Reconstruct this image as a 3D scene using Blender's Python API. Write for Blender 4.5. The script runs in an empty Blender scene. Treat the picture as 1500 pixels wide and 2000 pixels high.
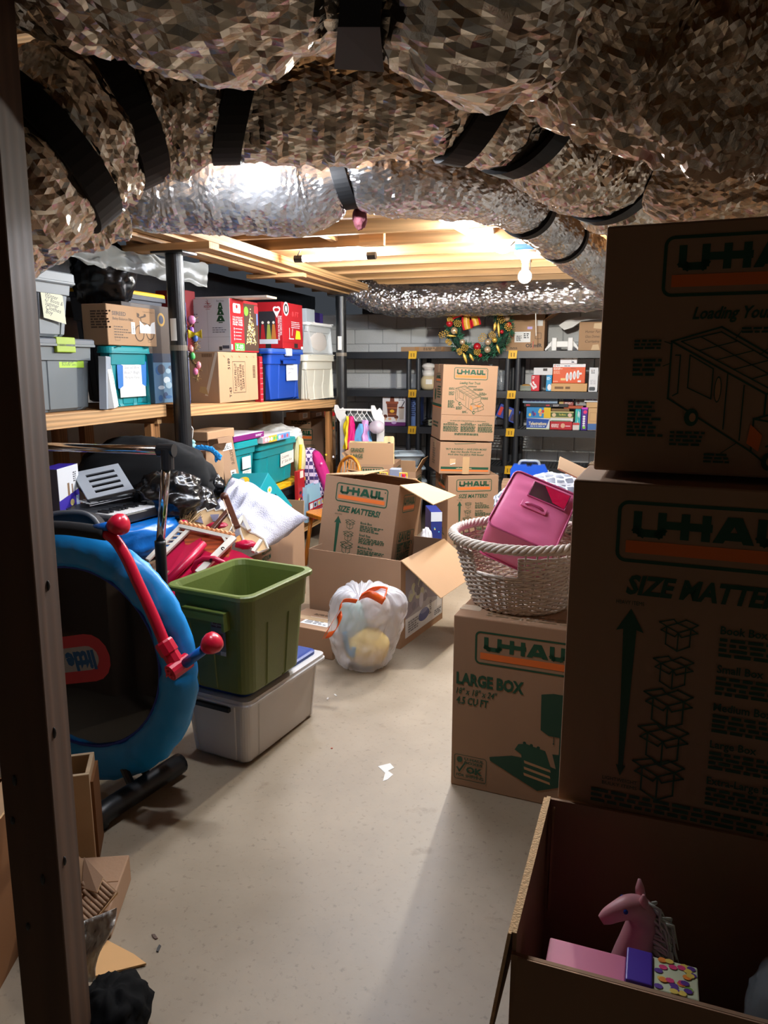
import bpy, bmesh, math, random
from mathutils import Vector, Matrix, noise

# ------------------------------------------------------------------ camera, world, exposure
sc = bpy.context.scene
col = sc.collection
RN = random.Random(11)
FPX, PITCH, CAMH = 1440.0, math.radians(11.3), 1.43
CP, SP = math.cos(PITCH), math.sin(PITCH)
cam_data = bpy.data.cameras.new('camera')
cam_data.sensor_fit = 'VERTICAL'
cam_data.sensor_height = 36.0
cam_data.lens = 36.0 * FPX / 2000.0
cam_data.clip_start = 0.02
cam = bpy.data.objects.new('camera', cam_data)
col.objects.link(cam)
cam.location = (0, 0, CAMH)
cam.rotation_euler = (math.pi / 2 - PITCH, 0, 0)
sc.camera = cam
world = bpy.data.worlds.new('basement_air')
sc.world = world
world.use_nodes = True
world.node_tree.nodes['Background'].inputs[0].default_value = (0.75, 0.85, 1.0, 1)
world.node_tree.nodes['Background'].inputs[1].default_value = 0.045
sc.view_settings.view_transform = 'Standard'
sc.view_settings.look = 'None'
sc.view_settings.gamma = 1.0
sc.view_settings.use_curve_mapping = False
sc.view_settings.exposure = 0.38
sc.cycles.max_bounces = 9
sc.cycles.diffuse_bounces = 6
sc.cycles.transparent_max_bounces = 12
sc.cycles.sample_clamp_indirect = 6.0
sc.cycles.caustics_reflective = False
sc.cycles.caustics_refractive = False
TUBE_POWER = 36.0
STRIP_POWER = 80.0
HIDDEN_POWER = 32.0
BULB_POWER = 115.0

# ------------------------------------------------------------------ pixels to places
def ray(px, py):
    x = (px - 750) / FPX
    t = (1000 - py) / FPX
    return Vector((x, CP + t * SP, -SP + t * CP))
def at(px, py, D):
    r = ray(px, py)
    return Vector((0, 0, CAMH)) + r * (D / r.y)
def hit(px, py, z=0.0):
    r = ray(px, py)
    return Vector((0, 0, CAMH)) + r * ((z - CAMH) / r.z)
def zat(py, Y):
    t = (1000 - py) / FPX
    return CAMH + Y * (t * CP - SP) / (CP + t * SP)
def xat(px, Y, z):
    return (px - 750) / FPX * (Y * CP - (z - CAMH) * SP)

# ------------------------------------------------------------------ materials
def lin(c):
    c = c / 255.0
    return c / 12.92 if c <= 0.04045 else ((c + 0.055) / 1.055) ** 2.4
def L3(c):
    return (lin(c[0]), lin(c[1]), lin(c[2]), 1.0)
MATS = {}
def mat(name, c, rough=0.6, metal=0.0, var=0.12, vscale=6.0, bump=0.0, bscale=60.0, stretch=(1, 1, 1), emis=0.0, alpha=1.0, trans=0.0, coat=0.0, spec=0.5, sss=0.0):
    if name in MATS:
        return MATS[name]
    m = bpy.data.materials.new(name)
    m.use_nodes = True
    nt = m.node_tree
    N, K = nt.nodes, nt.links
    b = N['Principled BSDF']
    b.inputs['Roughness'].default_value = rough
    b.inputs['Metallic'].default_value = metal
    b.inputs['Specular IOR Level'].default_value = spec
    b.inputs['Coat Weight'].default_value = coat
    b.inputs['Alpha'].default_value = alpha
    b.inputs['Transmission Weight'].default_value = trans
    rgb = L3(c)
    if emis:
        b.inputs['Emission Color'].default_value = rgb
        b.inputs['Emission Strength'].default_value = emis
    tc = N.new('ShaderNodeTexCoord')
    mp = N.new('ShaderNodeMapping')
    mp.inputs['Scale'].default_value = stretch
    K.new(tc.outputs['Object'], mp.inputs['Vector'])
    if var:
        n = N.new('ShaderNodeTexNoise')
        n.inputs['Scale'].default_value = vscale
        n.inputs['Detail'].default_value = 5
        K.new(mp.outputs[0], n.inputs['Vector'])
        mx = N.new('ShaderNodeMix')
        mx.data_type = 'RGBA'
        mx.inputs[6].default_value = tuple(v * (1 - var) for v in rgb[:3]) + (1,)
        mx.inputs[7].default_value = tuple(min(1, v * (1 + var)) for v in rgb[:3]) + (1,)
        K.new(n.outputs['Fac'], mx.inputs[0])
        K.new(mx.outputs[2], b.inputs['Base Color'])
    else:
        b.inputs['Base Color'].default_value = rgb
    if bump:
        n2 = N.new('ShaderNodeTexNoise')
        n2.inputs['Scale'].default_value = bscale
        n2.inputs['Detail'].default_value = 4
        K.new(mp.outputs[0], n2.inputs['Vector'])
        bp = N.new('ShaderNodeBump')
        bp.inputs['Strength'].default_value = bump
        bp.inputs['Distance'].default_value = 0.01
        K.new(n2.outputs['Fac'], bp.inputs['Height'])
        K.new(bp.outputs[0], b.inputs['Normal'])
    MATS[name] = m
    return m
def ink(c, rough=0.55):
    return mat('ink_%d_%d_%d' % tuple(c), c, rough=rough, var=0)
def nodes_of(m):
    return m.node_tree.nodes, m.node_tree.links, m.node_tree.nodes['Principled BSDF']

def concrete_mat():
    m = mat('troweled_concrete', (168, 154, 134), rough=0.5, var=0, spec=0.5)
    N, K, b = nodes_of(m)
    tc = N.new('ShaderNodeTexCoord')
    def nz(scale, detail, lo, hi, c0, c1):
        n = N.new('ShaderNodeTexNoise'); n.inputs['Scale'].default_value = scale; n.inputs['Detail'].default_value = detail
        n.inputs['Roughness'].default_value = 0.6
        K.new(tc.outputs['Object'], n.inputs['Vector'])
        r = N.new('ShaderNodeValToRGB')
        r.color_ramp.elements[0].position = lo; r.color_ramp.elements[1].position = hi
        r.color_ramp.elements[0].color = c0; r.color_ramp.elements[1].color = c1
        K.new(n.outputs['Fac'], r.inputs[0])
        return n, r
    n1, r1 = nz(1.7, 6, .3, .7, L3((128, 114, 95)), L3((158, 143, 122)))
    n2, r2 = nz(55, 4, .3, .42, (0.72, 0.70, 0.68, 1), (1, 1, 1, 1))
    n3, r3 = nz(7, 7, .28, .36, (0.62, 0.57, 0.52, 1), (1, 1, 1, 1))
    mult = N.new('ShaderNodeMix'); mult.data_type = 'RGBA'; mult.blend_type = 'MULTIPLY'; mult.inputs[0].default_value = 1
    K.new(r1.outputs[0], mult.inputs[6]); K.new(r2.outputs[0], mult.inputs[7])
    m2 = N.new('ShaderNodeMix'); m2.data_type = 'RGBA'; m2.blend_type = 'MULTIPLY'; m2.inputs[0].default_value = 0.7
    K.new(mult.outputs[2], m2.inputs[6]); K.new(r3.outputs[0], m2.inputs[7])
    K.new(m2.outputs[2], b.inputs['Base Color'])
    rr = N.new('ShaderNodeMapRange'); rr.inputs[3].default_value = 0.34; rr.inputs[4].default_value = 0.66
    K.new(n1.outputs['Fac'], rr.inputs[0]); K.new(rr.outputs[0], b.inputs['Roughness'])
    bp = N.new('ShaderNodeBump'); bp.inputs['Strength'].default_value = 0.12; bp.inputs['Distance'].default_value = 0.01
    K.new(n3.outputs['Fac'], bp.inputs['Height']); K.new(bp.outputs[0], b.inputs['Normal'])
    return m
def wood_mat(name, c, dark=0.62, scale=5.0, axis=0, rough=0.6):
    m = mat(name, c, rough=rough, var=0)
    N, K, b = nodes_of(m)
    tc = N.new('ShaderNodeTexCoord'); mp = N.new('ShaderNodeMapping')
    s = [scale * 3, scale * 3, scale * 3]; s[axis] = scale * 0.16
    mp.inputs['Scale'].default_value = s
    K.new(tc.outputs['Object'], mp.inputs['Vector'])
    n = N.new('ShaderNodeTexNoise'); n.inputs['Scale'].default_value = 2.2; n.inputs['Detail'].default_value = 6; n.inputs['Distortion'].default_value = 0.8
    K.new(mp.outputs[0], n.inputs['Vector'])
    w = N.new('ShaderNodeTexWave'); w.inputs['Scale'].default_value = 1.1; w.inputs['Distortion'].default_value = 6; w.inputs['Detail'].default_value = 3
    w.bands_direction = 'Y' if axis != 1 else 'Z'
    K.new(mp.outputs[0], w.inputs['Vector'])
    ad = N.new('ShaderNodeMath'); ad.operation = 'MULTIPLY'
    K.new(n.outputs['Fac'], ad.inputs[0]); K.new(w.outputs['Fac'], ad.inputs[1])
    r = N.new('ShaderNodeValToRGB')
    rgb = L3(c)
    r.color_ramp.elements[0].color = tuple(v * dark for v in rgb[:3]) + (1,)
    r.color_ramp.elements[1].color = tuple(min(1, v * 1.15) for v in rgb[:3]) + (1,)
    r.color_ramp.elements[1].position = 0.55
    K.new(ad.outputs[0], r.inputs[0]); K.new(r.outputs[0], b.inputs['Base Color'])
    bp = N.new('ShaderNodeBump'); bp.inputs['Strength'].default_value = 0.15; bp.inputs['Distance'].default_value = 0.004
    K.new(ad.outputs[0], bp.inputs['Height']); K.new(bp.outputs[0], b.inputs['Normal'])
    return m
def foil_mat(name, c, stretch=(1, 1, 1), rough=0.26, bump=0.8, scale=14.0):
    m = mat(name, c, rough=rough, metal=0.94, var=0)
    N, K, b = nodes_of(m)
    tc = N.new('ShaderNodeTexCoord'); mp = N.new('ShaderNodeMapping'); mp.inputs['Scale'].default_value = stretch
    K.new(tc.outputs['Object'], mp.inputs['Vector'])
    v = N.new('ShaderNodeTexVoronoi'); v.inputs['Scale'].default_value = scale; v.feature = 'F1'; v.distance = 'MANHATTAN'
    n = N.new('ShaderNodeTexNoise'); n.inputs['Scale'].default_value = scale * 1.4; n.inputs['Detail'].default_value = 7; n.inputs['Roughness'].default_value = 0.62; n.inputs['Distortion'].default_value = 1.6
    n3 = N.new('ShaderNodeTexNoise'); n3.inputs['Scale'].default_value = 2.6; n3.inputs['Detail'].default_value = 4
    K.new(tc.outputs['Object'], n3.inputs['Vector'])
    K.new(mp.outputs[0], n.inputs['Vector'])
    mx = N.new('ShaderNodeVectorMath'); mx.operation = 'ADD'
    K.new(mp.outputs[0], mx.inputs[0])
    sc_ = N.new('ShaderNodeVectorMath'); sc_.operation = 'SCALE'; sc_.inputs['Scale'].default_value = 0.12
    K.new(n.outputs['Color'], sc_.inputs[0]); K.new(sc_.outputs[0], mx.inputs[1])
    K.new(mx.outputs[0], v.inputs['Vector'])
    ad = N.new('ShaderNodeMath'); ad.operation = 'ADD'
    K.new(v.outputs['Distance'], ad.inputs[0]); K.new(n.outputs['Fac'], ad.inputs[1])
    bp = N.new('ShaderNodeBump'); bp.inputs['Strength'].default_value = bump; bp.inputs['Distance'].default_value = 0.02
    K.new(ad.outputs[0], bp.inputs['Height']); K.new(bp.outputs[0], b.inputs['Normal'])
    r = N.new('ShaderNodeValToRGB')
    rgb = L3(c)
    r.color_ramp.elements[0].position = 0.35; r.color_ramp.elements[1].position = 0.62
    r.color_ramp.elements[0].color = tuple(q * 0.62 for q in rgb[:3]) + (1,)
    r.color_ramp.elements[1].color = rgb
    e = r.color_ramp.elements.new(0.68); e.color = rgb
    e = r.color_ramp.elements.new(0.72); e.color = L3((190, 120, 135))
    e = r.color_ramp.elements.new(0.76); e.color = rgb
    K.new(n3.outputs['Fac'], r.inputs[0]); K.new(r.outputs[0], b.inputs['Base Color'])
    return m
def sheer_mat(name, c, alpha=0.5, rough=0.25, bump=0.3, bscale=30, stretch=(1, 1, 1)):
    m = mat(name, c, rough=rough, var=0.08, bump=bump, bscale=bscale, stretch=stretch, alpha=alpha)
    return m

KRAFT = mat('kraft_cardboard', (160, 128, 102), rough=0.85, var=0.07, vscale=5, bump=0.06, bscale=90, stretch=(1, 1, 0.1), spec=0.2)
KRAFT2 = mat('pale_kraft_cardboard', (176, 142, 110), rough=0.85, var=0.07, vscale=5, bump=0.06, bscale=90, stretch=(1, 1, 0.1), spec=0.2)
KRAFTIN = mat('inner_kraft_cardboard', (172, 138, 106), rough=0.9, var=0.06, vscale=4, bump=0.05, bscale=80, stretch=(0.1, 1, 1), spec=0.15)
KRAFTE = mat('cut_cardboard_edge', (205, 170, 128), rough=0.9, var=0.2, vscale=160, bump=0.5, bscale=240, spec=0.1)
KDARK = mat('brown_cardboard', (118, 80, 50), rough=0.85, var=0.1, vscale=5, spec=0.2)
TAPE = mat('clear_packing_tape', (196, 168, 132), rough=0.18, var=0.12, vscale=20, bump=0.25, bscale=45, spec=0.7)
GREEN_INK = (20, 72, 48)
ORANGE_INK = (226, 112, 44)
BLACK = mat('black_plastic', (20, 21, 23), rough=0.42, var=0.1)
WHITE = mat('white_plastic', (226, 226, 224), rough=0.4, var=0.04)
PAPER = mat('white_paper', (232, 230, 222), rough=0.8, var=0.05, vscale=20)
CHROME = mat('chrome_tube', (210, 210, 214), rough=0.12, metal=1.0, var=0.05)
PINE = wood_mat('pine_lumber', (196, 152, 102), axis=0)
PINE_Y = wood_mat('pine_lumber_lengthwise', (196, 152, 102), axis=1)
PINE_Z = wood_mat('pine_upright', (176, 122, 72), axis=2)
OLDWOOD = wood_mat('old_brown_stud', (82, 56, 38), axis=2, rough=0.7, dark=.75, scale=3.0)
PLY = wood_mat('plywood', (170, 122, 72), axis=1)
SUBFLOOR = wood_mat('subfloor_board', (150, 104, 58), axis=1)
FOIL = foil_mat('crumpled_foil', (232, 221, 205), rough=.11, bump=.10, scale=34)
FOIL_BRIGHT = foil_mat('bright_foil', (226, 226, 228), rough=0.11, bump=0.12, scale=34)
FOIL_SOFT = foil_mat('soft_creased_foil', (206, 188, 166), rough=0.14, bump=0.15, scale=24)
STRAP = mat('black_hanger_strap', (9, 10, 12), rough=0.6, var=0.1, spec=0.3)

# ------------------------------------------------------------------ scene objects
def tag(o, label, cat, group=None, kind=None):
    if label: o['label'] = label
    if cat: o['category'] = cat
    if group: o['group'] = group
    if kind: o['kind'] = kind
    return o
def thing(name, label, cat, loc=(0, 0, 0), rz=0.0, group=None, rot=None):
    o = bpy.data.objects.new(name, None)
    o.empty_display_size = 0.05
    col.objects.link(o)
    o.location = loc
    o.rotation_euler = rot if rot else (0, 0, rz)
    return tag(o, label, cat, group)

class MB:
    """collects faces; build() links them as one mesh object"""
    def __init__(s):
        s.V, s.F, s.I = [], [], []
    def v(s, p):
        s.V.append(tuple(p)); return len(s.V) - 1
    def face(s, pts, m=0):
        s.F.append([s.v(p) for p in pts]); s.I.append(m)
    def box(s, x0, x1, y0, y1, z0, z1, m=0, M=None):
        P = [Vector((x, y, z)) for z in (z0, z1) for y in (y0, y1) for x in (x0, x1)]
        if M: P = [M @ p for p in P]
        k = [s.v(p) for p in P]
        for f in ((0, 2, 3, 1), (4, 5, 7, 6), (0, 1, 5, 4), (2, 6, 7, 3), (0, 4, 6, 2), (1, 3, 7, 5)):
            s.F.append([k[i] for i in f]); s.I.append(m)
        return s
    def bar(s, a, b, w, t, m=0, up=(0, 0, 1)):
        """a rectangular bar from a to b: w across, t along up"""
        a, b = Vector(a), Vector(b); d = (b - a); ln = d.length; d.normalize()
        u = Vector(up); x = d.cross(u)
        if x.length < 1e-5: x = d.cross(Vector((1, 0, 0)))
        x.normalize(); u = x.cross(d)
        M = Matrix((( x.x, d.x, u.x, a.x), (x.y, d.y, u.y, a.y), (x.z, d.z, u.z, a.z), (0, 0, 0, 1)))
        return s.box(-w / 2, w / 2, 0, ln, -t / 2, t / 2, m, M)
    def loft(s, rings, m=0, close=True, cap0=False, cap1=False, endless=False):
        ids = [[s.v(p) for p in r] for r in rings]
        n = len(ids[0])
        pairs = list(zip(ids[:-1], ids[1:]))
        if endless: pairs.append((ids[-1], ids[0]))
        for A, B in pairs:
            for i in range(n if close else n - 1):
                j = (i + 1) % n
                s.F.append([A[i], A[j], B[j], B[i]]); s.I.append(m)
        if cap0: s.F.append(ids[0][::-1]); s.I.append(m)
        if cap1: s.F.append(ids[-1]); s.I.append(m)
        return s
    def tube(s, path, r, seg=8, m=0, caps=True, closed=False):
        P = [Vector(p) for p in path]; n = len(P)
        rs = r if isinstance(r, (list, tuple)) else [r] * n
        rings = []; x = None
        for i, p in enumerate(P):
            d = (P[(i + 1) % n] - P[i - 1]) if closed else (P[min(i + 1, n - 1)] - P[max(i - 1, 0)])
            d.normalize()
            if x is None:
                x = d.cross(Vector((0, 0, 1)))
                if x.length < 1e-3: x = d.cross(Vector((1, 0, 0)))
            x = x - d * x.dot(d); x.normalize(); y = d.cross(x)
            rings.append([p + (x * math.cos(2 * math.pi * k / seg) + y * math.sin(2 * math.pi * k / seg)) * rs[i] for k in range(seg)])
        return s.loft(rings, m, True, caps and not closed, caps and not closed, endless=closed)
    def lathe(s, prof, seg=24, m=0, c=(0, 0, 0), axis=None):
        rings = []
        Mx = Matrix.Identity(3)
        if axis is not None:
            Mx = Vector((0, 0, 1)).rotation_difference(Vector(axis)).to_matrix()
        for r, z in prof:
            rings.append([Vector(c) + Mx @ Vector((r * math.cos(2 * math.pi * k / seg), r * math.sin(2 * math.pi * k / seg), z)) for k in range(seg)])
        return s.loft(rings, m, True, True, True)
    def ball(s, c, r, seg=14, rings=8, m=0):
        r3 = r if isinstance(r, (list, tuple)) else (r, r, r)
        R = []
        for i in range(rings + 1):
            a = -math.pi / 2 + math.pi * (0.02 + 0.96 * i / rings)
            R.append([(c[0] + r3[0] * math.cos(a) * math.cos(2 * math.pi * k / seg), c[1] + r3[1] * math.cos(a) * math.sin(2 * math.pi * k / seg), c[2] + r3[2] * math.sin(a)) for k in range(seg)])
        return s.loft(R, m, True, True, True)
    def slab(s, poly, n, t, m=0, m2=None):
        """flat polygon (3-D points) thickened by t along n"""
        n = Vector(n) * t
        A = [Vector(p) for p in poly]; B = [p + n for p in A]
        s.face(B, m); s.face(A[::-1], m)
        k = len(A)
        for i in range(k):
            s.face([A[i], A[(i + 1) % k], B[(i + 1) % k], B[i]], m if m2 is None else m2)
        return s
    def grid(s, fn, nu, nv, m=0):
        rows = [[fn(i / nu, j / nv) for i in range(nu + 1)] for j in range(nv + 1)]
        return s.loft(rows, m, close=False)
    def build(s, name, mats, parent=None, smooth=False, bevel=0.0, solid=0.0, sub=0, weld=False):
        me = bpy.data.meshes.new(name)
        me.from_pydata(s.V, [], s.F)
        if not isinstance(mats, (list, tuple)): mats = [mats]
        for q in mats: me.materials.append(q)
        if len(mats) > 1: me.polygons.foreach_set('material_index', s.I)
        if smooth: me.polygons.foreach_set('use_smooth', [True] * len(me.polygons))
        bm = bmesh.new(); bm.from_mesh(me)
        if weld: bmesh.ops.remove_doubles(bm, verts=bm.verts, dist=1e-5)
        bmesh.ops.recalc_face_normals(bm, faces=bm.faces)
        bm.to_mesh(me); bm.free()
        o = bpy.data.objects.new(name, me)
        col.objects.link(o)
        if parent: o.parent = parent
        if solid:
            q = o.modifiers.new('thickness', 'SOLIDIFY'); q.thickness = solid; q.offset = 0
        if bevel:
            q = o.modifiers.new('bevel', 'BEVEL'); q.width = bevel; q.segments = 2; q.limit_method = 'ANGLE'
        if sub:
            q = o.modifiers.new('smooth', 'SUBSURF'); q.levels = sub; q.render_levels = sub
        return o

def copy_tree(o, parent=None):
    c = o.copy(); col.objects.link(c); c.parent = parent
    for ch in [x for x in o.children]: copy_tree(ch, c)
    return c
def spline(pts, n):
    """Catmull-Rom through pts (tuples of any length), n samples a span"""
    P = [pts[0]] + list(pts) + [pts[-1]]
    out = []
    for i in range(1, len(P) - 2):
        for k in range(n):
            t = k / n
            out.append(tuple(0.5 * (2 * b + (c - a) * t + (2 * a - 5 * b + 4 * c - d) * t * t + (3 * b - a - 3 * c + d) * t ** 3) for a, b, c, d in zip(P[i - 1], P[i], P[i + 1], P[i + 2])))
    out.append(tuple(P[-2]))
    return out
def rrect(w, d, r, n=4, per=1, cx=0, cy=0):
    """rounded rectangle outline with per extra points a side; returns (x, y, side, fraction)"""
    pts = []
    cs = [(w / 2 - r, -d / 2 + r, -90), (w / 2 - r, d / 2 - r, 0), (-w / 2 + r, d / 2 - r, 90), (-w / 2 + r, -d / 2 + r, 180)]
    for q, (x, y, a0) in enumerate(cs):
        for k in range(n + 1):
            a = math.radians(a0 + 90 * k / n)
            pts.append((cx + x + r * math.cos(a), cy + y + r * math.sin(a), -1, 0))
        nx, ny, b0 = cs[(q + 1) % 4]
        a = math.radians(a0 + 90)
        p0 = (x + r * math.cos(a), y + r * math.sin(a)); p1 = (nx + r * math.cos(a), ny + r * math.sin(a))
        for k in range(1, per):
            f = k / per
            pts.append((cx + p0[0] + (p1[0] - p0[0]) * f, cy + p0[1] + (p1[1] - p0[1]) * f, (q + 1) % 4, f))
    return pts

# ------------------------------------------------------------------ placing by a near vertical edge
def cbox(px, pyb, pyt, D, al=None, pxl=None, pxr=None, w=None, d=None, h=None, zb=None):
    """the box whose near vertical edge stands at column px, distance D (feet at row pyb, head at row pyt), front face reaching left to pxl, side face right to pxr"""
    if al is None: al = YAW
    z0 = zat(pyb, D) if zb is None else zb
    X, Y = xat(px, D, z0), D
    dep = lambda k: k * (Y * CP - (z0 - CAMH) * SP)
    ca, sa = math.cos(al), math.sin(al)
    if w is None:
        k = (pxl - 750) / FPX; w = (X - dep(k)) / (ca - k * CP * sa)
    if d is None:
        k = (pxr - 750) / FPX; d = (X - dep(k)) / (sa + k * CP * ca)
    if h is None: h = zat(pyt, Y) - z0
    c = Vector((X, Y, z0)) - Vector((ca, sa, 0)) * (w / 2) + Vector((-sa, ca, 0)) * (d / 2)
    return dict(loc=c, al=al, w=w, d=d, h=h)
def fbase(Lp, Fp, Rp, z, pyt=None, h=None):
    """box from three floor corners in pixels: left, near, right"""
    A, B, C = hit(*Lp, z), hit(*Fp, z), hit(*Rp, z)
    a1 = math.atan2((B - A).y, (B - A).x); a2 = math.atan2((C - B).y, (C - B).x) - math.pi / 2
    al = (a1 + a2) / 2
    w, d = (B - A).length, (C - B).length
    if h is None: h = zat(pyt, B.y) - z
    ca, sa = math.cos(al), math.sin(al)
    c = B - Vector((ca, sa, 0)) * (w / 2) + Vector((-sa, ca, 0)) * (d / 2)
    return dict(loc=Vector((c.x, c.y, z)), al=al, w=w, d=d, h=h)

# ------------------------------------------------------------------ flat print on faces
TXT = {}
def text_mesh(s, bold=0.0):
    k = (s, bold)
    if k in TXT: return TXT[k]
    cu = bpy.data.curves.new('lettering', 'FONT')
    cu.body = s; cu.size = 1.0; cu.offset = bold; cu.resolution_u = 2; cu.fill_mode = 'FRONT'
    o = bpy.data.objects.new('lettering', cu); col.objects.link(o)
    dg = bpy.context.evaluated_depsgraph_get(); dg.update()
    me = o.evaluated_get(dg).to_mesh()
    V = [(v.co.x, v.co.y) for v in me.vertices]; F = [list(p.vertices) for p in me.polygons]
    o.evaluated_get(dg).to_mesh_clear()
    bpy.data.objects.remove(o); bpy.data.curves.remove(cu)
    if V:
        x0 = min(v[0] for v in V); x1 = max(v[0] for v in V); y1 = max(v[1] for v in V)
        V = [(x - x0, y) for x, y in V]
    else:
        x0 = x1 = 0; y1 = 0.7
    TXT[k] = (V, F, x1 - x0, 0.69)
    return TXT[k]
class Pr:
    def __init__(s):
        s.V, s.F, s.C, s.k = [], [], [], 0
    def add(s, pts, faces, c):
        s.k += 1
        o = len(s.V); zz = 0.0007 + 0.00004 * s.k
        s.V += [(x, y, zz) for x, y in pts]
        for f in faces: s.F.append([i + o for i in f]); s.C.append(tuple(c))
    def poly(s, pts, c): s.add(pts, [list(range(len(pts)))], c); return s
    def rect(s, x0, y0, x1, y1, c): return s.poly([(x0, y0), (x1, y0), (x1, y1), (x0, y1)], c)
    def ell(s, cx, cy, rx, ry, c, n=18): return s.poly([(cx + rx * math.cos(2 * math.pi * i / n), cy + ry * math.sin(2 * math.pi * i / n)) for i in range(n)], c)
    def rr(s, x0, y0, x1, y1, r, c):
        return s.poly([(p[0], p[1]) for p in rrect(x1 - x0, y1 - y0, r, 4, 1, (x0 + x1) / 2, (y0 + y1) / 2)], c)
    def frame(s, x0, y0, x1, y1, r, t, c):
        A = [(p[0], p[1]) for p in rrect(x1 - x0, y1 - y0, r, 5, 1, (x0 + x1) / 2, (y0 + y1) / 2)]
        B = [(p[0], p[1]) for p in rrect(x1 - x0 - 2 * t, y1 - y0 - 2 * t, max(r - t, 1e-4), 5, 1, (x0 + x1) / 2, (y0 + y1) / 2)]
        n = len(A)
        s.add(A + B, [[i, (i + 1) % n, n + (i + 1) % n, n + i] for i in range(n)], c); return s
    def line(s, pts, w, c, closed=False):
        P = [Vector(p) for p in pts]; n = len(P)
        for i in range(n if closed else n - 1):
            a, b = P[i], P[(i + 1) % n]; d = b - a
            if d.length < 1e-9: continue
            d.normalize(); q = Vector((-d.y, d.x)) * w / 2; e = d * w / 2
            s.poly([a - e + q, a - e - q, b + e - q, b + e + q], c); s.k -= 1
        s.k += 1
        return s
    def text(s, t, x, y, h, c, bold=0.0, sh=0.0, align='L', fit=None, rot=0, sx=1.0):
        V, F, w, cap = text_mesh(t, bold * (1.3 if h > .03 else .8))
        k = h / cap; kx = k * sx
        if fit and w > 0: kx = fit / w
        W = w * kx
        ox = {'L': 0, 'C': -W / 2, 'R': -W}[align]
        ca, sa = math.cos(rot), math.sin(rot)
        pts = []
        for a, b in V:
            p, q = a * kx + b * k * sh + ox, b * k
            pts.append((x + p * ca - q * sa, y + p * sa + q * ca))
        s.add(pts, F, c); return s
    def par(s, x0, y0, x1, y1, n, c, rag=0.3, fill=0.6):
        """lines of print too small to read"""
        step = (y1 - y0) / n; hh = step * fill
        for i in range(n):
            y = y1 - (i + 1) * step + (step - hh) / 2; x = x0
            end = x1 - (x1 - x0) * RN.random() * rag
            while x < end - hh:
                w = min(hh * RN.uniform(1.6, 5.0), end - x)
                s.rect(x, y, x + w, y + hh, c); s.k -= 1
                x += w + hh * 0.8
        s.k += 1
        return s
    def build(s, parent, o, ex, ey, n, name='printed_design', rough=0.55):
        o, ex, ey, n = Vector(o), Vector(ex), Vector(ey), Vector(n)
        cs = sorted(set(s.C))
        b = MB(); b.V = [tuple(o + ex * x + ey * y + n * z) for x, y, z in s.V]; b.F = s.F; b.I = [cs.index(c) for c in s.C]
        me = bpy.data.meshes.new(name); me.from_pydata(b.V, [], b.F)
        for c in cs: me.materials.append(ink(c, rough))
        me.polygons.foreach_set('material_index', b.I)
        ob = bpy.data.objects.new(name, me); col.objects.link(ob); ob.parent = parent
        return ob
def on(parent, b, face, P, name='printed_design', off=0.0, rough=0.55):
    w, d, h = b['w'], b['d'], b['h']
    fr = {'front': ((-w / 2, -d / 2 - off, 0), (1, 0, 0), (0, 0, 1), (0, -1, 0)),
          'right': ((w / 2 + off, -d / 2, 0), (0, 1, 0), (0, 0, 1), (1, 0, 0)),
          'left': ((-w / 2 - off, d / 2, 0), (0, -1, 0), (0, 0, 1), (-1, 0, 0)),
          'top': ((-w / 2, -d / 2, h + off), (1, 0, 0), (0, 1, 0), (0, 0, 1))}[face]
    return P.build(parent, *fr, name=name, rough=rough)
G, O = GREEN_INK, ORANGE_INK
def logo(P, x0, y0, w, h, g=G, o=O):
    """rounded frame, block capitals with the hyphen running through the H, orange bar"""
    P.frame(x0, y0, x0 + w, y0 + h, 0.16 * h, 0.055 * h, g)
    P.rect(x0 + 0.05 * w, y0 + 0.16 * h, x0 + 0.95 * w, y0 + 0.36 * h, o)
    a, b, lw, lh = x0 + 0.085 * w, y0 + 0.43 * h, 0.83 * w, 0.41 * h
    t = 0.125 * h
    X = lambda f: a + f * lw
    def st(pts): P.line([(X(p) if not isinstance(p, tuple) else p, b + q * lh) for p, q in pts], t, g)
    e = t / 2 / lh
    st([(0.02, 1 - e), (0.02, 0.12 + e), (0.05, e), (0.15, e), (0.165, 0.12 + e), (0.165, 1 - e)])
    st([(0.205, 0.52), (0.43, 0.52)]); st([(0.30, 1 - e), (0.30, e)]); st([(0.42, 1 - e), (0.42, e)])
    P.poly([(X(0.46), b), (X(0.52), b), (X(0.575), b + 0.66 * lh), (X(0.575), b + lh), (X(0.535), b + lh)], g)
    P.poly([(X(0.575), b + lh), (X(0.575), b + 0.66 * lh), (X(0.63), b), (X(0.69), b), (X(0.615), b + lh)], g)
    st([(0.525, 0.27), (0.625, 0.27)])
    st([(0.725, 1 - e), (0.725, 0.12 + e), (0.745, e), (0.82, e), (0.84, 0.12 + e), (0.84, 1 - e)])
    st([(0.90, 1 - e), (0.90, e), (0.985, e)])
    P.ell(x0 + 0.945 * w, y0 + 0.80 * h, 0.012 * w, 0.012 * w, g)
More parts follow.
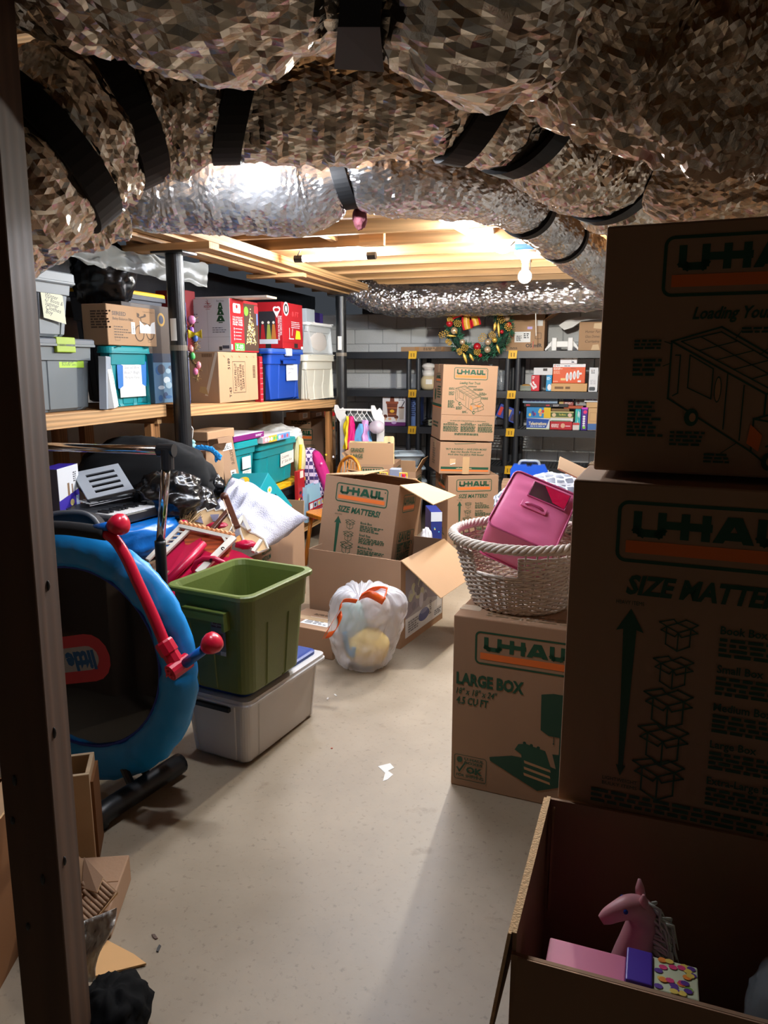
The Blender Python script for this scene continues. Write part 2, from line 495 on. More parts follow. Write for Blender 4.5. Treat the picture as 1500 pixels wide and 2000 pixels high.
def mini_carton(P, x, y, s, c=G):
    lw = 0.04 * s
    A = [(-.36, .3), (0, .12), (.36, .3), (.36, -.3), (0, -.5), (-.36, -.3)]
    Q = lambda pts: [(x + a * s, y + b * s) for a, b in pts]
    P.line(Q([A[0], A[1], A[2], A[3], A[4], A[5], A[0]]), lw, c); P.line(Q([A[1], A[4]]), lw, c)
    P.line(Q([A[0], (-.05, .44), (.36, .3)]), lw, c)
    P.line(Q([A[0], (-.58, .42), (-.16, .56), (-.05, .44)]), lw, c); P.line(Q([A[2], (.56, .45), (.2, .58), (-.05, .44)]), lw, c)
    P.line(Q([A[0], (-.52, .16), (-.1, -.02), A[1]]), lw, c); P.line(Q([A[1], (.1, -.02), (.56, .18), A[2]]), lw, c)
def size_panel(w, h, k=1.0):
    """the printed guide to box sizes: w by h is the full printed face"""
    P = Pr()
    logo(P, 0.165 * w, 0.775 * h, 0.70 * w, 0.175 * h)
    P.text('SIZE MATTERS!', 0.21 * w, 0.685 * h, 0.052 * h, G, bold=0.03, sh=0.2, fit=0.57 * w)
    P.text('HEAVY ITEMS', 0.18 * w, 0.652 * h, 0.011 * h, G, fit=0.10 * w)
    ax = 0.235 * w
    P.poly([(ax, 0.64 * h), (ax - 0.05 * w, 0.572 * h), (ax - 0.024 * w, 0.578 * h), (ax - 0.009 * w, 0.155 * h), (ax - 0.018 * w, 0.155 * h), (ax, 0.12 * h), (ax + 0.018 * w, 0.155 * h), (ax + 0.009 * w, 0.155 * h), (ax + 0.024 * w, 0.578 * h), (ax + 0.05 * w, 0.572 * h)], G)
    P.text('LIGHTWEIGHT', 0.17 * w, 0.10 * h, 0.011 * h, G, fit=0.13 * w); P.text('BULKY ITEMS', 0.17 * w, 0.083 * h, 0.011 * h, G, fit=0.13 * w)
    for i, (nm, sz) in enumerate((('Book Box', .10), ('Small Box', .105), ('Medium Box', .13), ('Large Box', .135), ('Extra-Large Box', .14))):
        y = (0.595 - 0.112 * i) * h
        mini_carton(P, (0.405 - 0.008 * i) * w, y - 0.02 * h, sz * w * 1.15)
        P.text(nm, 0.545 * w, y + 0.003 * h, 0.022 * h, G, bold=0.025, sx=0.9)
        P.par(0.545 * w, y - 0.065 * h, 0.93 * w, y - 0.006 * h, 4, G, rag=0.5)
    P.par(0.13 * w, 0.02 * h, 0.95 * w, 0.07 * h, 3, G, rag=0.3)
    return P
def truck_panel(w, h, full=True):
    P = Pr()
    k = h
    logo(P, 0.20 * w, 0.81 * k, 0.62 * w, 0.155 * k)
    P.text('Loading Your Truck', 0.31 * w, 0.752 * k, 0.030 * k, G, bold=0.03, sh=0.25, fit=0.38 * w)
    T = lambda pts: [((0.12 + 0.80 * x) * w, (0.37 + 0.36 * y) * k) for x, y in pts]
    lw = 0.0062 * w
    P.line(T([(.16, .90), (.36, 1.0), (.74, .62), (.74, .46), (.56, .36), (.56, .52), (.16, .90), (.16, .48), (.52, .10)]), lw, G)
    P.line(T([(.56, .52), (.74, .62)]), lw, G); P.line(T([(.20, .90), (.36, .965), (.70, .63), (.57, .56), (.20, .90)]), lw * .7, G)
    for f in (.2, .4, .6, .8):
        P.line(T([(.20 + .37 * f, .90 - .34 * f), (.36 + .34 * f, .965 - .335 * f)]), lw * .6, G)
    P.line(T([(.28, .93), (.635, .595)]), lw * .6, G)
    P.line(T([(.18, .80), (.20, .80), (.20, .52), (.18, .50)]), lw * .7, G); P.line(T([(.40, .66), (.40, .26)]), lw * .7, G); P.line(T([(.47, .58), (.47, .18)]), lw * .7, G)
    P.line(T([(.24, .80), (.34, .70), (.34, .48), (.24, .56), (.24, .80)]), lw * .7, G)
    P.ell(*T([(.365, .55)])[0], .012 * w, .035 * k, G); P.ell(*T([(.365, .55)])[0], .009 * w, .031 * k, (176, 133, 95))
    P.line(T([(.52, .10), (.52, .34), (.56, .36)]), lw, G); P.line(T([(.52, .34), (.66, .30), (.76, .40), (.74, .46)]), lw, G)
    P.poly(T([(.50, .16), (.55, .10), (.56, .22), (.51, .30)]), O); P.poly(T([(.60, .28), (.72, .22), (.76, .28), (.66, .31)]), O)
    P.line(T([(.66, .30), (.68, .20), (.80, .27), (.82, .16), (.70, .08), (.58, .02), (.52, .10)]), lw, G); P.line(T([(.70, .08), (.68, .20), (.58, .14)]), lw, G)
    P.line(T([(.76, .40), (.82, .30), (.80, .27)]), lw, G)
    for cx, cy in ((.265, .34), (.595, .03)):
        c = T([(cx, cy)])[0]; P.ell(c[0], c[1], .024 * w, .024 * k, G); P.ell(c[0] + .004 * w, c[1], .011 * w, .012 * k, (176, 133, 95))
    for x0, y0, x1, y1, n in ((.0, .84, .13, .92, 3), (.0, .64, .13, .78, 4), (-.01, .18, .15, .46, 9), (.18, .12, .34, .24, 4), (.33, .0, .46, .08, 3), (.44, .95, .68, 1.0, 2), (.56, .83, .80, .91, 3), (.70, .66, .88, .77, 4), (.75, .52, .92, .60, 3)):
        a, b = T([(x0, y0), (x1, y1)]); P.par(a[0], a[1], b[0], b[1], n, G)
    for a, b in (((.13, .90), (.16, .88)), ((.13, .72), (.16, .74)), ((.44, .97), (.42, .92)), ((.56, .86), (.52, .80)), ((.70, .7), (.66, .68)), ((.40, .08), (.46, .16))):
        P.line(T([a, b]), lw * .5, G)
    if full:
        P.line([(0, 0.345 * k), (w, 0.345 * k)], 0.0016, (120, 86, 56))
        P.text('Go Green with U-Haul and Preserve our Environment!', 0.5 * w, 0.262 * k, 0.012 * k, G, bold=0.02, sh=0.2, align='C', fit=0.66 * w)
        for i, t in enumerate(('REDUCE', 'REUSE', 'RECYCLE')):
            x = (0.05 + 0.32 * i) * w
            P.text(t, x + 0.14 * w, 0.232 * k, 0.013 * k, G, bold=0.03, align='C', fit=0.13 * w)
            P.par(x, 0.205 * k, x + 0.28 * w, 0.228 * k, 2, G, rag=0.1); P.par(x, 0.12 * k, x + 0.28 * w, 0.198 * k, 6, G, rag=0.08)
        P.par(0.26 * w, 0.075 * k, 0.74 * w, 0.105 * k, 2, G, rag=0.1)
    return P
def bundle_panel(w, h):
    P = Pr()
    for i, (t, f) in enumerate((('*BUY A BUNDLE \u2014 SAVE EVEN MORE!', .80), ('Best Our Bundle Prices and', .58), ("We'll Give You $20 in FREE Boxes!", .70))):
        P.text(t, 0.5 * w, (0.76 - 0.085 * i) * h, 0.055 * h, G, bold=0.03, sh=0.22, align='C', fit=f * w)
    P.rect(0.03 * w, 0.15 * h, 0.96 * w, 0.225 * h, G); P.text('uhaul.com', 0.48 * w, 0.165 * h, 0.035 * h, (214, 176, 134), bold=0.03, align='C', fit=0.30 * w)
    P.rect(0.03 * w, 0.085 * h, 0.96 * w, 0.135 * h, O)
    P.line([(0.28 * w, 0.97 * h), (0.29 * w, 0.95 * h), (0.5 * w, 0.965 * h), (0.68 * w, 0.99 * h)], 0.004, G)
    return P
def large_panel(w, h):
    P = Pr()
    logo(P, 0.165 * w, 0.745 * h, 0.80 * w, 0.185 * h)
    P.text('LARGE BOX', 0.03 * w, 0.615 * h, 0.062 * h, G, bold=0.035, fit=0.50 * w)
    P.text('18" x 18" x 24"', 0.03 * w, 0.557 * h, 0.034 * h, G, bold=0.02, sh=0.2, fit=0.30 * w)
    P.text('4.5 CU FT', 0.03 * w, 0.500 * h, 0.040 * h, G, bold=0.03, sh=0.12, fit=0.24 * w)
    d = (24, 66, 48)
    P.poly([(.655 * w, .63 * h), (.66 * w, .43 * h), (.72 * w, .405 * h), (.90 * w, .405 * h), (.97 * w, .43 * h), (.98 * w, .63 * h), (.9 * w, .645 * h), (.74 * w, .645 * h)], d)
    P.rect(.795 * w, .30 * h, .815 * w, .41 * h, d); P.line([(.755 * w, .405 * h), (.755 * w, .37 * h)], .002, d); P.ell(.755 * w, .365 * h, .006 * w, .006 * w, d)
    P.poly([(.75 * w, .305 * h), (.86 * w, .31 * h), (.95 * w, .30 * h), (.93 * w, .17 * h), (.80 * w, .17 * h)], d)
    P.poly([(.295 * w, .215 * h), (.30 * w, .195 * h), (.655 * w, .075 * h), (.92 * w, .155 * h), (.93 * w, .20 * h), (.62 * w, .25 * h), (.46 * w, .25 * h)], d)
    P.poly([(.505 * w, .325 * h), (.48 * w, .29 * h), (.53 * w, .27 * h), (.54 * w, .16 * h), (.745 * w, .13 * h), (.74 * w, .23 * h), (.70 * w, .315 * h), (.56 * w, .335 * h)], (30, 74, 54))
    for i in range(3):
        P.poly([(.55 * w, (.238 - .036 * i) * h), (.74 * w, (.212 - .036 * i) * h), (.745 * w, (.198 - .036 * i) * h), (.555 * w, (.222 - .036 * i) * h)], (176, 133, 95))
    for i in range(3): P.ell((.55 + .05 * i) * w, (.338 - .006 * i) * h, .012 * w, .012 * w, d)
    P.frame(.025 * w, .045 * h, .275 * w, .195 * h, .022 * w, .004 * w, G)
    P.ell(.068 * w, .165 * h, .022 * w, .017 * h, G)
    P.text('U-HAUL', .105 * w, .166 * h, .014 * h, G, bold=.035, fit=.15 * w); P.text('BOXES', .105 * w, .144 * h, .014 * h, G, bold=.035, fit=.14 * w)
    P.text('OK', .12 * w, .092 * h, .036 * h, G, bold=.05, fit=.125 * w); P.line([(.05 * w, .115 * h), (.068 * w, .095 * h), (.105 * w, .142 * h)], .012 * w, G)
    P.text('FOR SHIPPING', .045 * w, .064 * h, .015 * h, G, bold=.03, fit=.21 * w)
    return P

# ------------------------------------------------------------------ cartons and cases
def carton(name, label, b, mt=None, cat='box', group=None, tape=True, flaps=None, rot=None, wall=0.005, seam=True, edge=None):
    """a corrugated box; flaps: None for closed, or a list of (side, angle from upright outwards, length)"""
    mt = mt or KRAFT
    w, d, h = b['w'], b['d'], b['h']
    t = thing(name, label, cat, b['loc'], b['al'], group, rot)
    m = MB()
    if flaps is None:
        m.box(-w / 2, w / 2, -d / 2, d / 2, 0, h)
        m.build('box_body', mt, t, bevel=0.004)
        if seam:
            a = MB(); a.box(-w / 2 + .004, w / 2 - .004, -0.0012, 0.0012, h - 0.002, h + 0.0006); a.build('flap_seam', KDARK, t)
        if tape:
            a = MB(); a.box(-w / 2 - 0.0006, w / 2 + 0.0006, -0.024, 0.024, h, h + 0.0009)
            a.box(-w / 2 - 0.0012, -w / 2 - 0.0002, -0.024, 0.024, h - 0.06, h); a.box(w / 2 + 0.0002, w / 2 + 0.0012, -0.024, 0.024, h - 0.06, h)
            a.build('packing_tape', TAPE, t)
        return t
    m.box(-w / 2, w / 2, -d / 2, d / 2, 0, wall)
    m.box(-w / 2, w / 2, -d / 2, -d / 2 + wall, wall, h); m.box(-w / 2, w / 2, d / 2 - wall, d / 2, wall, h)
    m.box(-w / 2, -w / 2 + wall, -d / 2 + wall, d / 2 - wall, wall, h); m.box(w / 2 - wall, w / 2, -d / 2 + wall, d / 2 - wall, wall, h)
    m.build('box_body', mt, t)
    for side, ang, ln in flaps:
        flap(t, b, side, ang, ln, edge=edge)
    return t
def flap(t, b, side, ang, ln, wall=0.005, skew=0.0, mt=None, edge=None, z=None):
    w, d, h = b['w'], b['d'], b['h'] if z is None else z
    ca, sa = math.cos(ang), math.sin(ang)
    A, B, n = {'front': ((-w / 2, -d / 2, h), (w / 2, -d / 2, h), (0, -1, 0)), 'back': ((w / 2, d / 2, h), (-w / 2, d / 2, h), (0, 1, 0)),
               'left': ((-w / 2, d / 2, h), (-w / 2, -d / 2, h), (-1, 0, 0)), 'right': ((w / 2, -d / 2, h), (w / 2, d / 2, h), (1, 0, 0))}[side]
    A, B, n = Vector(A), Vector(B), Vector(n)
    out = n * sa * ln + Vector((0, 0, ca * ln)); sk = (B - A).normalized() * skew
    nr = (B - A).cross(out).normalized()
    m = MB(); m.slab([A, B, B + out + sk, A + out + sk], -nr, wall, 0, 1)
    return m.build('flap', [mt or KRAFTIN, edge or KRAFTE], t)
def parcel(name, label, b, mt, cat='box', group=None, bevel=0.003, rot=None, body='box_body'):
    """a closed printed box; mt a single material or a dict of faces"""
    w, d, h = b['w'], b['d'], b['h']
    t = thing(name, label, cat, b['loc'], b['al'], group, rot)
    m = MB()
    if isinstance(mt, dict):
        base = mt.get('all', KRAFT); mats = [base]; idx = {}
        for f in ('front', 'right', 'left', 'top'):
            if f in mt: mats.append(mt[f]); idx[f] = len(mats) - 1
        m.box(-w / 2, w / 2, -d / 2, d / 2, 0, h)
        # face order: bottom, top, front, back, left, right
        for f, i in (('top', 1), ('front', 2), ('left', 4), ('right', 5)):
            if f in idx: m.I[i] = idx[f]
        m.build(body, mats, t, bevel=bevel)
    else:
        m.box(-w / 2, w / 2, -d / 2, d / 2, 0, h); m.build(body, mt, t, bevel=bevel)
    return t
def shell(b, z0, z1, top, bot, r=0.03, flute=None, wall=0.004, band=0.72, open_=True, lip=0.014, per=36):
    """tapered tote body: rings from the foot to the rim and down again inside"""
    w, d = b['w'], b['d']
    H = z1 - z0
    def ring(ins, z, fl=0.0):
        pts = []
        for x, y, sd, f in rrect(w - 2 * ins, d - 2 * ins, r, 5, per):
            if fl and sd >= 0 and flute:
                for c, hw in flute:
                    if abs(f - c) < hw:
                        n = ((1, 0), (0, 1), (-1, 0), (0, -1))[(sd + 3) % 4]
                        x -= n[0] * fl; y -= n[1] * fl
            pts.append((x, y, z))
        return pts
    L = lambda f: bot + (top - bot) * f
    R = [ring(L(0) + 0.012, z0), ring(L(0), z0 + 0.012, 0.009), ring(L(band) , z0 + H * band, 0.009), ring(L(band) - 0.008, z0 + H * band + 0.004), ring(L(0.95) - 0.008, z0 + H * 0.95), ring(top - 0.008 - lip, z0 + H * 0.955), ring(top - 0.008 - lip, z1 - 0.004), ring(top - 0.004 - lip, z1)]
    if open_:
        R += [ring(top - 0.002, z1), ring(L(.95) + wall, z0 + H * .95), ring(L(band) + wall, z0 + H * band), ring(L(0) + wall, z0 + 0.012)]
    return R
def tote(name, label, b, body, lid=None, cat='storage tote', group=None, lidh=0.03, flute=((.2, .1), (.5, .08), (.8, .1)), taper=0.035, latch=None, handle=None, band=0.74, r=0.03, rot=None, lidmat2=None):
    w, d, h = b['w'], b['d'], b['h']
    t = thing(name, label, cat, b['loc'], b['al'], group, rot)
    zt = h - (lidh * 0.7 if lid else 0)
    m = MB(); m.loft(shell(b, 0, zt, 0.012, taper + 0.012, r, flute, band=band), 0, True, True, True)
    bo = m.build('tote_body', body, t)
    if lid:
        a = MB()
        def rg(ins, z): return [(x, y, z) for x, y, q, f in rrect(w - 2 * ins, d - 2 * ins, r, 5, 1)]
        a.loft([rg(-0.004, h - lidh), rg(-0.008, h - lidh + .004), rg(-0.008, h - 0.006), rg(-0.003, h - .001), rg(0.028, h), rg(0.032, h - 0.006), rg(0.055, h - .006), rg(0.06, h + .001)], 0, True, True, True)
        a.build('lid', lid, t)
    if latch:
        for sx in (-1, 1):
            a = MB(); a.box(sx * (w / 2 + .002) - .008, sx * (w / 2 + .002) + .008, -d * .15, d * .15, h - .06, h + .004); a.build('latch', latch, t, bevel=.004)
        a = MB(); a.box(-w * .15, w * .15, -d / 2 - .012, -d / 2 + .006, h - .06, h + .004); a.build('latch', latch, t, bevel=.004)
    if handle:
        for sx in (-1, 1):
            a = MB(); x = sx * (w / 2 - .002)
            a.box(min(x, x + sx * .022), max(x, x + sx * .022), -d * .2, d * .2, zt - .062, zt - .05); a.box(min(x + sx * .016, x + sx * .022), max(x + sx * .016, x + sx * .022), -d * .2, d * .2, zt - .085, zt - .05)
            a.build('handle', handle, t, bevel=.003)
    return t
def note(parent, b, face, x0, y0, x1, y1, words=(), c=(232, 231, 224), h=0.018, ic=(50, 50, 56), off=0.004, tilt=0.0, tapec=None, name='paper_note', sh=.2):
    P = Pr(); P.poly([(x0, y0), (x1, y0 + tilt), (x1 + tilt * .4, y1 + tilt), (x0 + tilt * .4, y1)], c)
    n = len(words)
    for i, s in enumerate(words):
        P.text(s, x0 + (x1 - x0) * .1, y1 - (y1 - y0) * (.16 + .72 * (i + .7) / max(n, 1)), h, ic, sh=sh, fit=min((x1 - x0) * .8, h * .75 * len(s)), rot=math.atan2(tilt, x1 - x0))
    if tapec: P.rect((x0 * .7 + x1 * .3), y1 - .012, (x0 * .3 + x1 * .7), y1 + .012, tapec)
    return on(parent, b, face, P, name, off)
def blob(c, r3, seed=0, amp=0.06, freq=4.0, nu=48, nv=32, flat=None, power=1.0, ridge=True, pin=None):
    """a lumpy closed sack"""
    c = Vector(c); R = []
    for j in range(nv + 1):
        a = -math.pi / 2 + math.pi * (0.015 + 0.97 * j / nv); row = []
        for i in range(nu):
            f = 2 * math.pi * i / nu
            cx, sx = math.cos(a), math.sin(a)
            sg = lambda q: math.copysign(abs(q) ** power, q)
            p = Vector((sg(cx) * math.cos(f), sg(cx) * math.sin(f), sg(sx)))
            q = p * freq + Vector((seed * 7.1, seed * 3.3, seed))
            nz = noise.noise(q) + 0.5 * noise.noise(q * 2.1)
            if ridge: nz = nz * 0.6 + 0.55 * (0.4 - abs(noise.noise(q * 1.7 + Vector((5, 5, 5))))) + 0.3 * (0.3 - abs(noise.noise(q * 3.9)))
            k = 1 + amp * nz
            v = Vector((p.x * r3[0] * k, p.y * r3[1] * k, p.z * r3[2] * k))
            if pin: v = pin(v, p)
            if flat is not None: v.z = max(v.z, -flat + 0.003 * noise.noise(q * 2))
            row.append(c + v)
        R.append(row)
    m = MB(); m.loft(R, 0, True, True, True)
    return m

# ------------------------------------------------------------------ the room's own axes: u to the right along the back wall, v away along the beam
POST1 = at(351, 712, 3.9); POST2 = at(667, 712, 6.3)
VD = Vector((POST2.x - POST1.x, POST2.y - POST1.y, 0)); SPAN = VD.length; VD.normalize()
UD = Vector((VD.y, -VD.x, 0))
YAW = math.atan2(UD.y, UD.x)
def rm(u, v, z=0.0):
    return Vector((POST1.x, POST1.y, 0)) + UD * u + VD * v + Vector((0, 0, z))
def uv(p):
    q = Vector((p.x - POST1.x, p.y - POST1.y, 0)); return q.dot(UD), q.dot(VD)
def sh(px, off=0.1, z=1.2):
    """distance at which column px crosses the line that runs off behind the posts"""
    Q = rm(-off, 0); k = (px - 750) / FPX; dz = z - CAMH
    t = (k * (Q.y * CP - dz * SP) - Q.x) / (VD.x - k * VD.y * CP)
    return (Q + VD * t).y
ROOM = Matrix.Translation((POST1.x, POST1.y, 0)) @ Matrix.Rotation(YAW, 4, 'Z')
def struct(name, m, mt, parent=None, **k):
    o = m.build(name, mt, parent, **k)
    if parent is None: o['kind'] = 'structure'; o.matrix_world = ROOM
    return o
RACK_V = uv(at(1000, 760, 6.8))[1]
BACK_V = RACK_V + 0.62
U0, U1, VF = -0.85, 3.7, -6.0
JB = 2.10                                                  # underside of the joists
PAINT = mat('painted_block', (222, 224, 224), rough=0.75, var=0.1, vscale=5, bump=0.35, bscale=70)
MORTAR = mat('painted_mortar', (186, 187, 188), rough=0.85, var=0.1, vscale=9, bump=0.3, bscale=60)
POURED = mat('pale_foundation_wall', (192, 190, 186), rough=0.85, var=0.12, vscale=3, bump=0.2, bscale=30)
m = MB(); m.box(U0 - .3, U1 + .3, VF - .3, BACK_V + .3, -0.1, 0); floor = struct('floor', m, concrete_mat())
m = MB(); m.box(U0 - .3, U1 + .3, BACK_V + 0.012, BACK_V + .15, 0, 1.94); wall = struct('wall_back', m, MORTAR)
bm_ = MB(); bm_.box(0, .294, -.0, .03, 0, .141)
blk = bm_.build('block', PAINT, wall, bevel=.006)
blk.location = (U0 + .004, BACK_V, .004)
for r in range(13):
    for c in range(16):
        if r == 0 and c == 0: continue
        x = U0 + .004 + c * .302 - (.151 if r % 2 else 0)
        if x > U1: continue
        o = blk.copy(); col.objects.link(o); o.parent = wall
        o.location = (x, BACK_V + RN.uniform(-.0015, .0015), .004 + r * .149)
m = MB(); m.box(U0 - .15, U0, VF, BACK_V, 0, 2.1); wl = struct('wall_left', m, POURED)
m = MB()
def blanket(i, j):
    v = -2.5 + (BACK_V + 2.45) * i
    return (U0 + .03 + .02 * noise.noise(Vector((v * 4, j * 3, 2))), v, 1.70 + .42 * j + .02 * noise.noise(Vector((v * 6, 0, 0))) * (1 - j))
m.grid(blanket, 60, 6); m.build('black_wall_blanket', mat('black_poly_sheet', (22, 26, 34), rough=.45, var=.2, bump=.4, bscale=12), wl, smooth=True, solid=.02)
m = MB(); m.box(U1, U1 + .15, VF, BACK_V, 0, 2.34); struct('wall_right', m, POURED)
m = MB(); m.box(U0, U1, VF - .15, VF, 0, 2.34); struct('wall_front', m, mat('dim_rear_wall', (112, 108, 102), rough=.9))
m = MB(); m.box(U0 - .15, U1 + .15, VF - .15, BACK_V + .15, 2.34, 2.37); ceil = struct('ceiling', m, SUBFLOOR)
jm = MB(); jm.box(-.55, U1, -.019, .019, JB, 2.34)
nj = 0; v = .12
v0 = uv(at(420, 484, 4.3))[1]
k = -14
while v0 + k * .406 < BACK_V - .1:
    v = v0 + k * .406; k += 1
    if nj == 0: jo = jm.build('joist', PINE, ceil)
    else: jo = proto_j.copy(); col.objects.link(jo); jo.parent = ceil
    if nj == 0: proto_j = jo
    jo.location = (0, v, 0); nj += 1
for i, (u, z) in enumerate(((-.16, 2.035), (-.06, 2.02), (.04, 2.035), (.11, 2.05))):
    m = MB(); m.box(u - .042, u + .036, -4.5, BACK_V - .02, z, JB); m.build('beam_board', PINE_Y, ceil)
m = MB(); m.box(-.3, .24, -.07, .03, 1.985, 2.02); m.build('bearing_block', PINE, ceil, bevel=.003)
m = MB(); m.box(-.25, .16, 1.30, 1.37, 2.005, 2.03); m.build('cross_cleat', PINE, ceil)
m = MB(); m.box(.3, U1, BACK_V - .05, BACK_V + .1, 1.945, 2.13); m.build('rim_board', wood_mat('reddish_rim_board', (140, 92, 56), axis=0), ceil)
m = MB(); m.box(-.3, .3, BACK_V - .03, BACK_V + .1, 1.94, 2.13); m.build('black_sill', MATS['black_poly_sheet'], ceil)
for a, b in ((.55, v0 + .203), (1.55, v0 + 3 * .406 + .203), (1.55, v0 + 2 * .406 + .203)):
    m = MB(); m.box(a, a + .038, b - .19, b + .19, JB + .03, 2.3); m.build('joist_blocking', PINE_Y, ceil)
m = MB(); m.box(.78, .92, v0 + .2, v0 + .24, 2.07, 2.16); m.build('lamp_cleat', PINE, ceil)

# ------------------------------------------------------------------ steel posts
PIPE = mat('black_painted_pipe', (17, 19, 22), rough=0.38, var=0.5, vscale=9, bump=0.15, bscale=20, spec=0.6)
for lab, P, zt in (('black steel column in front of the open shelves, paper tag taped at eye height', POST1, 1.985), ('black steel column farther back beside the block wall racks', POST2, 1.99)):
    t = thing('steel_column', lab, 'column', (P.x, P.y, 0), YAW, 'steel columns under the beam')
    m = MB(); m.tube([(0, 0, 0.012), (0, 0, zt - .01)], .044, 24); m.build('pipe', PIPE, t, smooth=False)
    m = MB(); m.box(-.08, .08, -.08, .08, 0, .012); m.build('base_plate', PIPE, t)
    m = MB(); m.box(-.09, .09, -.07, .07, zt - .01, zt); m.build('cap_plate', PIPE, t)
    m = MB(); m.lathe([(.0452, 1.50), (.0455, 1.503), (.0455, 1.525), (.0452, 1.528)], 24); m.build('tape_band', mat('dull_tape', (112, 104, 92), rough=.3), t)
    m = MB(); m.grid(lambda i, j: (.0465 * math.cos(-1.9 + .75 * i), .0465 * math.sin(-1.9 + .75 * i), 1.55 + .11 * j), 8, 2); m.build('paper_tag', PAPER, t)

# ------------------------------------------------------------------ lamps
def glow(name, c, power, area):
    m = bpy.data.materials.new(name); m.use_nodes = True
    N = m.node_tree.nodes; N.remove(N['Principled BSDF'])
    e = N.new('ShaderNodeEmission'); e.inputs[0].default_value = L3(c); e.inputs[1].default_value = power / (math.pi * area)
    m.node_tree.links.new(e.outputs[0], N['Material Output'].inputs[0])
    return m
def led_tube(label, a, b, power, r=.019, cord=None):
    a, b = Vector(a), Vector(b); ln = (b - a).length
    c = (a + b) / 2; ang = math.atan2((b - a).y, (b - a).x)
    t = thing('led_tube_lamp', label, 'lamp', c, ang)
    m = MB(); m.tube([(-ln / 2, 0, 0), (ln / 2, 0, 0)], r, 14); m.build('light_tube', glow('led_glow_%d' % (ln * 1000), (238, 244, 255), power, 2 * math.pi * r * ln), t, smooth=True)
    for s in (-1, 1):
        m = MB(); m.tube([(s * ln / 2, 0, 0), (s * (ln / 2 + .055), 0, 0)], r * 1.15, 12); m.build('end_cap', BLACK, t)
    if cord:
        q = [Vector((-ln / 2 - .05, 0, 0)), *[t.matrix_basis.inverted() @ Vector(p) for p in cord]]
        m = MB(); m.tube([tuple(p) for p in q], .0035, 6); m.build('cord', BLACK, t)
    for s in (-1, 1):
        m = MB(); m.tube([(s * ln * .3, 0, r), (s * ln * .3, 0, JB - c.z)], .0025, 5)
        m.build('hanging_wire', mat('steel_wire', (150, 150, 150), rough=.3, metal=1, var=0), t)
    return t
led_tube('glowing white tube lamp hung under the joists above the gift boxes', at(592, 506, 4.75), at(717, 499, 4.63), TUBE_POWER, cord=[at(600, 465, 4.6), at(632, 418, 4.2)])
led_tube('tube lamp tucked between two foil ducts, its glare on the foil', at(425, 303, 2.17), at(530, 301, 2.13), HIDDEN_POWER, r=.014)
b = at(984, 488, 4.72); a = at(884, 430, 3.78); a = b + (a - b) * 2.0; a.z = b.z
ln = (b - a).length; c = (a + b) / 2
t = thing('strip_light', 'long bright strip lamp running across the joists near the bare bulb', 'lamp', c, math.atan2((b - a).y, (b - a).x))
m = MB(); m.box(-ln / 2, ln / 2, -.07, .07, 0.012, .05); m.build('lamp_housing', WHITE, t, bevel=.01)
m = MB()
m.loft([[(x, .055 * math.cos(q * math.pi / 8), .012 - .035 * math.sin(q * math.pi / 8)) for q in range(9)] for x in (-ln / 2 + .01, ln / 2 - .01)], 0, True, True, True)
m.build('diffuser', glow('strip_glow', (238, 244, 255), STRIP_POWER, .17 * ln), t, smooth=True)
m = MB()
m.box(-.01, .01, -.01, .01, .04, max(.06, JB - c.z))
m.build('mount', WHITE, t)
c = at(1025, 540, 4.4)
t = thing('bare_bulb_fixture', 'glowing bare bulb in a white socket under a blue ceiling junction box', 'lamp', c, YAW)
m = MB(); m.ball((0, 0, 0), .037, 20, 14); m.build('bulb', glow('bulb_glow', (255, 250, 238), BULB_POWER, 4 * math.pi * .037 ** 2), t, smooth=True)
m = MB(); m.lathe([(.018, .032), (.018, .075), (.022, .078), (.022, .09)], 16); m.build('bulb_neck', mat('warm_white_porcelain', (236, 226, 196), rough=.3, var=0), t, smooth=True)
m = MB(); m.lathe([(.022, .088), (.03, .10), (.062, .125), (.062, .14)], 24); m.build('lamp_holder', WHITE, t, smooth=True)
m = MB(); m.box(-.062, .062, -.05, .05, .14, JB - c.z - .002); m.build('junction_box', mat('blue_box_plastic', (44, 110, 170), rough=.4), t, bevel=.008)
m = MB(); m.tube([(.03, -.04, .13), (.035, -.05, .05), (.03, -.05, -.0)], .0018, 5); m.build('pull_string', BLACK, t)
m = MB(); m.tube([(-.13, 0, JB - c.z), (-.11, -.03, .14), (-.06, -.02, .19)], .004, 6); m.build('supply_cable', BLACK, t)
p0, p1 = at(1046, 598, 6.3), at(1047, 656, 6.3)
t = thing('pull_cord', 'thin white pull cord with a little white clip under the back duct', 'cord', p1)
m = MB(); m.tube([(0, 0, 0), p0 - p1], .0035, 6); m.build('string', PAPER, t)
m = MB(); m.box(-.012, .018, -.01, .01, (p0 - p1).z, (p0 - p1).z + .018); m.build('clip', WHITE, t)

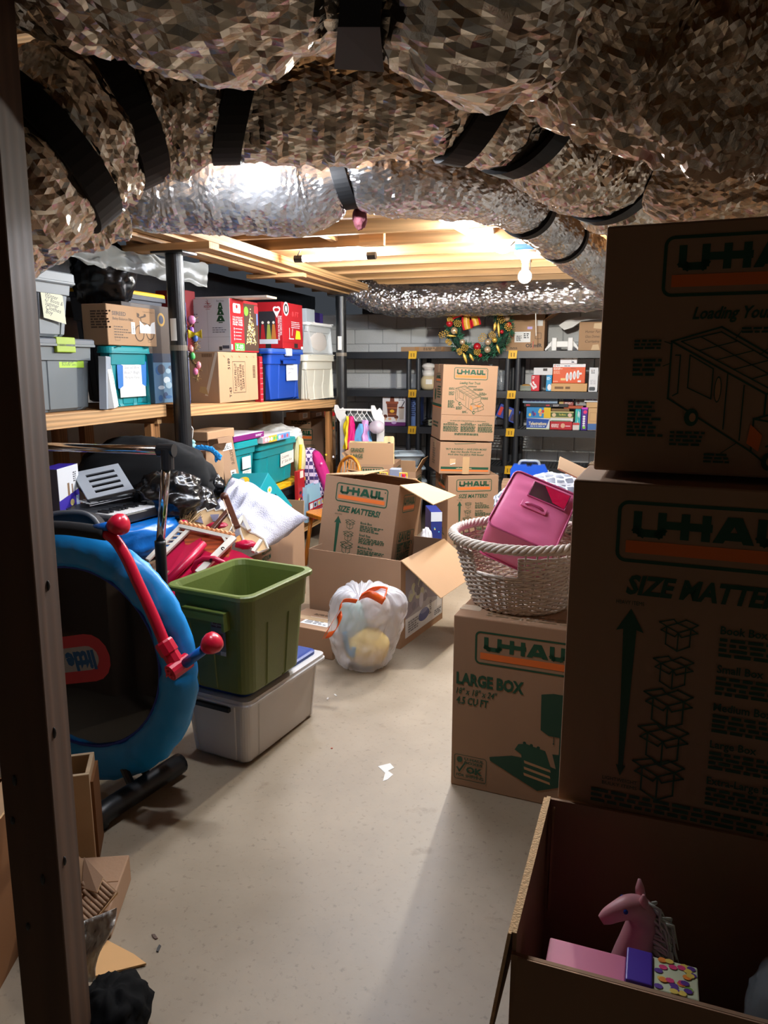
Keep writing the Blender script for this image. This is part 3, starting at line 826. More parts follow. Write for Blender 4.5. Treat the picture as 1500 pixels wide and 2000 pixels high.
# ------------------------------------------------------------------ foil wrapped ducts
def duct(name, label, pts, mt, seed=0, amp=.012, straps=(), strapw=.05, step=.0065, seg=0, wr=1.0, jit=.0014, cir=.5):
    """pts: (px, py, distance, radius in metres) along the centre line; the jacket is folded into small flat facets"""
    S0 = spline([tuple(at(p[0], p[1], p[2])) + (p[3],) for p in pts], 40)
    S = [S0[0]]; acc = 0
    for a, b in zip(S0[:-1], S0[1:]):
        acc += (Vector(b[:3]) - Vector(a[:3])).length
        if acc >= step: S.append(b); acc = 0
    P = [Vector(s[:3]) for s in S]; n = len(P)
    base = P[n // 2]
    t = thing(name, label, 'duct', base)
    fr = []; rnd = random.Random(seed); seg = int(2 * math.pi * max(p[3] for p in pts) / .0095)
    x = None; s_ = 0; m = MB(); prev = None
    L_ = [0]
    for a, b in zip(P[:-1], P[1:]): L_.append(L_[-1] + (b - a).length)
    cinch = [(min(range(n), key=lambda q: abs(750 + FPX * P[q].x / (P[q].y * CP - (P[q].z - CAMH) * SP) - f)), skew) for f, skew in straps]
    for i in range(n):
        d = (P[min(i + 1, n - 1)] - P[max(i - 1, 0)]).normalized()
        if i: s_ += (P[i] - P[i - 1]).length
        if x is None: x = d.cross(Vector((0, 0, 1)))
        x = (x - d * x.dot(d)).normalized(); y = d.cross(x)
        r = S[i][3]; fr.append((P[i], d, x, y, r)); row = []
        for k in range(seg):
            a = 2 * math.pi * (k + .5 * (i % 2)) / seg; ca, sa = math.cos(a), math.sin(a)
            q = Vector((s_ * 6 * wr + seed * 9, ca * 1.5, sa * 1.5)); c3 = Vector((s_, ca * r * cir, sa * r * cir + s_ * .25)) + Vector((seed * 1.7, 0, 0))
            dn = noise.noise(q) * 1.0 + (noise.voronoi(c3 * 13 * wr)[0][0] - .42) * 2.0 + (noise.voronoi(c3 * 31 * wr + q * .3)[0][0] - .42) * 1.35 + (noise.voronoi(c3 * 74)[0][0] - .42) * .85
            e = x * ca + y * sa
            g = max([math.exp(-((s_ - L_[ci] - sk * e.z) / (strapw * .75)) ** 2) for ci, sk in cinch] or [0])
            row.append(m.v(P[i] - base + e * (r * (1 - .07 * g) + (amp * dn + jit * rnd.uniform(-1, 1)) * (1 - .75 * g)) + d * rnd.uniform(-1, 1) * step * .35))
        if prev:
            for k in range(seg):
                k2 = (k + 1) % seg
                if i % 2: tr_ = ((prev[k], prev[k2], row[k]), (prev[k2], row[k2], row[k]))
                else: tr_ = ((prev[k], row[k2], row[k]), (prev[k], prev[k2], row[k2]))
                for f in tr_: m.F.append(list(f)); m.I.append(0)
        else: m.F.append(row[::-1]); m.I.append(0)
        prev = row
    m.F.append(prev); m.I.append(0)
    m.build('foil_jacket', mt, t, smooth=False)
    for i, skew in cinch:
        p, d, x, y, r = fr[i]; r *= .93
        m = MB(); w = strapw / 2
        R = []
        for off, rr in ((-w, r - .004), (-w, r + .009), (w, r + .009), (w, r - .004)):
            E = [x * math.cos(2 * math.pi * k / 48) + y * math.sin(2 * math.pi * k / 48) for k in range(48)]
            R.append([p - base + d * (off + skew * e.z) + e * (rr + .004 + amp * .25) for e in E])
        m.loft(R, 0, True, endless=True); m.build('strap', STRAP, t, smooth=False)
    return t
dn_ = duct('foil_duct', 'nearest foil duct sagging overhead, pinched by one broad black strap', [(-150, -190, 1.42, .15), (60, -160, 1.36, .15), (230, -150, 1.22, .16), (420, -125, 1.14, .165), (600, -135, 1.14, .145), (700, -165, 1.15, .125), (800, -120, 1.13, .14), (940, -62, 1.12, .15), (1080, -50, 1.14, .14)], FOIL, 1, .016, straps=((700, 0),), strapw=.085)
m = MB(); qd = [at(px, py, D_) - dn_.location for px, py, D_ in ((672, -60, .99), (750, -60, .99), (742, 50, 1.03), (750, 138, 1.18), (653, 132, 1.18), (660, 50, 1.03))]
m.slab(qd, (0, -.8, -.6), .006); m.build('strap_tail', STRAP, dn_)
duct('foil_duct', 'long foil duct sweeping from the stud across the ceiling, cinched by many black straps', [(-60, 400, 1.48, .15), (40, 340, 1.52, .155), (140, 265, 1.57, .155), (260, 205, 1.63, .14), (420, 190, 1.68, .125), (640, 190, 1.72, .118), (860, 196, 1.75, .118), (1000, 225, 1.82, .122), (1090, 275, 2.0, .13), (1190, 335, 2.25, .14), (1330, 430, 2.9, .15)], FOIL, 2, .014, straps=((92, 0), (226, 0), (478, .05), (932, .05), (1024, .05), (1195, .05)), strapw=.058)
duct('foil_duct', 'bright foil duct lit by the tube lamp behind the strapped ducts, dipping to the corner', [(215, 345, 2.42, .09), (262, 362, 2.45, .12), (330, 370, 2.48, .13), (480, 368, 2.48, .132), (600, 372, 2.48, .128), (665, 350, 2.44, .082), (740, 345, 2.44, .11), (850, 350, 2.5, .115), (960, 372, 2.65, .10), (1050, 425, 3.0, .095), (1130, 490, 3.7, .11), (1200, 548, 4.5, .12)], FOIL_BRIGHT, 3, .007, straps=((672, -.015), (1032, .03), (1098, .02)), strapw=.045)
duct('foil_duct', 'huge baggy foil duct over the stacked moving boxes', [(1040, -120, 1.2, .11), (1120, 0, 1.25, .13), (1230, 75, 1.3, .145), (1380, 105, 1.3, .155), (1560, 110, 1.28, .165), (1760, 120, 1.25, .165)], FOIL_SOFT, 4, .020, wr=.6, cir=1.6)
duct('foil_duct', 'plain foil duct behind the top moving box, below the baggy one', [(1290, 330, 1.95, .09), (1340, 345, 1.93, .12), (1450, 340, 1.9, .135), (1700, 330, 1.88, .14)], FOIL_SOFT, 5, .01, wr=.7, cir=1.6)
duct('foil_duct', 'foil duct along the back wall above the plastic racks', [(655, 548, 6.75, .08), (700, 566, 6.68, .125), (770, 585, 6.62, .135), (900, 584, 6.5, .135), (1050, 577, 6.3, .138), (1260, 566, 6.05, .14)], FOIL_BRIGHT, 6, .010)
duct('foil_duct', 'crumpled foil stub behind the strapped duct beside the stud', [(60, 455, 2.0, .075), (150, 420, 2.05, .085), (230, 395, 2.1, .075)], FOIL, 7, .012)
# torn insulation scraps showing pink batting
t = thing('insulation_scrap', 'pink batting poking from torn foil under the bright duct', 'insulation', at(703, 425, 2.5))
m = blob((0, 0, 0), (.022, .02, .035), 3, .35, 3, 20, 14); m.build('pink_batting', mat('pink_batting', (170, 100, 110), rough=.95, bump=.6, bscale=60), t, smooth=True)
t = thing('foil_tape_patch', 'printed foil tape patch where the strapped duct meets the baggy one', 'foil patch', at(1030, 150, 1.25))
m = MB(); m.grid(lambda i, j: Vector((-.045 + .09 * i + .012 * math.sin(5 * j), .004 * math.sin(9 * i), .03 - .06 * j + .012 * math.sin(4 * i))), 10, 8); m.build('foil_tape', foil_mat('reddish_foil', (196, 150, 146), rough=.35, scale=20), t, smooth=True, solid=.002)

# ------------------------------------------------------------------ plastic sheet tucked above the shelves
PLAST = sheer_mat('milky_plastic_sheet', (168, 170, 166), alpha=.45, rough=.3, bump=.5, bscale=18)
t = thing('plastic_sheet', 'milky plastic sheeting sagging above the shelf behind the column', 'plastic sheet', rm(-.4, -.2, 1.85))
m = MB()
def sheet(i, j):
    p = at(55 + 352 * i, 452 + 66 * i, 3.1 + 1.3 * i) .lerp(at(60 + 345 * i, 492 + 70 * i - 30 * max(0, .35 - i) , 3.1 + 1.25 * i), j)
    p += Vector((0, .05 * noise.noise(Vector((i * 9, j * 3, 1))), .03 * noise.noise(Vector((i * 14, j * 4, 7)))))
    return p - rm(-.4, -.2, 1.85)
m.grid(sheet, 50, 10); m.build('sheeting', PLAST, t, smooth=True)

# ------------------------------------------------------------------ built-in wooden shelves
def shelf_bay(label, va, vb, za, zb, zlow, ups):
    t = thing('wooden_shelf', label, 'shelf', (0, 0, 0)); t.matrix_world = ROOM
    m = MB(); m.slab([(-.08, va, za - .02), (-.08, vb, zb - .02), (-.72, vb, zb - .02), (-.72, va, za - .02)], (0, 0, 1), .018); m.build('deck_board', PLY, t)
    m = MB(); m.bar((-.075, va, za - .035), (-.075, vb, zb - .035), .04, .062); m.build('front_rail', PINE_Y, t, bevel=.003)
    m = MB(); m.bar((-.70, va, za - .06), (-.70, vb, zb - .06), .04, .08); m.build('rear_rail', PINE_Y, t)
    for v in (va + .03, vb - .03):
        z = za + (zb - za) * (v - va) / (vb - va)
        m = MB(); m.bar((-.08, v, z - .062), (-.72, v, z - .062), .036, .08); m.build('cross_bearer', PINE, t)
    m = MB(); m.slab([(-.08, va, zlow - .018), (-.08, vb, zlow - .018), (-.72, vb, zlow - .018), (-.72, va, zlow - .018)], (0, 0, 1), .018); m.build('deck_board', PLY, t)
    m = MB(); m.bar((-.075, va, zlow - .045), (-.075, vb, zlow - .045), .04, .085); m.build('front_rail', PINE_Y, t, bevel=.003)
    for u, v in ups:
        z = za + (zb - za) * (v - va) / (vb - va)
        m = MB(); m.box(u - .019, u + .019, v - .04, v + .04, 0, z - .1); m.build('upright', PINE_Z, t)
    return t
shelf_bay('pine shelf with gray and teal totes, beside the wooden stud', -1.9, -.06, 1.232, 1.232, .26, ((-.12, -.10), (-.70, -.1), (-.70, -.95), (-.12, -1.8), (-.70, -1.8)))
shelf_bay('pine shelf with holiday cartons and totes, between the steel columns', .06, SPAN + .06, 1.222, 1.14, .24, ((-.12, SPAN), (-.70, .12), (-.70, 1.2), (-.70, SPAN)))

# ------------------------------------------------------------------ black plastic racks on the back wall
RACK = mat('black_rack_plastic', (40, 43, 48), rough=.42, var=.08, spec=.6)
YCLIP = mat('yellow_clip', (236, 184, 30), rough=.5, var=.08)
TIERS = (1.55, 1.192, .848, .50, .15)
RW, RD = .925, .50
def make_rack(label):
    t = thing('plastic_rack', label, 'shelving rack', (0, 0, 0), YAW, 'black plastic racks')
    for z in TIERS:
        m = MB()
        m.box(0, RW, 0, .03, z - .062, z); m.box(0, RW, RD - .03, RD, z - .062, z); m.box(0, .03, .03, RD - .03, z - .062, z); m.box(RW - .03, RW, .03, RD - .03, z - .062, z)
        for i in range(1, 30): m.box(i * RW / 30 - .004, i * RW / 30 + .004, .03, RD - .03, z - .012, z - .002)
        for i in range(1, 8): m.box(.03, RW - .03, .03 + i * (RD - .06) / 8 - .005, .03 + i * (RD - .06) / 8 + .005, z - .014, z - .003)
        for i in range(1, 4): m.box(i * RW / 4 - .02, i * RW / 4 + .02, .03, RD - .03, z - .016, z - .001)
        m.build('shelf_panel', RACK, t, bevel=0)
    for x in (.045, RW - .045):
        for y in (.03, RD - .03):
            m = MB(); m.tube([(x, y, 0), (x, y, TIERS[0] - .06)], .024, 14); m.build('upright_tube', RACK, t, smooth=False)
    for z in TIERS[:4]:
        m = MB(); m.slab([(RW - .04, -.004, z - .066), (RW + .036, -.004, z - .066), (RW + .042, -.004, z + .004), (RW - .034, -.004, z + .004)], (0, -1, 0), .012); m.box(RW - .036, RW + .04, -.014, .05, z - .001, z + .006)
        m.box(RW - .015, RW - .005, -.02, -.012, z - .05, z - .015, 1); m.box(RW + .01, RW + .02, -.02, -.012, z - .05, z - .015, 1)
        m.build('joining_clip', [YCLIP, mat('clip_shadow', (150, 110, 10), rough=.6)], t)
    return t
R3 = at(1000, 760, 6.8); R3.z = 0
racks = [make_rack('black plastic rack nearest the steel column, holding the ice cream maker box')]
racks.append(copy_tree(racks[0])); racks.append(copy_tree(racks[0]))
racks[1]['label'] = 'middle black plastic rack, half hidden behind the tower of moving boxes'
racks[2]['label'] = 'black plastic rack full of board games behind the pink case'
for i, r_ in enumerate(racks): r_.location = R3 + UD * (RW + .004) * (i - 2)
def rk(px, off=0.03, z=1.2):
    """distance at which column px crosses the rack front, off behind it"""
    Q = R3 + VD * off; k = (px - 750) / FPX; dz = z - CAMH
    t = (k * (Q.y * CP - dz * SP) - Q.x) / (UD.x - k * UD.y * CP)
    return (Q + UD * t).y

# ------------------------------------------------------------------ things on the shelf boards
def zs(px, off=.1):
    D = sh(px, off); v = uv(Vector((xat(px, D, 1.2), D, 0)))[1]
    return 1.232 if v < 0 else 1.222 - .082 * v / SPAN
def frame_of(O, X, Y):
    """matrix with origin O, x towards X, y towards Y (made square)"""
    x = (X - O); y = (Y - O); lx, ly = x.length, y.length
    x.normalize(); y = (y - x * y.dot(x)).normalized(); z = x.cross(y)
    return Matrix(((x.x, y.x, z.x, O.x), (x.y, y.y, z.y, O.y), (x.z, y.z, z.z, O.z), (0, 0, 0, 1))), lx, ly
GRAYT = mat('gray_tote_plastic', (104, 112, 116), rough=.5, var=.06)
LGRAYT = mat('light_gray_tote_plastic', (136, 144, 150), rough=.5, var=.06)
SLATE = mat('slate_lid_plastic', (92, 100, 110), rough=.5, var=.06)
LIME = mat('lime_latch', (158, 186, 40), rough=.5, var=.06)
TEAL = mat('teal_tote_plastic', (0, 136, 146), rough=.42, var=.06)
TEAL_LID = mat('teal_lid_plastic', (0, 146, 154), rough=.42, var=.05)
BLUET = mat('royal_blue_tote_plastic', (22, 66, 158), rough=.4, var=.06)
SLBLUE = mat('dusty_blue_lid', (52, 88, 160), rough=.5, var=.05)
BEIGET = mat('beige_tote_plastic', (206, 204, 190), rough=.5, var=.04)
CLEAR = mat('cloudy_clear_plastic', (214, 218, 218), rough=.28, var=.05, alpha=.5, bump=.15, bscale=14)
YELLOW = mat('yellow_lid_plastic', (228, 178, 24), rough=.45, var=.06)
BAG = mat('black_bag_film', (13, 14, 16), rough=.26, var=.2, bump=.35, bscale=11, spec=.7)
def card(c, name=None, rough=.5): return mat(name or 'card_%d_%d_%d' % c, c, rough=rough, var=.06, vscale=4)

b = cbox(72, 0, 657, sh(72, .1), w=.42, pxr=194, zb=1.232)
t = tote('storage_tote', 'dark gray tote with lime green latch and green tape label', b, GRAYT, SLATE, latch=LIME, flute=((.12, .05), (.88, .05)), taper=.012)
note(t, b, 'right', b['d'] * .44, b['h'] * .60, b['d'] * .84, b['h'] * .735, ('Toddler Clothes', 'and Stuff', 'bundle sets'), (172, 214, 58), .011, off=-.016, sh=.35)
note(t, b, 'right', b['d'] * .50, b['h'] * .735, b['d'] * .72, b['h'] * .79, (), (226, 226, 222), off=-.016)
zt = 1.232 + b['h']
b = cbox(56, 0, 518, sh(56, .1), w=.40, pxr=154, zb=zt + .003)
t = tote('storage_tote', 'light gray tote with yellowed paper note, on top of the dark gray tote', b, LGRAYT, LGRAYT, lidh=.05, flute=((.14, .06), (.86, .06)), taper=.02)
note(t, b, 'right', b['d'] * .36, b['h'] * .28, b['d'] * .80, b['h'] * .72, ('Winter', '2T Boots &', 'Summer', 'Clothes', 'Boy'), (206, 208, 178), .017, off=-.012, tilt=-.02, tapec=(40, 44, 48), sh=.3)
b = cbox(219, 0, 675, sh(219, .1), pxl=196, pxr=299, zb=1.232)
t = tote('storage_tote', 'teal tote with torn white paper note, under the small kraft bike carton', b, TEAL, TEAL_LID, flute=((.2, .08), (.8, .08)), taper=.016, r=.04)
P = Pr(); W, H = b['d'], b['h']
P.rect(W * .22, H * .30, W * .36, H * .80, (22, 110, 190)); P.rect(W * .78, H * .32, W * .93, H * .75, (22, 110, 190))
P.poly([(W * .26, H * .15), (W * .88, H * .15), (W * .88, H * .32), (W * .80, H * .36), (W * .80, H * .72), (W * .90, H * .76), (W * .90, H * .88), (W * .28, H * .88), (W * .24, H * .72), (W * .36, H * .68), (W * .34, H * .34), (W * .26, H * .30)], (226, 228, 226))
P.rect(W * .38, H * .80, W * .68, H * .92, (22, 110, 190))
for i, s in enumerate(('Gas ust Box', 'Beach Bags', 'Memphis Purse')): P.text(s, W * .38, H * (.63 - .085 * i), H * .045, (120, 130, 140), sh=.2, fit=W * .36)
on(t, b, 'right', P, 'paper_note', -.012)
zt = 1.232 + b['h']
b2 = cbox(212, 0, 592, sh(213, .11), pxl=164, pxr=307, zb=zt + .003)
t = carton('cardboard_box', 'small kraft balance bike carton on the teal tote', b2, KRAFT2, tape=False)
P = Pr(); W, H = b2['d'], b2['h']; dk = (70, 48, 30)
P.text('SEREED', W * .10, H * .74, H * .09, dk, bold=.03, fit=W * .27); P.text('Baby Balance Bike', W * .11, H * .625, H * .07, dk, fit=W * .40); P.text('Customized Package V2', W * .72, H * .88, H * .028, dk, fit=W * .24)
for i in range(5): P.par(W * .12, H * (.44 - .065 * i), W * (.30 + .1 * (i % 3)), H * (.48 - .065 * i), 1, dk, rag=.05)
P.frame(W * .13, H * .12, W * .23, H * .20, .003, .0015, dk); P.frame(W * .80, H * .11, W * .87, H * .17, .002, .0015, dk)
for cx, cy, r in ((.63, .33, .10), (.86, .36, .09)): P.frame(W * cx - W * r, H * cy - W * r, W * cx + W * r, H * cy + W * r, W * r * .98, W * .014, dk)
P.line([(W * .63, H * .33), (W * .68, H * .62), (W * .86, H * .56), (W * .88, H * .36)], W * .012, dk); P.line([(W * .68, H * .62), (W * .67, H * .72), (W * .60, H * .76), (W * .60, H * .84)], W * .012, dk); P.line([(W * .67, H * .74), (W * .76, H * .78)], W * .02, dk)
P.ell(W * .62, H * .80, W * .025, W * .02, dk); P.ell(W * .76, H * .80, W * .025, W * .02, dk)
P.rect(W * .46, H * .30, W * .54, H * .60, (232, 230, 226)); P.par(W * .49, H * .34, W * .52, H * .5, 6, (60, 60, 60))
P.poly([(W * .64, H * .34), (W * .97, H * .34), (W * .97, H * .66), (W * .90, H * .62), (W * .86, H * .52), (W * .80, H * .58), (W * .74, H * .54), (W * .64, H * .66)], (236, 236, 234))
on(t, b2, 'right', P)
P = Pr(); P.par(W * .12, H * .4, W * .4, H * .85, 7, (88, 62, 40)); on(t, b2, 'front', P)
for i, (px, cc, lab) in enumerate(((203, (150, 158, 168), 'gray binder standing against the dark gray tote on the shelf'), (218, (224, 222, 214), 'white binder of loose papers leaning beside the teal tote'))):
    D = sh(px, .06); c = Vector((xat(px, D, 1.232), D, 1.232))
    t = thing('binder', lab, 'binder', c, YAW + .15, 'binders on the shelf', rot=(0, (.05, -.10)[i], YAW + .5))
    m = MB(); hh = .235
    m.box(-.016, -.013, -.02, .13, 0, hh); m.box(.013, .016, -.02, .13, 0, hh); m.box(-.016, .016, -.023, -.02, 0, hh); m.build('cover', card(cc), t, bevel=.001)
    m = MB(); m.box(-.011, .010, -.015, .125, .006, hh - .015); m.build('pages', PAPER, t)
D = sh(200, .42); c = at(202, 538, D)
t = thing('trash_bag', 'full black trash bag behind the light gray tote', 'bag', (c.x, c.y, 1.45))
m = blob((0, 0, c.z - 1.45), (.16, .13, .18), 3, .24, 2.2, 56, 40, flat=c.z - 1.45); m.build('bag_film', BAG, t, smooth=True)
m = MB(); m.slab([(.02, -.15, .21), (.05, -.15, .20), (.085, -.145, .12), (.06, -.15, .10)], (0, -1, 0), .001); m.build('paper_tag', PAPER, t)
b = cbox(226, 0, 559, sh(226, .36), w=.26, pxr=333, zb=1.232)
t = tote('storage_tote', 'gray tote with yellow lid at the back of the shelf, behind the kraft bike carton', b, mat('charcoal_tote_plastic', (70, 76, 86), rough=.5), YELLOW, lidh=.028)
b = cbox(250, 0, 588, sh(250, .22), w=.11, pxr=340, zb=1.232)
t = parcel('printed_carton', 'dark brown carton with gold roundels behind the kraft bike carton', b, card((72, 60, 52)))
P = Pr(); W, H = b['d'], b['h']
for x in (.45, .8): P = Pr(); P.ell(W * x, H * .86, H * .07, H * .07, (176, 136, 50)); P.ell(W * x, H * .86, H * .045, H * .045, (40, 50, 76)); on(t, b, 'right', P, 'gold_roundel')
b = cbox(304, 0, 690, sh(304, .1), w=.11, pxr=356, zb=1.232)
t = parcel('printed_carton', 'blue and white printed carton half hidden by the near steel column', b, card((84, 120, 150)))
P = Pr(); W, H = b['d'], b['h']
P.rect(0, H * .82, W, H, (26, 44, 70))
for i in range(16): P.ell(W * RN.uniform(.1, .9), H * RN.uniform(.1, .75), W * RN.uniform(.04, .14), W * RN.uniform(.03, .1), RN.choice(((40, 90, 140), (190, 204, 214), (30, 60, 100), (150, 178, 196), (60, 70, 90))))
on(t, b, 'right', P)
b = cbox(361, 0, 589, sh(361, .08), pxl=346, pxr=373, zb=zs(361))
t = parcel('flat_carton', 'tall flat blue carton standing just behind the near steel column', b, card((40, 92, 176)))
P = Pr(); W, H = b['d'], b['h']; P.rect(W * .3, H * .86, W * .75, H * .96, (120, 200, 110)); P.par(W * .3, H * .05, W * .9, H * .35, 14, (190, 206, 226)); P.rect(W * .4, H * .4, W * .6, H * .5, (70, 120, 196)); on(t, b, 'right', P)
b = cbox(366, 686, 566, sh(366, .34), w=.2, pxr=386)
t = parcel('storage_bin', 'red bin behind the white holiday carton', b, card((110, 20, 28)), cat='bin')

# tree carton, holiday carton, white board
b = cbox(430, 0, 687, sh(430, .08), pxl=373, pxr=505, zb=zs(430))
tc_ = b
t = carton('cardboard_box', 'kraft artificial tree carton with tape peeling from its end', b, KRAFT2, tape=False)
P = Pr(); W, H = b['d'], b['h']; dk = (44, 34, 26)
P.frame(W * .33, H * .18, W * .66, H * .82, .004, .003, dk)
for i, s in enumerate(('7.5-FOOT PRE-LIT', 'COVINGTON', 'QUICK SET\u00ae FIR', 'CLEAR LIGHTS')):
    f = (.56, .40, .54, .48)[i]
    P.text(s, W * (.425 + .066 * i), H * .5 - H * f / 2, W * .05, dk, bold=.02, rot=math.pi / 2, fit=H * f)
P.text('T-63', W * .29, H * .10, W * .055, dk, bold=.02, rot=math.pi / 2, fit=H * .2); P.text('5189', W * .27, H * .66, W * .055, dk, bold=.02, rot=math.pi / 2, fit=H * .22)
for i in range(9): P.rect(W * .86, H * (.48 + .03 * i), W * .93, H * (.495 + .03 * i), dk)
for i in range(5): P.line([(W * (.12 + .19 * i), H * .93), (W * (.15 + .19 * i), H * .90)], .003, (120, 84, 50))
on(t, b, 'right', P)
P = Pr(); w_ = b['w']
for i in range(10): P.rect(w_ * (.45 + .035 * i), H * .90, w_ * (.465 + .035 * i), H * .965, (96, 70, 44))
P.poly([(w_ * .90, H * .99), (w_ * .99, H * .99), (w_ * .60, H * .14), (w_ * .50, H * .15)], (214, 200, 178)); P.poly([(w_ * .30, H * .22), (w_ * .62, H * .16), (w_ * .55, H * .32), (w_ * .36, H * .33)], (190, 160, 112))
on(t, b, 'front', P, 'peeling_tape', rough=.25)
zt = b['loc'].z + b['h']
b = cbox(452, 0, 582, sh(452, .09), pxl=370, pxr=506, zb=zt + .003)
hb = b
RED = card((176, 22, 34)); GREYW = card((200, 203, 208))
t = parcel('printed_carton', 'white and red holiday tree carton on the kraft tree carton', b, {'all': KRAFT, 'front': GREYW, 'right': RED})
P = Pr(); W, H = b['w'], b['h']
P.text('HOLIDAY', W * .40, H * .83, H * .045, (150, 30, 40), bold=.02, fit=W * .18); P.text('LIVING', W * .44, H * .79, H * .025, (150, 30, 40), fit=W * .1)
P.line([(W * .49, H * .97), (W * .49, H * .885)], .003, (150, 40, 40)); P.line([(W * .43, H * .91), (W * .55, H * .91)], .0025, (150, 40, 40)); P.line([(W * .45, H * .95), (W * .53, H * .88)], .0025, (150, 40, 40))
P.line([(W * .47, 0), (W * .47, H)], .0015, (150, 152, 156)); P.line([(0, H * .28), (W, H * .28)], .0015, (150, 152, 156))
gt = (22, 66, 36); x = W * .78
for y0, y1, hw in ((.80, .92, .06), (.69, .80, .085), (.57, .68, .10)):
    P.poly([(x - W * hw, H * y0), (x + W * hw, H * y0), (x + W * hw * .4, H * y1), (x - W * hw * .4, H * y1)], gt); P.ell(x, H * (y0 + y1) / 2 - H * .015, W * .014, W * .014, (230, 230, 230))
P.line([(x - W * .04, H * .55), (x + W * .04, H * .55)], .005, gt); P.text('Easy Setup', W * .70, H * .94, H * .03, (70, 70, 80), fit=W * .17)
for i in range(8): P.par(W * .03, H * (.92 - .075 * i), W * .28, H * (.95 - .075 * i), 1, (110, 112, 118), rag=.6)
for i in range(3): P.par(W * .58, H * (.36 + .04 * i), W * .93, H * (.385 + .04 * i), 1, (110, 112, 118), rag=.4)
P.rect(W * .80, H * .06, W * .96, H * .12, (70, 76, 90)); P.rect(W * .72, H * .03, W * .79, H * .10, (60, 60, 60))
on(t, b, 'front', P)
P = Pr(); W, H = b['d'], b['h']
P.rect(W * .47, H * .03, W * .99, H * .95, (66, 46, 34))
for i in range(150):
    f = RN.random() ** .6; y = H * (.90 - .74 * f); xx = W * .73 + W * .20 * f * RN.uniform(-1, 1)
    P.ell(xx, y, W * .012, W * .012, RN.choice(((246, 224, 150), (250, 238, 196), (214, 184, 100))), 6); P.k -= 1
P.k += 2
P.rect(W * .93, H * .55, W * .99, H * .80, (90, 110, 160)); P.ell(W * .56, H * .80, W * .075, W * .075, (110, 180, 50)); P.rr(W * .86, H * .78, W * 1.0, H * .93, .01, (190, 40, 50))
P.rr(W * .10, H * .74, W * .36, H * .92, .012, (236, 236, 232)); P.text('HOLIDAY', W * .13, H * .79, H * .03, (176, 22, 34), bold=.02, fit=W * .2); P.ell(W * .23, H * .86, W * .03, W * .03, (176, 22, 34))
for i, s in enumerate(('7.5 FOOT', 'PRE-LIT CASHEL', 'SLIM FIR', 'PINE TREE')): P.text(s, W * .08, H * (.64 - .045 * i), H * .032, (246, 230, 230), bold=.02, fit=W * .34)
for i in range(4): P.ell(W * .12, H * (.44 - .065 * i), W * .012, W * .02, (240, 220, 220)); P.par(W * .16, H * (.43 - .065 * i), W * .40, H * (.45 - .065 * i), 1, (240, 220, 220))
P.rr(W * .12, H * .02, W * .46, H * .17, .008, (72, 164, 60)); P.text('T-33', W * .17, H * .07, H * .07, (244, 248, 240), bold=.03, fit=W * .24); P.text('CLEAR LIGHTS', W * .15, H * .03, H * .022, (244, 248, 240), fit=W * .28)
P.rect(W * .0, H * .04, W * .05, H * .14, (236, 236, 232))
on(t, b, 'right', P)
zt = b['loc'].z + b['h']
bb = cbox(520, 0, 571, sh(452, .09) - .02, pxl=362, pxr=540, zb=zt + .003, h=.014)
t = thing('white_board', 'thin white board lying flat on the holiday tree carton', 'board', bb['loc'], YAW)
m = MB(); m.box(-bb['w'] / 2, bb['w'] / 2, -bb['d'] / 2, bb['d'] / 2, 0, .012); m.build('board_panel', WHITE, t, bevel=.001)
m = MB(); m.box(bb['w'] / 2 - .001, bb['w'] / 2 + .002, -bb['d'] / 2, bb['d'] / 2, .001, .011); m.build('edge_band', KRAFTE, t)

# hanging garland of eggs
D = sh(374, -.03); top = at(381, 625, D); bot = at(384, 742, D)
t = thing('egg_garland', 'straw garland with pastel eggs and a yellow bow beside the near column', 'garland', bot)
q = spline([tuple(Vector((.0, 0, (top - bot).z)))] + [(-.03 * (1 if i % 2 else -.2), .01, (top - bot).z * (1 - i / 5)) for i in range(1, 5)] + [(0, 0, 0)], 8)
m = MB()
for k in range(130):
    p = Vector(q[RN.randrange(len(q))]); d = Vector((RN.uniform(-1, 1), RN.uniform(-.6, .6), RN.uniform(-.6, 1))) * .03
    m.tube([p - d * .5, p + d], .0014, 4)
m.tube(q, .006, 6); o = m.build('straw', mat('straw', (150, 122, 78), rough=.9, var=.3, vscale=40), t); o['kind'] = 'stuff'
for i, (f, c_) in enumerate(((.02, (236, 140, 190)), (.18, (150, 100, 190)), (.30, (70, 110, 200)), (.48, (240, 150, 150)), (.62, (90, 200, 110)), (.75, (244, 150, 160)), (.86, (240, 130, 170)))):
    p = Vector(q[int(f * (len(q) - 1))]) + Vector((RN.uniform(-.02, .02), -.015, 0)); m = MB(); m.ball(p, (.014, .014, .019) if i else (.022, .02, .022), 12, 8); m.build('egg', card(c_, rough=.35), t, smooth=True)
m = MB(); z = (top - bot).z * .70
for s in (-1, 1): m.grid(lambda i, j: Vector((.01 + s * .035 * i, -.03 + .012 * math.sin(i * 3), z + (j - .5) * .035 * (.3 + i) + .02)), 6, 3)
m.build('yellow_bow', card((226, 200, 30)), t, smooth=True, solid=.001)
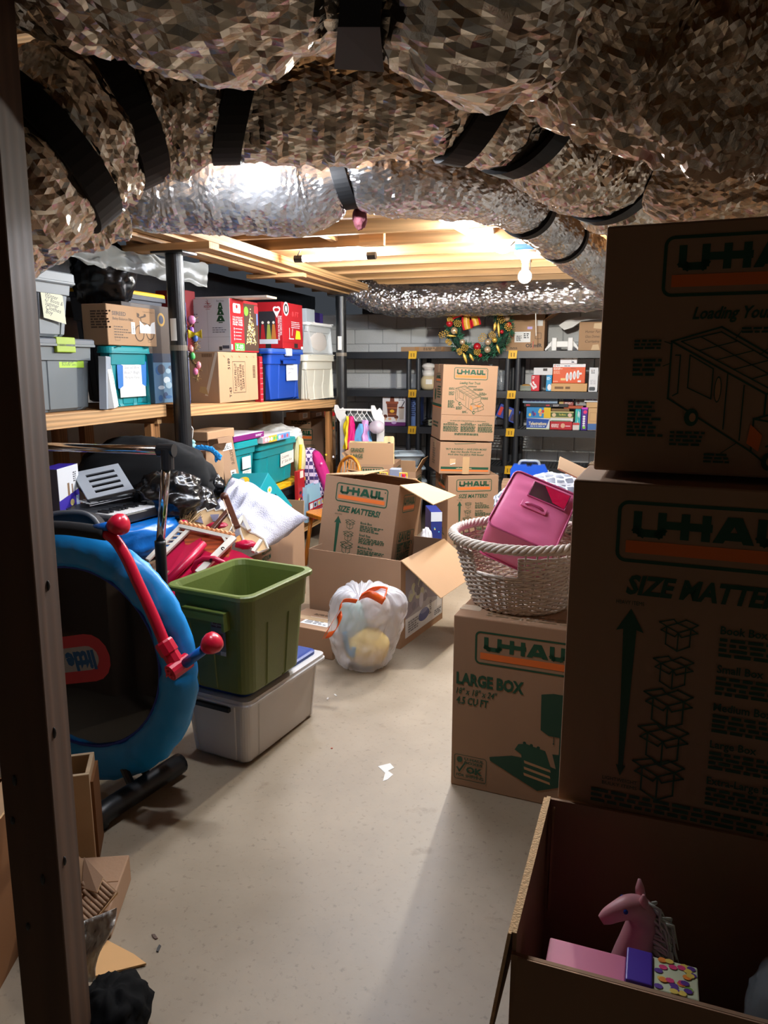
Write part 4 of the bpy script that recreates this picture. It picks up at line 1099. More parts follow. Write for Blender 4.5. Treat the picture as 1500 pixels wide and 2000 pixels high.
# red dotted bag, blue tote, red inflatable carton
b = cbox(510, 0, 696, sh(510, .07), pxl=498, pxr=515, zb=zs(510))
t = parcel('gift_bag', 'narrow red gift bag with white dots between kraft carton and blue tote', b, card((176, 24, 40)), cat='gift bag', body='bag_body')
P = Pr(); W, H = b['d'], b['h']
for i in range(40): P.ell(W * (.1 + .2 * (i % 5)), H * (.06 + .115 * (i // 5)), W * .05, W * .05, (240, 226, 226), 8); P.k -= 1
on(t, b, 'right', P)
b = cbox(531, 0, 680, sh(531, .08), pxl=507, pxr=593, zb=zs(531))
t = tote('storage_tote', 'royal blue tote with a white paper note, on the shelf under the red carton', b, BLUET, SLBLUE, flute=((.17, .08), (.86, .07)), taper=.02, handle=BLUET)
m = MB(); m.box(b['w'] / 2 - .002, b['w'] / 2 + .018, -.05, .05, b['h'] - .05, b['h'] + .004); m.build('latch', mat('pale_gray_latch', (176, 184, 192), rough=.4), t, bevel=.004)
note(t, b, 'right', b['d'] * .50, b['h'] * .38, b['d'] * .86, b['h'] * .70, ('Christmas', 'Lights', ''), (222, 228, 236), .016, off=-.012)
zt = b['loc'].z + b['h']
b = cbox(553, 0, 589, sh(553, .09), pxl=505, pxr=592, zb=zt + .003)
t = parcel('printed_carton', 'red inflatable decoration carton on the royal blue tote', b, {'all': card((160, 20, 30))})
P = Pr(); W, H = b['w'], b['h']
P.rect(W * .05, H * .10, W * .72, H * .80, (38, 36, 42)); P.rect(W * .05, H * .10, W * .80, H * .20, (196, 200, 210)); P.rect(W * .30, H * .0, W * .52, H * .10, (30, 26, 26))
for cx, cc in ((.20, (160, 30, 36)), (.44, (150, 160, 70)), (.64, (176, 110, 50))):
    P.poly([(W * (cx - .10), H * .20), (W * (cx + .10), H * .20), (W * (cx + .05), H * .52), (W * (cx - .05), H * .52)], cc); P.ell(W * cx, H * .56, W * .05, W * .05, (220, 214, 200))
P.ell(W * .72, H * .85, W * .09, W * .09, (236, 220, 220)); P.ell(W * .84, H * .85, W * .09, W * .09, (236, 220, 220)); P.poly([(W * .63, H * .83), (W * .93, H * .83), (W * .78, H * .66)], (236, 220, 220)); P.ell(W * .78, H * .83, W * .1, W * .06, (176, 30, 40))
P.text('THE GRINCH SCENE', W * .97, H * .28, W * .075, (246, 226, 226), bold=.02, rot=math.pi / 2, fit=H * .42); P.text('ESCENA DE THE GRINCH', W * .88, H * .18, W * .06, (246, 226, 226), bold=.02, rot=math.pi / 2, fit=H * .52)
on(t, b, 'front', P)
P = Pr(); W, H = b['d'], b['h']
P.ell(W * .18, H * .86, W * .13, W * .13, (240, 236, 230)); P.ell(W * .18, H * .86, W * .095, W * .095, (30, 30, 32)); P.ell(W * .18, H * .86, W * .05, W * .06, (220, 216, 210))
P.text('8 FT', W * .45, H * .72, H * .10, (206, 60, 66), bold=.02, sh=.1, fit=W * .34)
for i in range(4): P.par(W * .42, H * (.58 - .04 * i), W * .88, H * (.605 - .04 * i), 1, (240, 214, 214))
P.poly([(W * .60, H * .22), (W * .88, H * .22), (W * .84, H * .40), (W * .66, H * .42)], (226, 196, 40)); P.line([(W * .32, H * .22), (W * .32, H * .45)], .006, (240, 236, 230)); P.line([(W * .30, H * .22), (W * .52, H * .22)], .006, (240, 236, 230)); P.line([(W * .44, H * .3), (W * .48, H * .44)], .006, (240, 236, 230)); P.rect(W * .54, H * .02, W * .72, H * .12, (30, 26, 26)); P.rect(W * .88, H * .0, W * .98, H * .06, (236, 232, 230))
P.line([(0, H * .14), (W, H * .14)], .002, (120, 14, 24))
on(t, b, 'right', P)
b = cbox(600, 0, 692, sh(600, .08), pxl=586, pxr=653, zb=zs(600))
t = tote('storage_tote', 'beige tote with ribbed sides at the far end of the shelf', b, BEIGET, BEIGET, lidh=.05, flute=((.22, .1), (.6, .1)), taper=.02)
zt = b['loc'].z + b['h']
b = cbox(604, 0, 628, sh(604, .1), pxl=590, pxr=650, zb=zt + .003)
t = tote('storage_tote', 'cloudy clear tote stacked on the beige tote', b, CLEAR, WHITE, lidh=.022, taper=.03, flute=None)
m = blob((0, 0, b['h'] * .4), (b['w'] * .36, b['d'] * .36, b['h'] * .36), 5, .2, 3, 24, 16); m.build('stored_cloth', card((196, 190, 184)), t, smooth=True)
b = cbox(600, 690, 602, sh(600, .32), w=.14, pxr=616)
t = parcel('printed_carton', 'slim white and blue carton behind the clear tote', b, card((206, 216, 224)))
b = cbox(616, 690, 610, sh(616, .34), w=.14, pxr=632)
t = parcel('printed_carton', 'purple carton peeking out behind the clear tote', b, card((74, 56, 140)))

# ------------------------------------------------------------------ things on the lower board between the columns
def low(px, off=.1): return sh(px, off, .6)
def plinth(b, lab):
    """a carton out of sight that carries what stands on it"""
    z0 = .24
    q = dict(loc=Vector((b['loc'].x, b['loc'].y, z0)), al=b['al'], w=b['w'], d=b['d'], h=b['loc'].z - z0 - .003)
    return carton('cardboard_box', lab, q, KDARK, tape=False)
b = cbox(515, 0, 962, low(515), w=.34, pxr=598, zb=.24)
t = tote('storage_tote', 'black tote with a yellow lid under the larger teal tote', b, mat('black_tote_plastic', (34, 36, 40), rough=.5), YELLOW, lidh=.035, taper=.03)
note(t, b, 'right', b['d'] * .52, b['h'] * .40, b['d'] * .68, b['h'] * .54, ('toys',), h=.012, off=-.016)
m = MB()
for f in (.25, .55, .85): m.box(b['w'] / 2 - .03, b['w'] / 2 + .01, -b['d'] / 2 + b['d'] * f - .04, -b['d'] / 2 + b['d'] * f + .04, b['h'] - .004, b['h'] + .008)
m.build('lid_ridge', YELLOW, t, bevel=.003)
zt = .24 + b['h'] + .012
b = cbox(508, 0, 868, low(508, .12), w=.30, pxr=579, zb=zt)
t = tote('storage_tote', 'larger teal tote with a torn paper note, standing on the yellow lid', b, TEAL, TEAL_LID, lidh=.045, flute=((.14, .07), (.72, .07)), taper=.016, r=.035)
note(t, b, 'right', b['d'] * .58, b['h'] * .36, b['d'] * .96, b['h'] * .66, ('Costumes', '8" Size bin'), h=.022, off=-.010, tilt=.012)
b = cbox(462, 946, 865, low(462, .1), w=.30, pxr=505)
t = tote('storage_tote', 'smaller teal tote with two white labels beside the kraft cartons', b, TEAL, TEAL_LID, lidh=.045, flute=((.5, .28),), taper=.016)
note(t, b, 'right', b['d'] * .34, b['h'] * .30, b['d'] * .72, b['h'] * .60, ('', '', ''), h=.012, off=-.010); note(t, b, 'right', b['d'] * .34, b['h'] * .12, b['d'] * .72, b['h'] * .26, ('Costumes or', 'Dress'), h=.016, off=-.010)
plinth(b, 'brown carton on the lower board supporting the smaller teal tote')
zt = b['loc'].z + b['h']
b = cbox(457, 0, 853, low(457, .1), w=.26, pxr=516, zb=zt + .004)
t = parcel('game_box', 'flat purple game box on the smaller teal tote', b, {'all': card((120, 24, 110)), 'top': card((226, 226, 230))})
P = Pr(); P.par(b['d'] * .7, b['h'] * .3, b['d'] * .95, b['h'] * .7, 2, (236, 220, 236)); on(t, b, 'right', P)
b = cbox(514, 867, 854, low(514, .08), w=.2, pxr=566)
t = parcel('game_box', 'bright toy box in pink, yellow and blue on the larger teal tote', b, {'all': card((230, 226, 226)), 'right': card((214, 150, 160))})
P = Pr(); W, H = b['d'], b['h']; P.rect(W * .2, 0, W * .5, H, (236, 180, 60)); P.rect(W * .5, 0, W, H, (110, 160, 210))
for i in range(9): P.ell(W * (.1 + .1 * i), H * .5, W * .04, H * .3, RN.choice(((90, 180, 110), (230, 90, 120), (236, 236, 230), (80, 110, 190))))
on(t, b, 'right', P)
D = low(533, .33)
t = thing('shopping_bag', 'crumpled white plastic bag behind the toy box under the shelf', 'bag', at(533, 868, D))
def pinb(v, p): return Vector((v.x * (1 + .25 * p.z), v.y, v.z))
m = blob((0, 0, .05), (.21, .12, .10), 8, .30, 3.2, 56, 30, flat=.05, pin=pinb); m.build('bag_film', sheer_mat('white_bag_film', (222, 222, 220), alpha=.9, rough=.35, bump=.5), t, smooth=True)
m = MB(); m.tube([(-.03 + .04 * math.cos(a * .4), -.118, .06 + .025 * math.sin(a * .4)) for a in range(14)], .004, 5); m.build('printed_mark', ink((30, 110, 60)), t)
# kraft lidded carton and tall leaning one
b = cbox(409, 0, 862, low(409, .1), pxl=366, pxr=458, zb=zat(948, low(409, .1)))
t = carton('cardboard_box', 'kraft carton with a lift-off lid, left of the teal totes', b, KRAFT2, tape=False, seam=False)
plinth(b, 'brown carton on the lower board supporting the lidded kraft carton')
m = MB(); m.box(-b['w'] / 2 - .008, b['w'] / 2 + .008, -b['d'] / 2 - .008, b['d'] / 2 + .008, b['h'] - .002, b['h'] + .055); m.build('lid', KRAFT2, t, bevel=.006)
P = Pr(); P.line([(b['w'] * .4, b['d'] * .3), (b['w'] * .7, b['d'] * .45)], .008, (70, 50, 34)); P.line([(b['w'] * .45, b['d'] * .42), (b['w'] * .6, b['d'] * .3)], .006, (70, 50, 34)); on(t, dict(b, h=b['h'] + .055), 'top', P)
D = low(446, -.04)
A, B_, C_ = at(442, 948, D), at(470, 940, D + .1), at(430, 856, D + .02)
M, lx, ly = frame_of(A, B_, C_)
t = thing('cardboard_box', 'tall narrow kraft carton with labels leaning against the smaller teal tote', 'box'); t.matrix_world = M
m = MB(); m.box(0, lx, 0, ly, -.08, 0); m.build('box_body', KRAFT, t, bevel=.003)
P = Pr(); P.text('acrure', lx * .62, ly * .72, lx * .30, (70, 52, 36), rot=-math.pi / 2, fit=ly * .32); P.rect(lx * .2, ly * .72, lx * .85, ly * .86, (230, 230, 226)); P.par(lx * .25, ly * .74, lx * .8, ly * .84, 3, (70, 70, 70)); P.rect(lx * .45, ly * .02, lx * .8, ly * .28, (230, 230, 226)); P.par(lx * .5, ly * .05, lx * .75, ly * .25, 4, (70, 70, 70))
P.build(t, (0, 0, 0), (1, 0, 0), (0, 1, 0), (0, 0, 1))
D = low(410, -.05)
A, B_, C_ = at(404, 948, D), at(438, 946, D + .08), at(398, 880, D + .01)
M, lx, ly = frame_of(A, B_, C_)
t = thing('cardboard_box', 'open kraft carton with a bent flap behind the braided cords', 'box'); t.matrix_world = M
m = MB(); m.box(0, lx, 0, ly, -.07, 0); m.build('box_body', KRAFT2, t, bevel=.003)
m = MB(); m.slab([(0, ly, 0), (lx, ly, 0), (lx * .9, ly * 1.22, .05), (lx * .15, ly * 1.18, .06)], (0, 0, 1), .004); m.build('flap', KRAFTIN, t)
# braided cords on a hanger
D = low(385, -.03)
def braid(parent, pts, r, c_, nm):
    q = spline([tuple(p) for p in pts], 10)
    for ph in range(2):
        m = MB(); m.tube([Vector(p) + Vector((math.cos(i * .8 + ph * math.pi), 0, math.sin(i * .8 + ph * math.pi))) * r * .8 for i, p in enumerate(q)], r, 7); m.build('cord_strand', card(c_, rough=.9), parent, smooth=True)
o0 = at(372, 865, D)
t = thing('braided_cords', 'blue, pink and mint braided cords hanging beside the near column', 'cords', o0)
W_ = lambda px, py: at(px, py, D) - o0
braid(t, [W_(373, 866), W_(374, 880), W_(371, 888)], .016, (150, 206, 206), 'mint')
braid(t, [W_(376, 876), W_(396, 873), W_(415, 878), W_(430, 893)], .011, (30, 140, 210), 'blue'); braid(t, [W_(424, 885), W_(423, 900)], .007, (30, 140, 210), 'blue')
braid(t, [W_(378, 884), W_(388, 895), W_(398, 908), W_(402, 928)], .012, (216, 40, 110), 'pink')
braid(t, [W_(384, 897), W_(388, 908), W_(398, 912)], .010, (160, 206, 204), 'mint'); braid(t, [W_(380, 906), W_(390, 922), W_(393, 944)], .008, (196, 190, 160), 'pale')
m = MB(); m.tube([W_(365, 832), W_(372, 830), W_(377, 838), W_(376, 850), W_(373, 866)], .003, 6); m.build('hanger_hook', PAPER, t)
# moving box and small boxes under the far end of the shelf
b = cbox(632, 905, 817, low(632, .22), pxl=556, pxr=656)
t = carton('moving_box', 'medium moving box under the far end of the shelf, behind the pink cushion', b, KRAFT, group='printed moving boxes')
plinth(b, 'brown carton on the lower board supporting the medium moving box')
P = Pr(); W, H = b['w'], b['h']; logo(P, W * .22, H * .50, W * .52, H * .26); P.par(W * .2, H * .86, W * .7, H * .94, 2, (50, 60, 44))
P.frame(W * .20, H * .12, W * .42, H * .46, .04, .004, G)
for i, s in enumerate(('BUY A BUNDLE\u2014', 'SAVE EVEN MORE!', 'Beat Our Bundle', 'Prices and We\u2019ll', 'Give You $20 in', 'FREE Boxes!')): P.text(s, W * .46, H * (.38 - .055 * i), H * .034, G, bold=.02, sh=.15, fit=W * .34)
P.rect(W * .2, H * .03, W * .8, H * .05, G); on(t, b, 'front', P)
P = Pr(); W = b['d']; logo(P, W * .42, H * .66, W * .5, H * .27); P.text('MEDIUM BOX', W * .08, H * .50, H * .07, G, bold=.03, fit=W * .6); P.text('18" x 18" x 16"', W * .08, H * .42, H * .045, G, fit=W * .5); P.text('3.0 CU FT', W * .08, H * .35, H * .05, G, fit=W * .36); on(t, b, 'right', P)
zt = b['loc'].z + b['h']
for px, pr, cc, lab in ((585, 606, KRAFT2, 'small kraft parcel with a shipping label on the medium moving box'), (610, 634, KRAFT, 'second small kraft parcel under the far shelf rail, beside a red bag')):
    q = cbox(px, 0, 806, low(px, .3), w=.12, pxr=pr, zb=zt + .004)
    tt = carton('parcel_box', lab, q, cc, tape=False); P = Pr(); P.rect(q['d'] * .3, q['h'] * .2, q['d'] * .75, q['h'] * .85, (230, 230, 226)); P.par(q['d'] * .35, q['h'] * .3, q['d'] * .7, q['h'] * .75, 4, (70, 70, 70)); on(tt, q, 'right', P)
D = low(643, .28); t = thing('red_bag', 'small crumpled red bag beside the parcels under the far shelf rail', 'bag', at(641, 818, D) )
m = blob((0, 0, .04), (.06, .05, .045), 4, .3, 3, 24, 16, flat=.04); m.build('bag_film', card((200, 30, 36)), t, smooth=True)
# pink patterned cushion, gift bag, toy carton
def quilt_mat():
    m = mat('lattice_print_fabric', (196, 180, 208), rough=.85, var=0)
    N, K, bb_ = nodes_of(m)
    tc = N.new('ShaderNodeTexCoord'); mp = N.new('ShaderNodeMapping'); mp.inputs['Rotation'].default_value = (0, 0, .78); mp.inputs['Scale'].default_value = (34, 34, 34)
    K.new(tc.outputs['Object'], mp.inputs[0]); ck = N.new('ShaderNodeTexChecker'); ck.inputs['Scale'].default_value = 1.0
    ck.inputs[1].default_value = L3((214, 196, 220)); ck.inputs[2].default_value = L3((66, 50, 104)); K.new(mp.outputs[0], ck.inputs[0]); K.new(ck.outputs[0], bb_.inputs['Base Color'])
    return m
D = low(615, .05); c = at(614, 925, D)
t = thing('sleeping_bag', 'pink sleeping bag with lattice print and white stars behind the orange chair', 'sleeping bag', (c.x, c.y, .24))
M = Matrix.Rotation(-.35, 4, 'Y')
m = blob((0, 0, 0), (.12, .07, .20), 2, .08, 2, 36, 28, power=.7)
m.V = [tuple((M @ Vector(v)) + Vector((-.015, .03, c.z - .24))) for v in m.V]; m.build('lattice_panel', quilt_mat(), t, smooth=True)
m = blob((0, 0, 0), (.05, .06, .20), 6, .08, 2, 36, 28, power=.7)
m.V = [tuple((M @ Vector(v)) + Vector((.075, .0, c.z - .25))) for v in m.V]; m.build('pink_panel', card((190, 34, 120), rough=.9), t, smooth=True)
for px, py, c_ in ((637, 888, (236, 206, 60)), (651, 892, (226, 226, 236)), (628, 905, (214, 190, 220)), (618, 928, (60, 60, 170)), (614, 942, (220, 200, 226))):
    p = at(px, py, D - .075) - Vector((c.x, c.y, .24)); m = MB()
    m.slab([p + Vector((math.cos(a * math.pi / 5 + 1.57) * (.012 if a % 2 == 0 else .005), 0, math.sin(a * math.pi / 5 + 1.57) * (.012 if a % 2 == 0 else .005))) for a in range(10)], (0, -1, 0), .002); m.build('star_patch', ink(c_), t)
b = cbox(600, 0, 952, low(600, .0), pxl=592, pxr=634, zb=.24)
t = thing('gift_bag', 'light blue gift bag printed with red bus scenes on the lower shelf board', 'gift bag', b['loc'], b['al'])
m = MB(); w, d, h = b['w'], b['d'], b['h']; m.loft([[(x, y, 0) for x, y in ((-w / 2, -d / 2), (w / 2, -d / 2), (w / 2, d / 2), (-w / 2, d / 2))], [(x, y, h) for x, y in ((-w / 2 - .01, -d / 2 - .004), (w / 2 + .004, -d / 2), (w / 2 + .006, d / 2), (-w / 2, d / 2))]], 0, True, True); m.build('bag_body', card((150, 196, 216)), t, solid=.001)
P = Pr(); W, H = d, h
for y0, y1 in ((.30, .55), (.02, .28)):
    P.rect(W * .05, H * y0, W * .98, H * y1, (176, 24, 40)); 
    for i in range(4): P.rect(W * (.10 + .22 * i), H * (y0 + .05), W * (.28 + .22 * i), H * (y1 - .04), RN.choice(((176, 200, 216), (214, 220, 224), (150, 186, 206)))); P.ell(W * (.19 + .22 * i), H * (y0 + .12), W * .05, H * .05, RN.choice(((40, 40, 46), (226, 190, 60), (236, 236, 236))))
on(t, b, 'right', P, off=.008)
b = cbox(584, 0, 921, low(584, .03), pxl=577, pxr=597, zb=.24)
t = parcel('toy_carton', 'narrow red toy carton with fairground colours beside the yellow lidded tote', b, card((170, 30, 36)))
P = Pr(); W, H = b['d'], b['h']; P.rect(W * .3, H * .86, W * .8, H * .99, (236, 226, 210)); P.par(W * .2, H * .05, W * .9, H * .24, 8, (240, 210, 200))
for i in range(12): P.ell(W * RN.uniform(.15, .85), H * RN.uniform(.3, .62), W * .16, H * .03, RN.choice(((30, 30, 50), (230, 190, 60), (240, 240, 236), (60, 100, 190))))
on(t, b, 'right', P)
D = low(586, .10); c = at(586, 925, D); t = thing('cloth_bag', 'cream and yellow cloth bag slumped beside the larger teal tote', 'bag', c)
m = blob((0, 0, .13), (.045, .05, .15), 9, .15, 3, 28, 24, flat=.13); m.build('bag_cloth', card((214, 206, 160), rough=.9), t, smooth=True)
m = MB(); m.grid(lambda i, j: Vector((-.01 + .025 * i + .014 * j, -.056 + .01 * abs(i - .5) + .035 * abs(j - .5) ** 2, .03 + .2 * j)), 3, 8); m.build('yellow_print', card((230, 190, 30)), t, smooth=True, solid=.001)
# orange child's chair
D = 5.15; c = hit(648, 1000, 0); X = xat(648, D, .5)
t = thing('child_chair', 'orange wooden bow-back child chair behind the leaning moving box', 'chair', (X, D, 0), -.9)
OR = wood_mat('orange_wood', (206, 128, 30), axis=2, rough=.35)
zs_ = .40; top = zat(896, D)
m = MB(); m.tube(spline([(-.13, .12, zs_), (-.145, .14, zs_ + .16), (-.11, .16, top - .06), (0, .17, top), (.11, .16, top - .06), (.145, .14, zs_ + .16), (.13, .12, zs_)], 8), .013, 10); m.build('bow', OR, t, smooth=True)
for i in range(5):
    x = -.08 + .04 * i; m = MB(); m.tube([(x * .9, .12, zs_), (x, .16, top - .02 - abs(i - 2) * .012)], .007, 8); m.build('spindle', OR, t, smooth=True)
m = MB(); m.loft([[(x, y, z) for x, y, q, f in rrect(.33, .30, .08, 6, 1)] for z in (zs_ - .03, zs_)], 0, True, True, True); m.build('seat', OR, t, bevel=.006)
for sx in (-1, 1):
    for sy in (-1, 1): m = MB(); m.tube([(sx * .11, sy * .1, zs_ - .02), (sx * .15, sy * .14, 0)], [.013, .016], 8); m.build('leg', OR, t, smooth=True)

# ------------------------------------------------------------------ trampoline folded against the shelf
TC = Vector((xat(157, 2.33, .470), 2.33, .470)); TB = math.radians(17)
TR_ = Vector((math.cos(TB), -math.sin(TB), 0)); TN = Vector((-math.sin(TB), -math.cos(TB), 0))
def onp(px, py, off=0.0):
    r = ray(px, py); o = Vector((0, 0, CAMH)); k = (TC + TN * off - o).dot(TN) / r.dot(TN)
    return o + r * k
tr = thing('toy_trampoline', 'small round trampoline with blue pad and red handle, stood on edge', 'trampoline', (TC.x, TC.y, 0), -TB)
TL = lambda p: TL_(Vector(p))
TL_ = lambda p: Vector(((p - Vector((TC.x, TC.y, 0))).dot(TR_), -(p - Vector((TC.x, TC.y, 0))).dot(TN), p.z))
PADB = mat('sky_blue_vinyl', (30, 148, 224), rough=.38, var=.1, vscale=5, bump=.25, bscale=18)
DEEPB = mat('deep_blue_piping', (16, 50, 150), rough=.5, var=.1)
REDP = mat('red_molded_plastic', (206, 26, 56), rough=.28, var=.05)
BLUEP = mat('blue_molded_tube', (20, 100, 190), rough=.3, var=.05)
z0 = TC.z; R = []
for i in range(120):
    a = 2 * math.pi * i / 120; row = []
    seam = .012 * math.exp(-((i % 20) / 1.2) ** 2) + .012 * math.exp(-((20 - i % 20) / 1.2) ** 2)
    for k in range(14):
        b_ = 2 * math.pi * k / 14; rc, th = .378, .040 - seam
        p = Vector((math.cos(a), 0, math.sin(a)))
        rr = rc + .066 * math.cos(b_) + .006 * noise.noise(Vector((a * 9, b_, 3))); y = th * math.sin(b_) * (1 + .35 * noise.noise(Vector((a * 6, b_ * 1.5, 1))))
        if k in (0, 1, 13): y += .012 * noise.noise(Vector((a * 14, 0, 8)))
        row.append(Vector((p.x * rr, y, z0 + p.z * rr)))
    R.append(row)
m = MB(); m.loft(R, 0, True, endless=True); m.build('safety_pad', PADB, tr, smooth=True)
m = MB(); m.tube([(.316 * math.cos(a * math.pi / 40), -.012, z0 + .316 * math.sin(a * math.pi / 40)) for a in range(80)], .0065, 6, closed=True); m.build('pad_piping', DEEPB, tr, smooth=True)
MESHB = mat('black_jump_mesh', (8, 8, 10), rough=.7, var=.1, alpha=.95, spec=.2)
m = MB(); m.face([(.318 * math.cos(a * math.pi / 40), -.004, z0 + .318 * math.sin(a * math.pi / 40)) for a in range(80)]); mt_ = m.build('jump_mat', MESHB, tr)
m = MB(); m.tube([(.40 * math.cos(a * math.pi / 40), .04, z0 + .40 * math.sin(a * math.pi / 40)) for a in range(80)], .014, 8, closed=True); m.build('frame_ring', BLACK, tr, smooth=True)
P = Pr(); P.rr(-.20, -.083, .20, .083, .08, (196, 52, 64)); P.rr(-.155, -.042, .155, .042, .042, (168, 170, 174)); P.text('little tikes', .140, .022, .06, (20, 90, 150), bold=.04, rot=math.pi, fit=.26)
lc = TL(onp(122, 1290)); an = .22
P.build(tr, (lc.x, -.0046, lc.z), (math.cos(an), 0, math.sin(an)), (-math.sin(an), 0, math.cos(an)), (0, -1, 0), 'printed_logo')
pth = [TL(onp(px, py, .075)) for px, py in ((206, 1041), (226, 1056), (247, 1090), (270, 1140), (298, 1200), (324, 1262))]
m = MB(); m.tube(spline([tuple(p) for p in pth], 8), .0175, 12); m.build('handle_tube', REDP, tr, smooth=True)
m = MB(); m.tube(spline([tuple(TL(onp(px, py, .075))) for px, py in ((-60, 1062), (40, 1037), (120, 1031), (207, 1042))], 8), .0225, 12); m.build('foam_grip', mat('black_foam', (22, 22, 24), rough=.85, var=.1), tr, smooth=True)
a, b_ = TL(onp(318, 1252, .075)), TL(onp(345, 1296, .075))
m = MB(); m.tube([a, a.lerp(b_, .08), a.lerp(b_, .5), a.lerp(b_, .55), b_], [.027, .03, .03, .026, .026], 10); hc = m.build('handle_clamp', REDP, tr)
p = TL(onp(351, 1300, .075)); m = MB(); m.tube([p + Vector((-.012, -.035, -.012)), p + Vector((.012, .03, .008))], .026, 14); m.build('pivot_hub', REDP, hc)
m = MB()
for i in range(3): m.tube([p + Vector((-.012 + .012 * (i - 1), -.037, -.026)), p + Vector((-.012 + .012 * (i - 1), -.037, .004))], .002, 4)
for i in range(3): m.tube([p + Vector((-.026, -.037, -.02 + .01 * i)), p + Vector((.006, -.037, -.02 + .01 * i))], .002, 4)
m.build('hub_rib', mat('pale_red_plastic', (226, 70, 90), rough=.35), hc)
for (ax, ay), (kx, ky), s in (((362, 1296), (412, 1258), 1), ((186, 1034), (230, 1025), 1)):
    a, k_ = TL(onp(ax, ay, .075)), TL(onp(kx, ky, .075)); d = (k_ - a)
    m = MB(); m.tube([a, a.lerp(k_, .8)], .0155, 12); st = m.build('handle_stub', BLUEP, tr, smooth=True)
    m = MB(); m.lathe([(.014, -.03), (.020, -.026), (.030, -.008), (.034, .008), (.031, .022), (.020, .031), (.006, .034)], 18, 0, tuple(k_), d.normalized()); m.build('end_knob', REDP, st, smooth=True)
f0, f1 = hit(206, 1585, .045), hit(352, 1490, .045)
m = MB(); d = (f1 - f0).normalized()
m.tube([TL(q) for q in spline([tuple(f0 - d * .03 - Vector((0, 0, .015))), tuple(f0), tuple(f0.lerp(f1, .5)), tuple(f1)], 6)], .036, 14); m.build('foot_tube', BLACK, tr, smooth=True)
m = MB(); q = TL(f0 - d * .02); m.tube([(q.x, q.y, .05), (q.x - .004, q.y, .0)], [.03, .026], 12); m.build('foot_cap', BLACK, tr)
q1, q2 = TL(f0.lerp(f1, .35)), TL(f0.lerp(f1, .6))
for q in (q1, q2): m = MB(); m.tube([(q.x, q.y, .06), (q.x - .14, .03, .14)], .014, 8); m.build('leg_brace', BLACK, tr)

# ------------------------------------------------------------------ chrome garment rack
D = 2.72; el = at(334, 880, D)
t = thing('garment_rack', 'chrome garment rack with black joints behind the trampoline', 'garment rack', (el.x, el.y, 0))
q = lambda p: p - Vector((el.x, el.y, 0))
far = at(40, 869, 2.88); far.z = el.z
m = MB(); m.tube([q(el), q(far)], .0165, 16); m.build('top_rail', CHROME, t, smooth=True)
lowp = at(313, 1062, D); floorp = Vector((lowp.x - .006, lowp.y, 0)); e2 = at(326, 893, D)
m = MB(); m.tube([q(e2), q(lowp)], .0165, 16); m.build('chrome_pole', CHROME, t, smooth=True)
m = MB(); m.tube([q(lowp) + Vector((.0, 0, .012)), q(lowp), q(floorp) + Vector((0, 0, .02))], [.021, .021, .021], 14); m.build('lower_pole', BLACK, t, smooth=True)
m = MB(); m.tube([q(e2) + Vector((0, 0, -.045)), q(e2) + Vector((.002, 0, .03))], .024, 14); m.tube([q(el.lerp(far, .08)), q(el) + Vector((.012, 0, 0))], .0245, 14); m.build('corner_joint', BLACK, t)
m = MB(); m.tube([q(floorp) + Vector((.02, -.05, .02)), q(floorp) + Vector((-.12, .25, .02))], .018, 10); m.build('base_tube', BLACK, t, smooth=True)
m = MB(); fl_ = Vector((far.x, far.y, 0)); m.tube([q(far), q(fl_)], .0165, 12); m.build('chrome_pole', CHROME, t, smooth=True)

# ------------------------------------------------------------------ behind the rack: keyboard on a carton, bags, product boxes
kz = .745
O_ = hit(213, 1033, kz); fd = (hit(312, 1007, kz) - O_); fd.z = 0; fd.normalize(); rd = Vector((-fd.y, fd.x, 0))
ka = math.atan2(fd.y, fd.x); KL, KD = .62, .28
sup = dict(loc=O_ + fd * .16 + rd * .16, al=ka, w=.42, d=.34, h=kz - .055); sup['loc'].z = 0
carton('cardboard_box', 'plain brown carton under the keyboard, behind the trampoline', sup, KRAFT)
t = thing('blue_comforter', 'shiny blue comforter folded under the keyboard', 'comforter', (sup['loc'].x, sup['loc'].y, kz - .055), ka)
m = blob((.05, -.10, -.02), (.26, .16, .10), 5, .16, 3, 60, 30, power=.7); m.V = [(v[0], v[1], min(v[2], .048)) for v in m.V]; m.build('folded_cloth', mat('blue_satin', (14, 110, 196), rough=.3, var=.15, bump=.5, bscale=16), t, smooth=True)
t = thing('electric_keyboard', 'black electric piano keyboard with gray slotted music rest', 'keyboard', O_, ka)
m = MB(); m.box(0, KL, 0, KD, 0, .045); m.build('keyboard_body', mat('black_keyboard_shell', (26, 27, 30), rough=.35), t, bevel=.008)
m = MB(); m.slab([(.01, .12, .046), (KL - .01, .12, .046), (KL - .01, KD, .062), (.01, KD, .062)], (0, 0, 1), .006); m.build('control_panel', mat('charcoal_panel', (52, 54, 58), rough=.4), t, bevel=.002)
for i in range(26):
    m = MB(); x = .035 + i * .0216; m.box(x, x + .0205, .004, .112, .044, .052); m.build('white_key', WHITE, t)
for i in range(26):
    if i % 7 in (2, 6): continue
    m = MB(); x = .035 + i * .0216 + .0155; m.box(x, x + .011, .05, .112, .05, .061); m.build('black_key', BLACK, t)
P = Pr(); P.rect(.24, .17, .33, .20, (150, 156, 160)); P.par(.05, .15, .22, .24, 5, (150, 152, 156)); P.par(.36, .15, .58, .24, 5, (150, 152, 156)); P.rect(.03, .13, .5, .138, (150, 152, 156)); P.par(.42, .19, .5, .21, 2, (200, 60, 50))
P.build(t, (0, 0, .069), (1, 0, .0), (0, .995, .1), (0, 0, 1))
s = [at(172, 978, O_.y + .16), at(262, 957, O_.y + .30), at(151, 923, O_.y + .27)]
M, lx, ly = frame_of(*s); ti = thing  # music rest stands in the panel's groove
rest = MB()
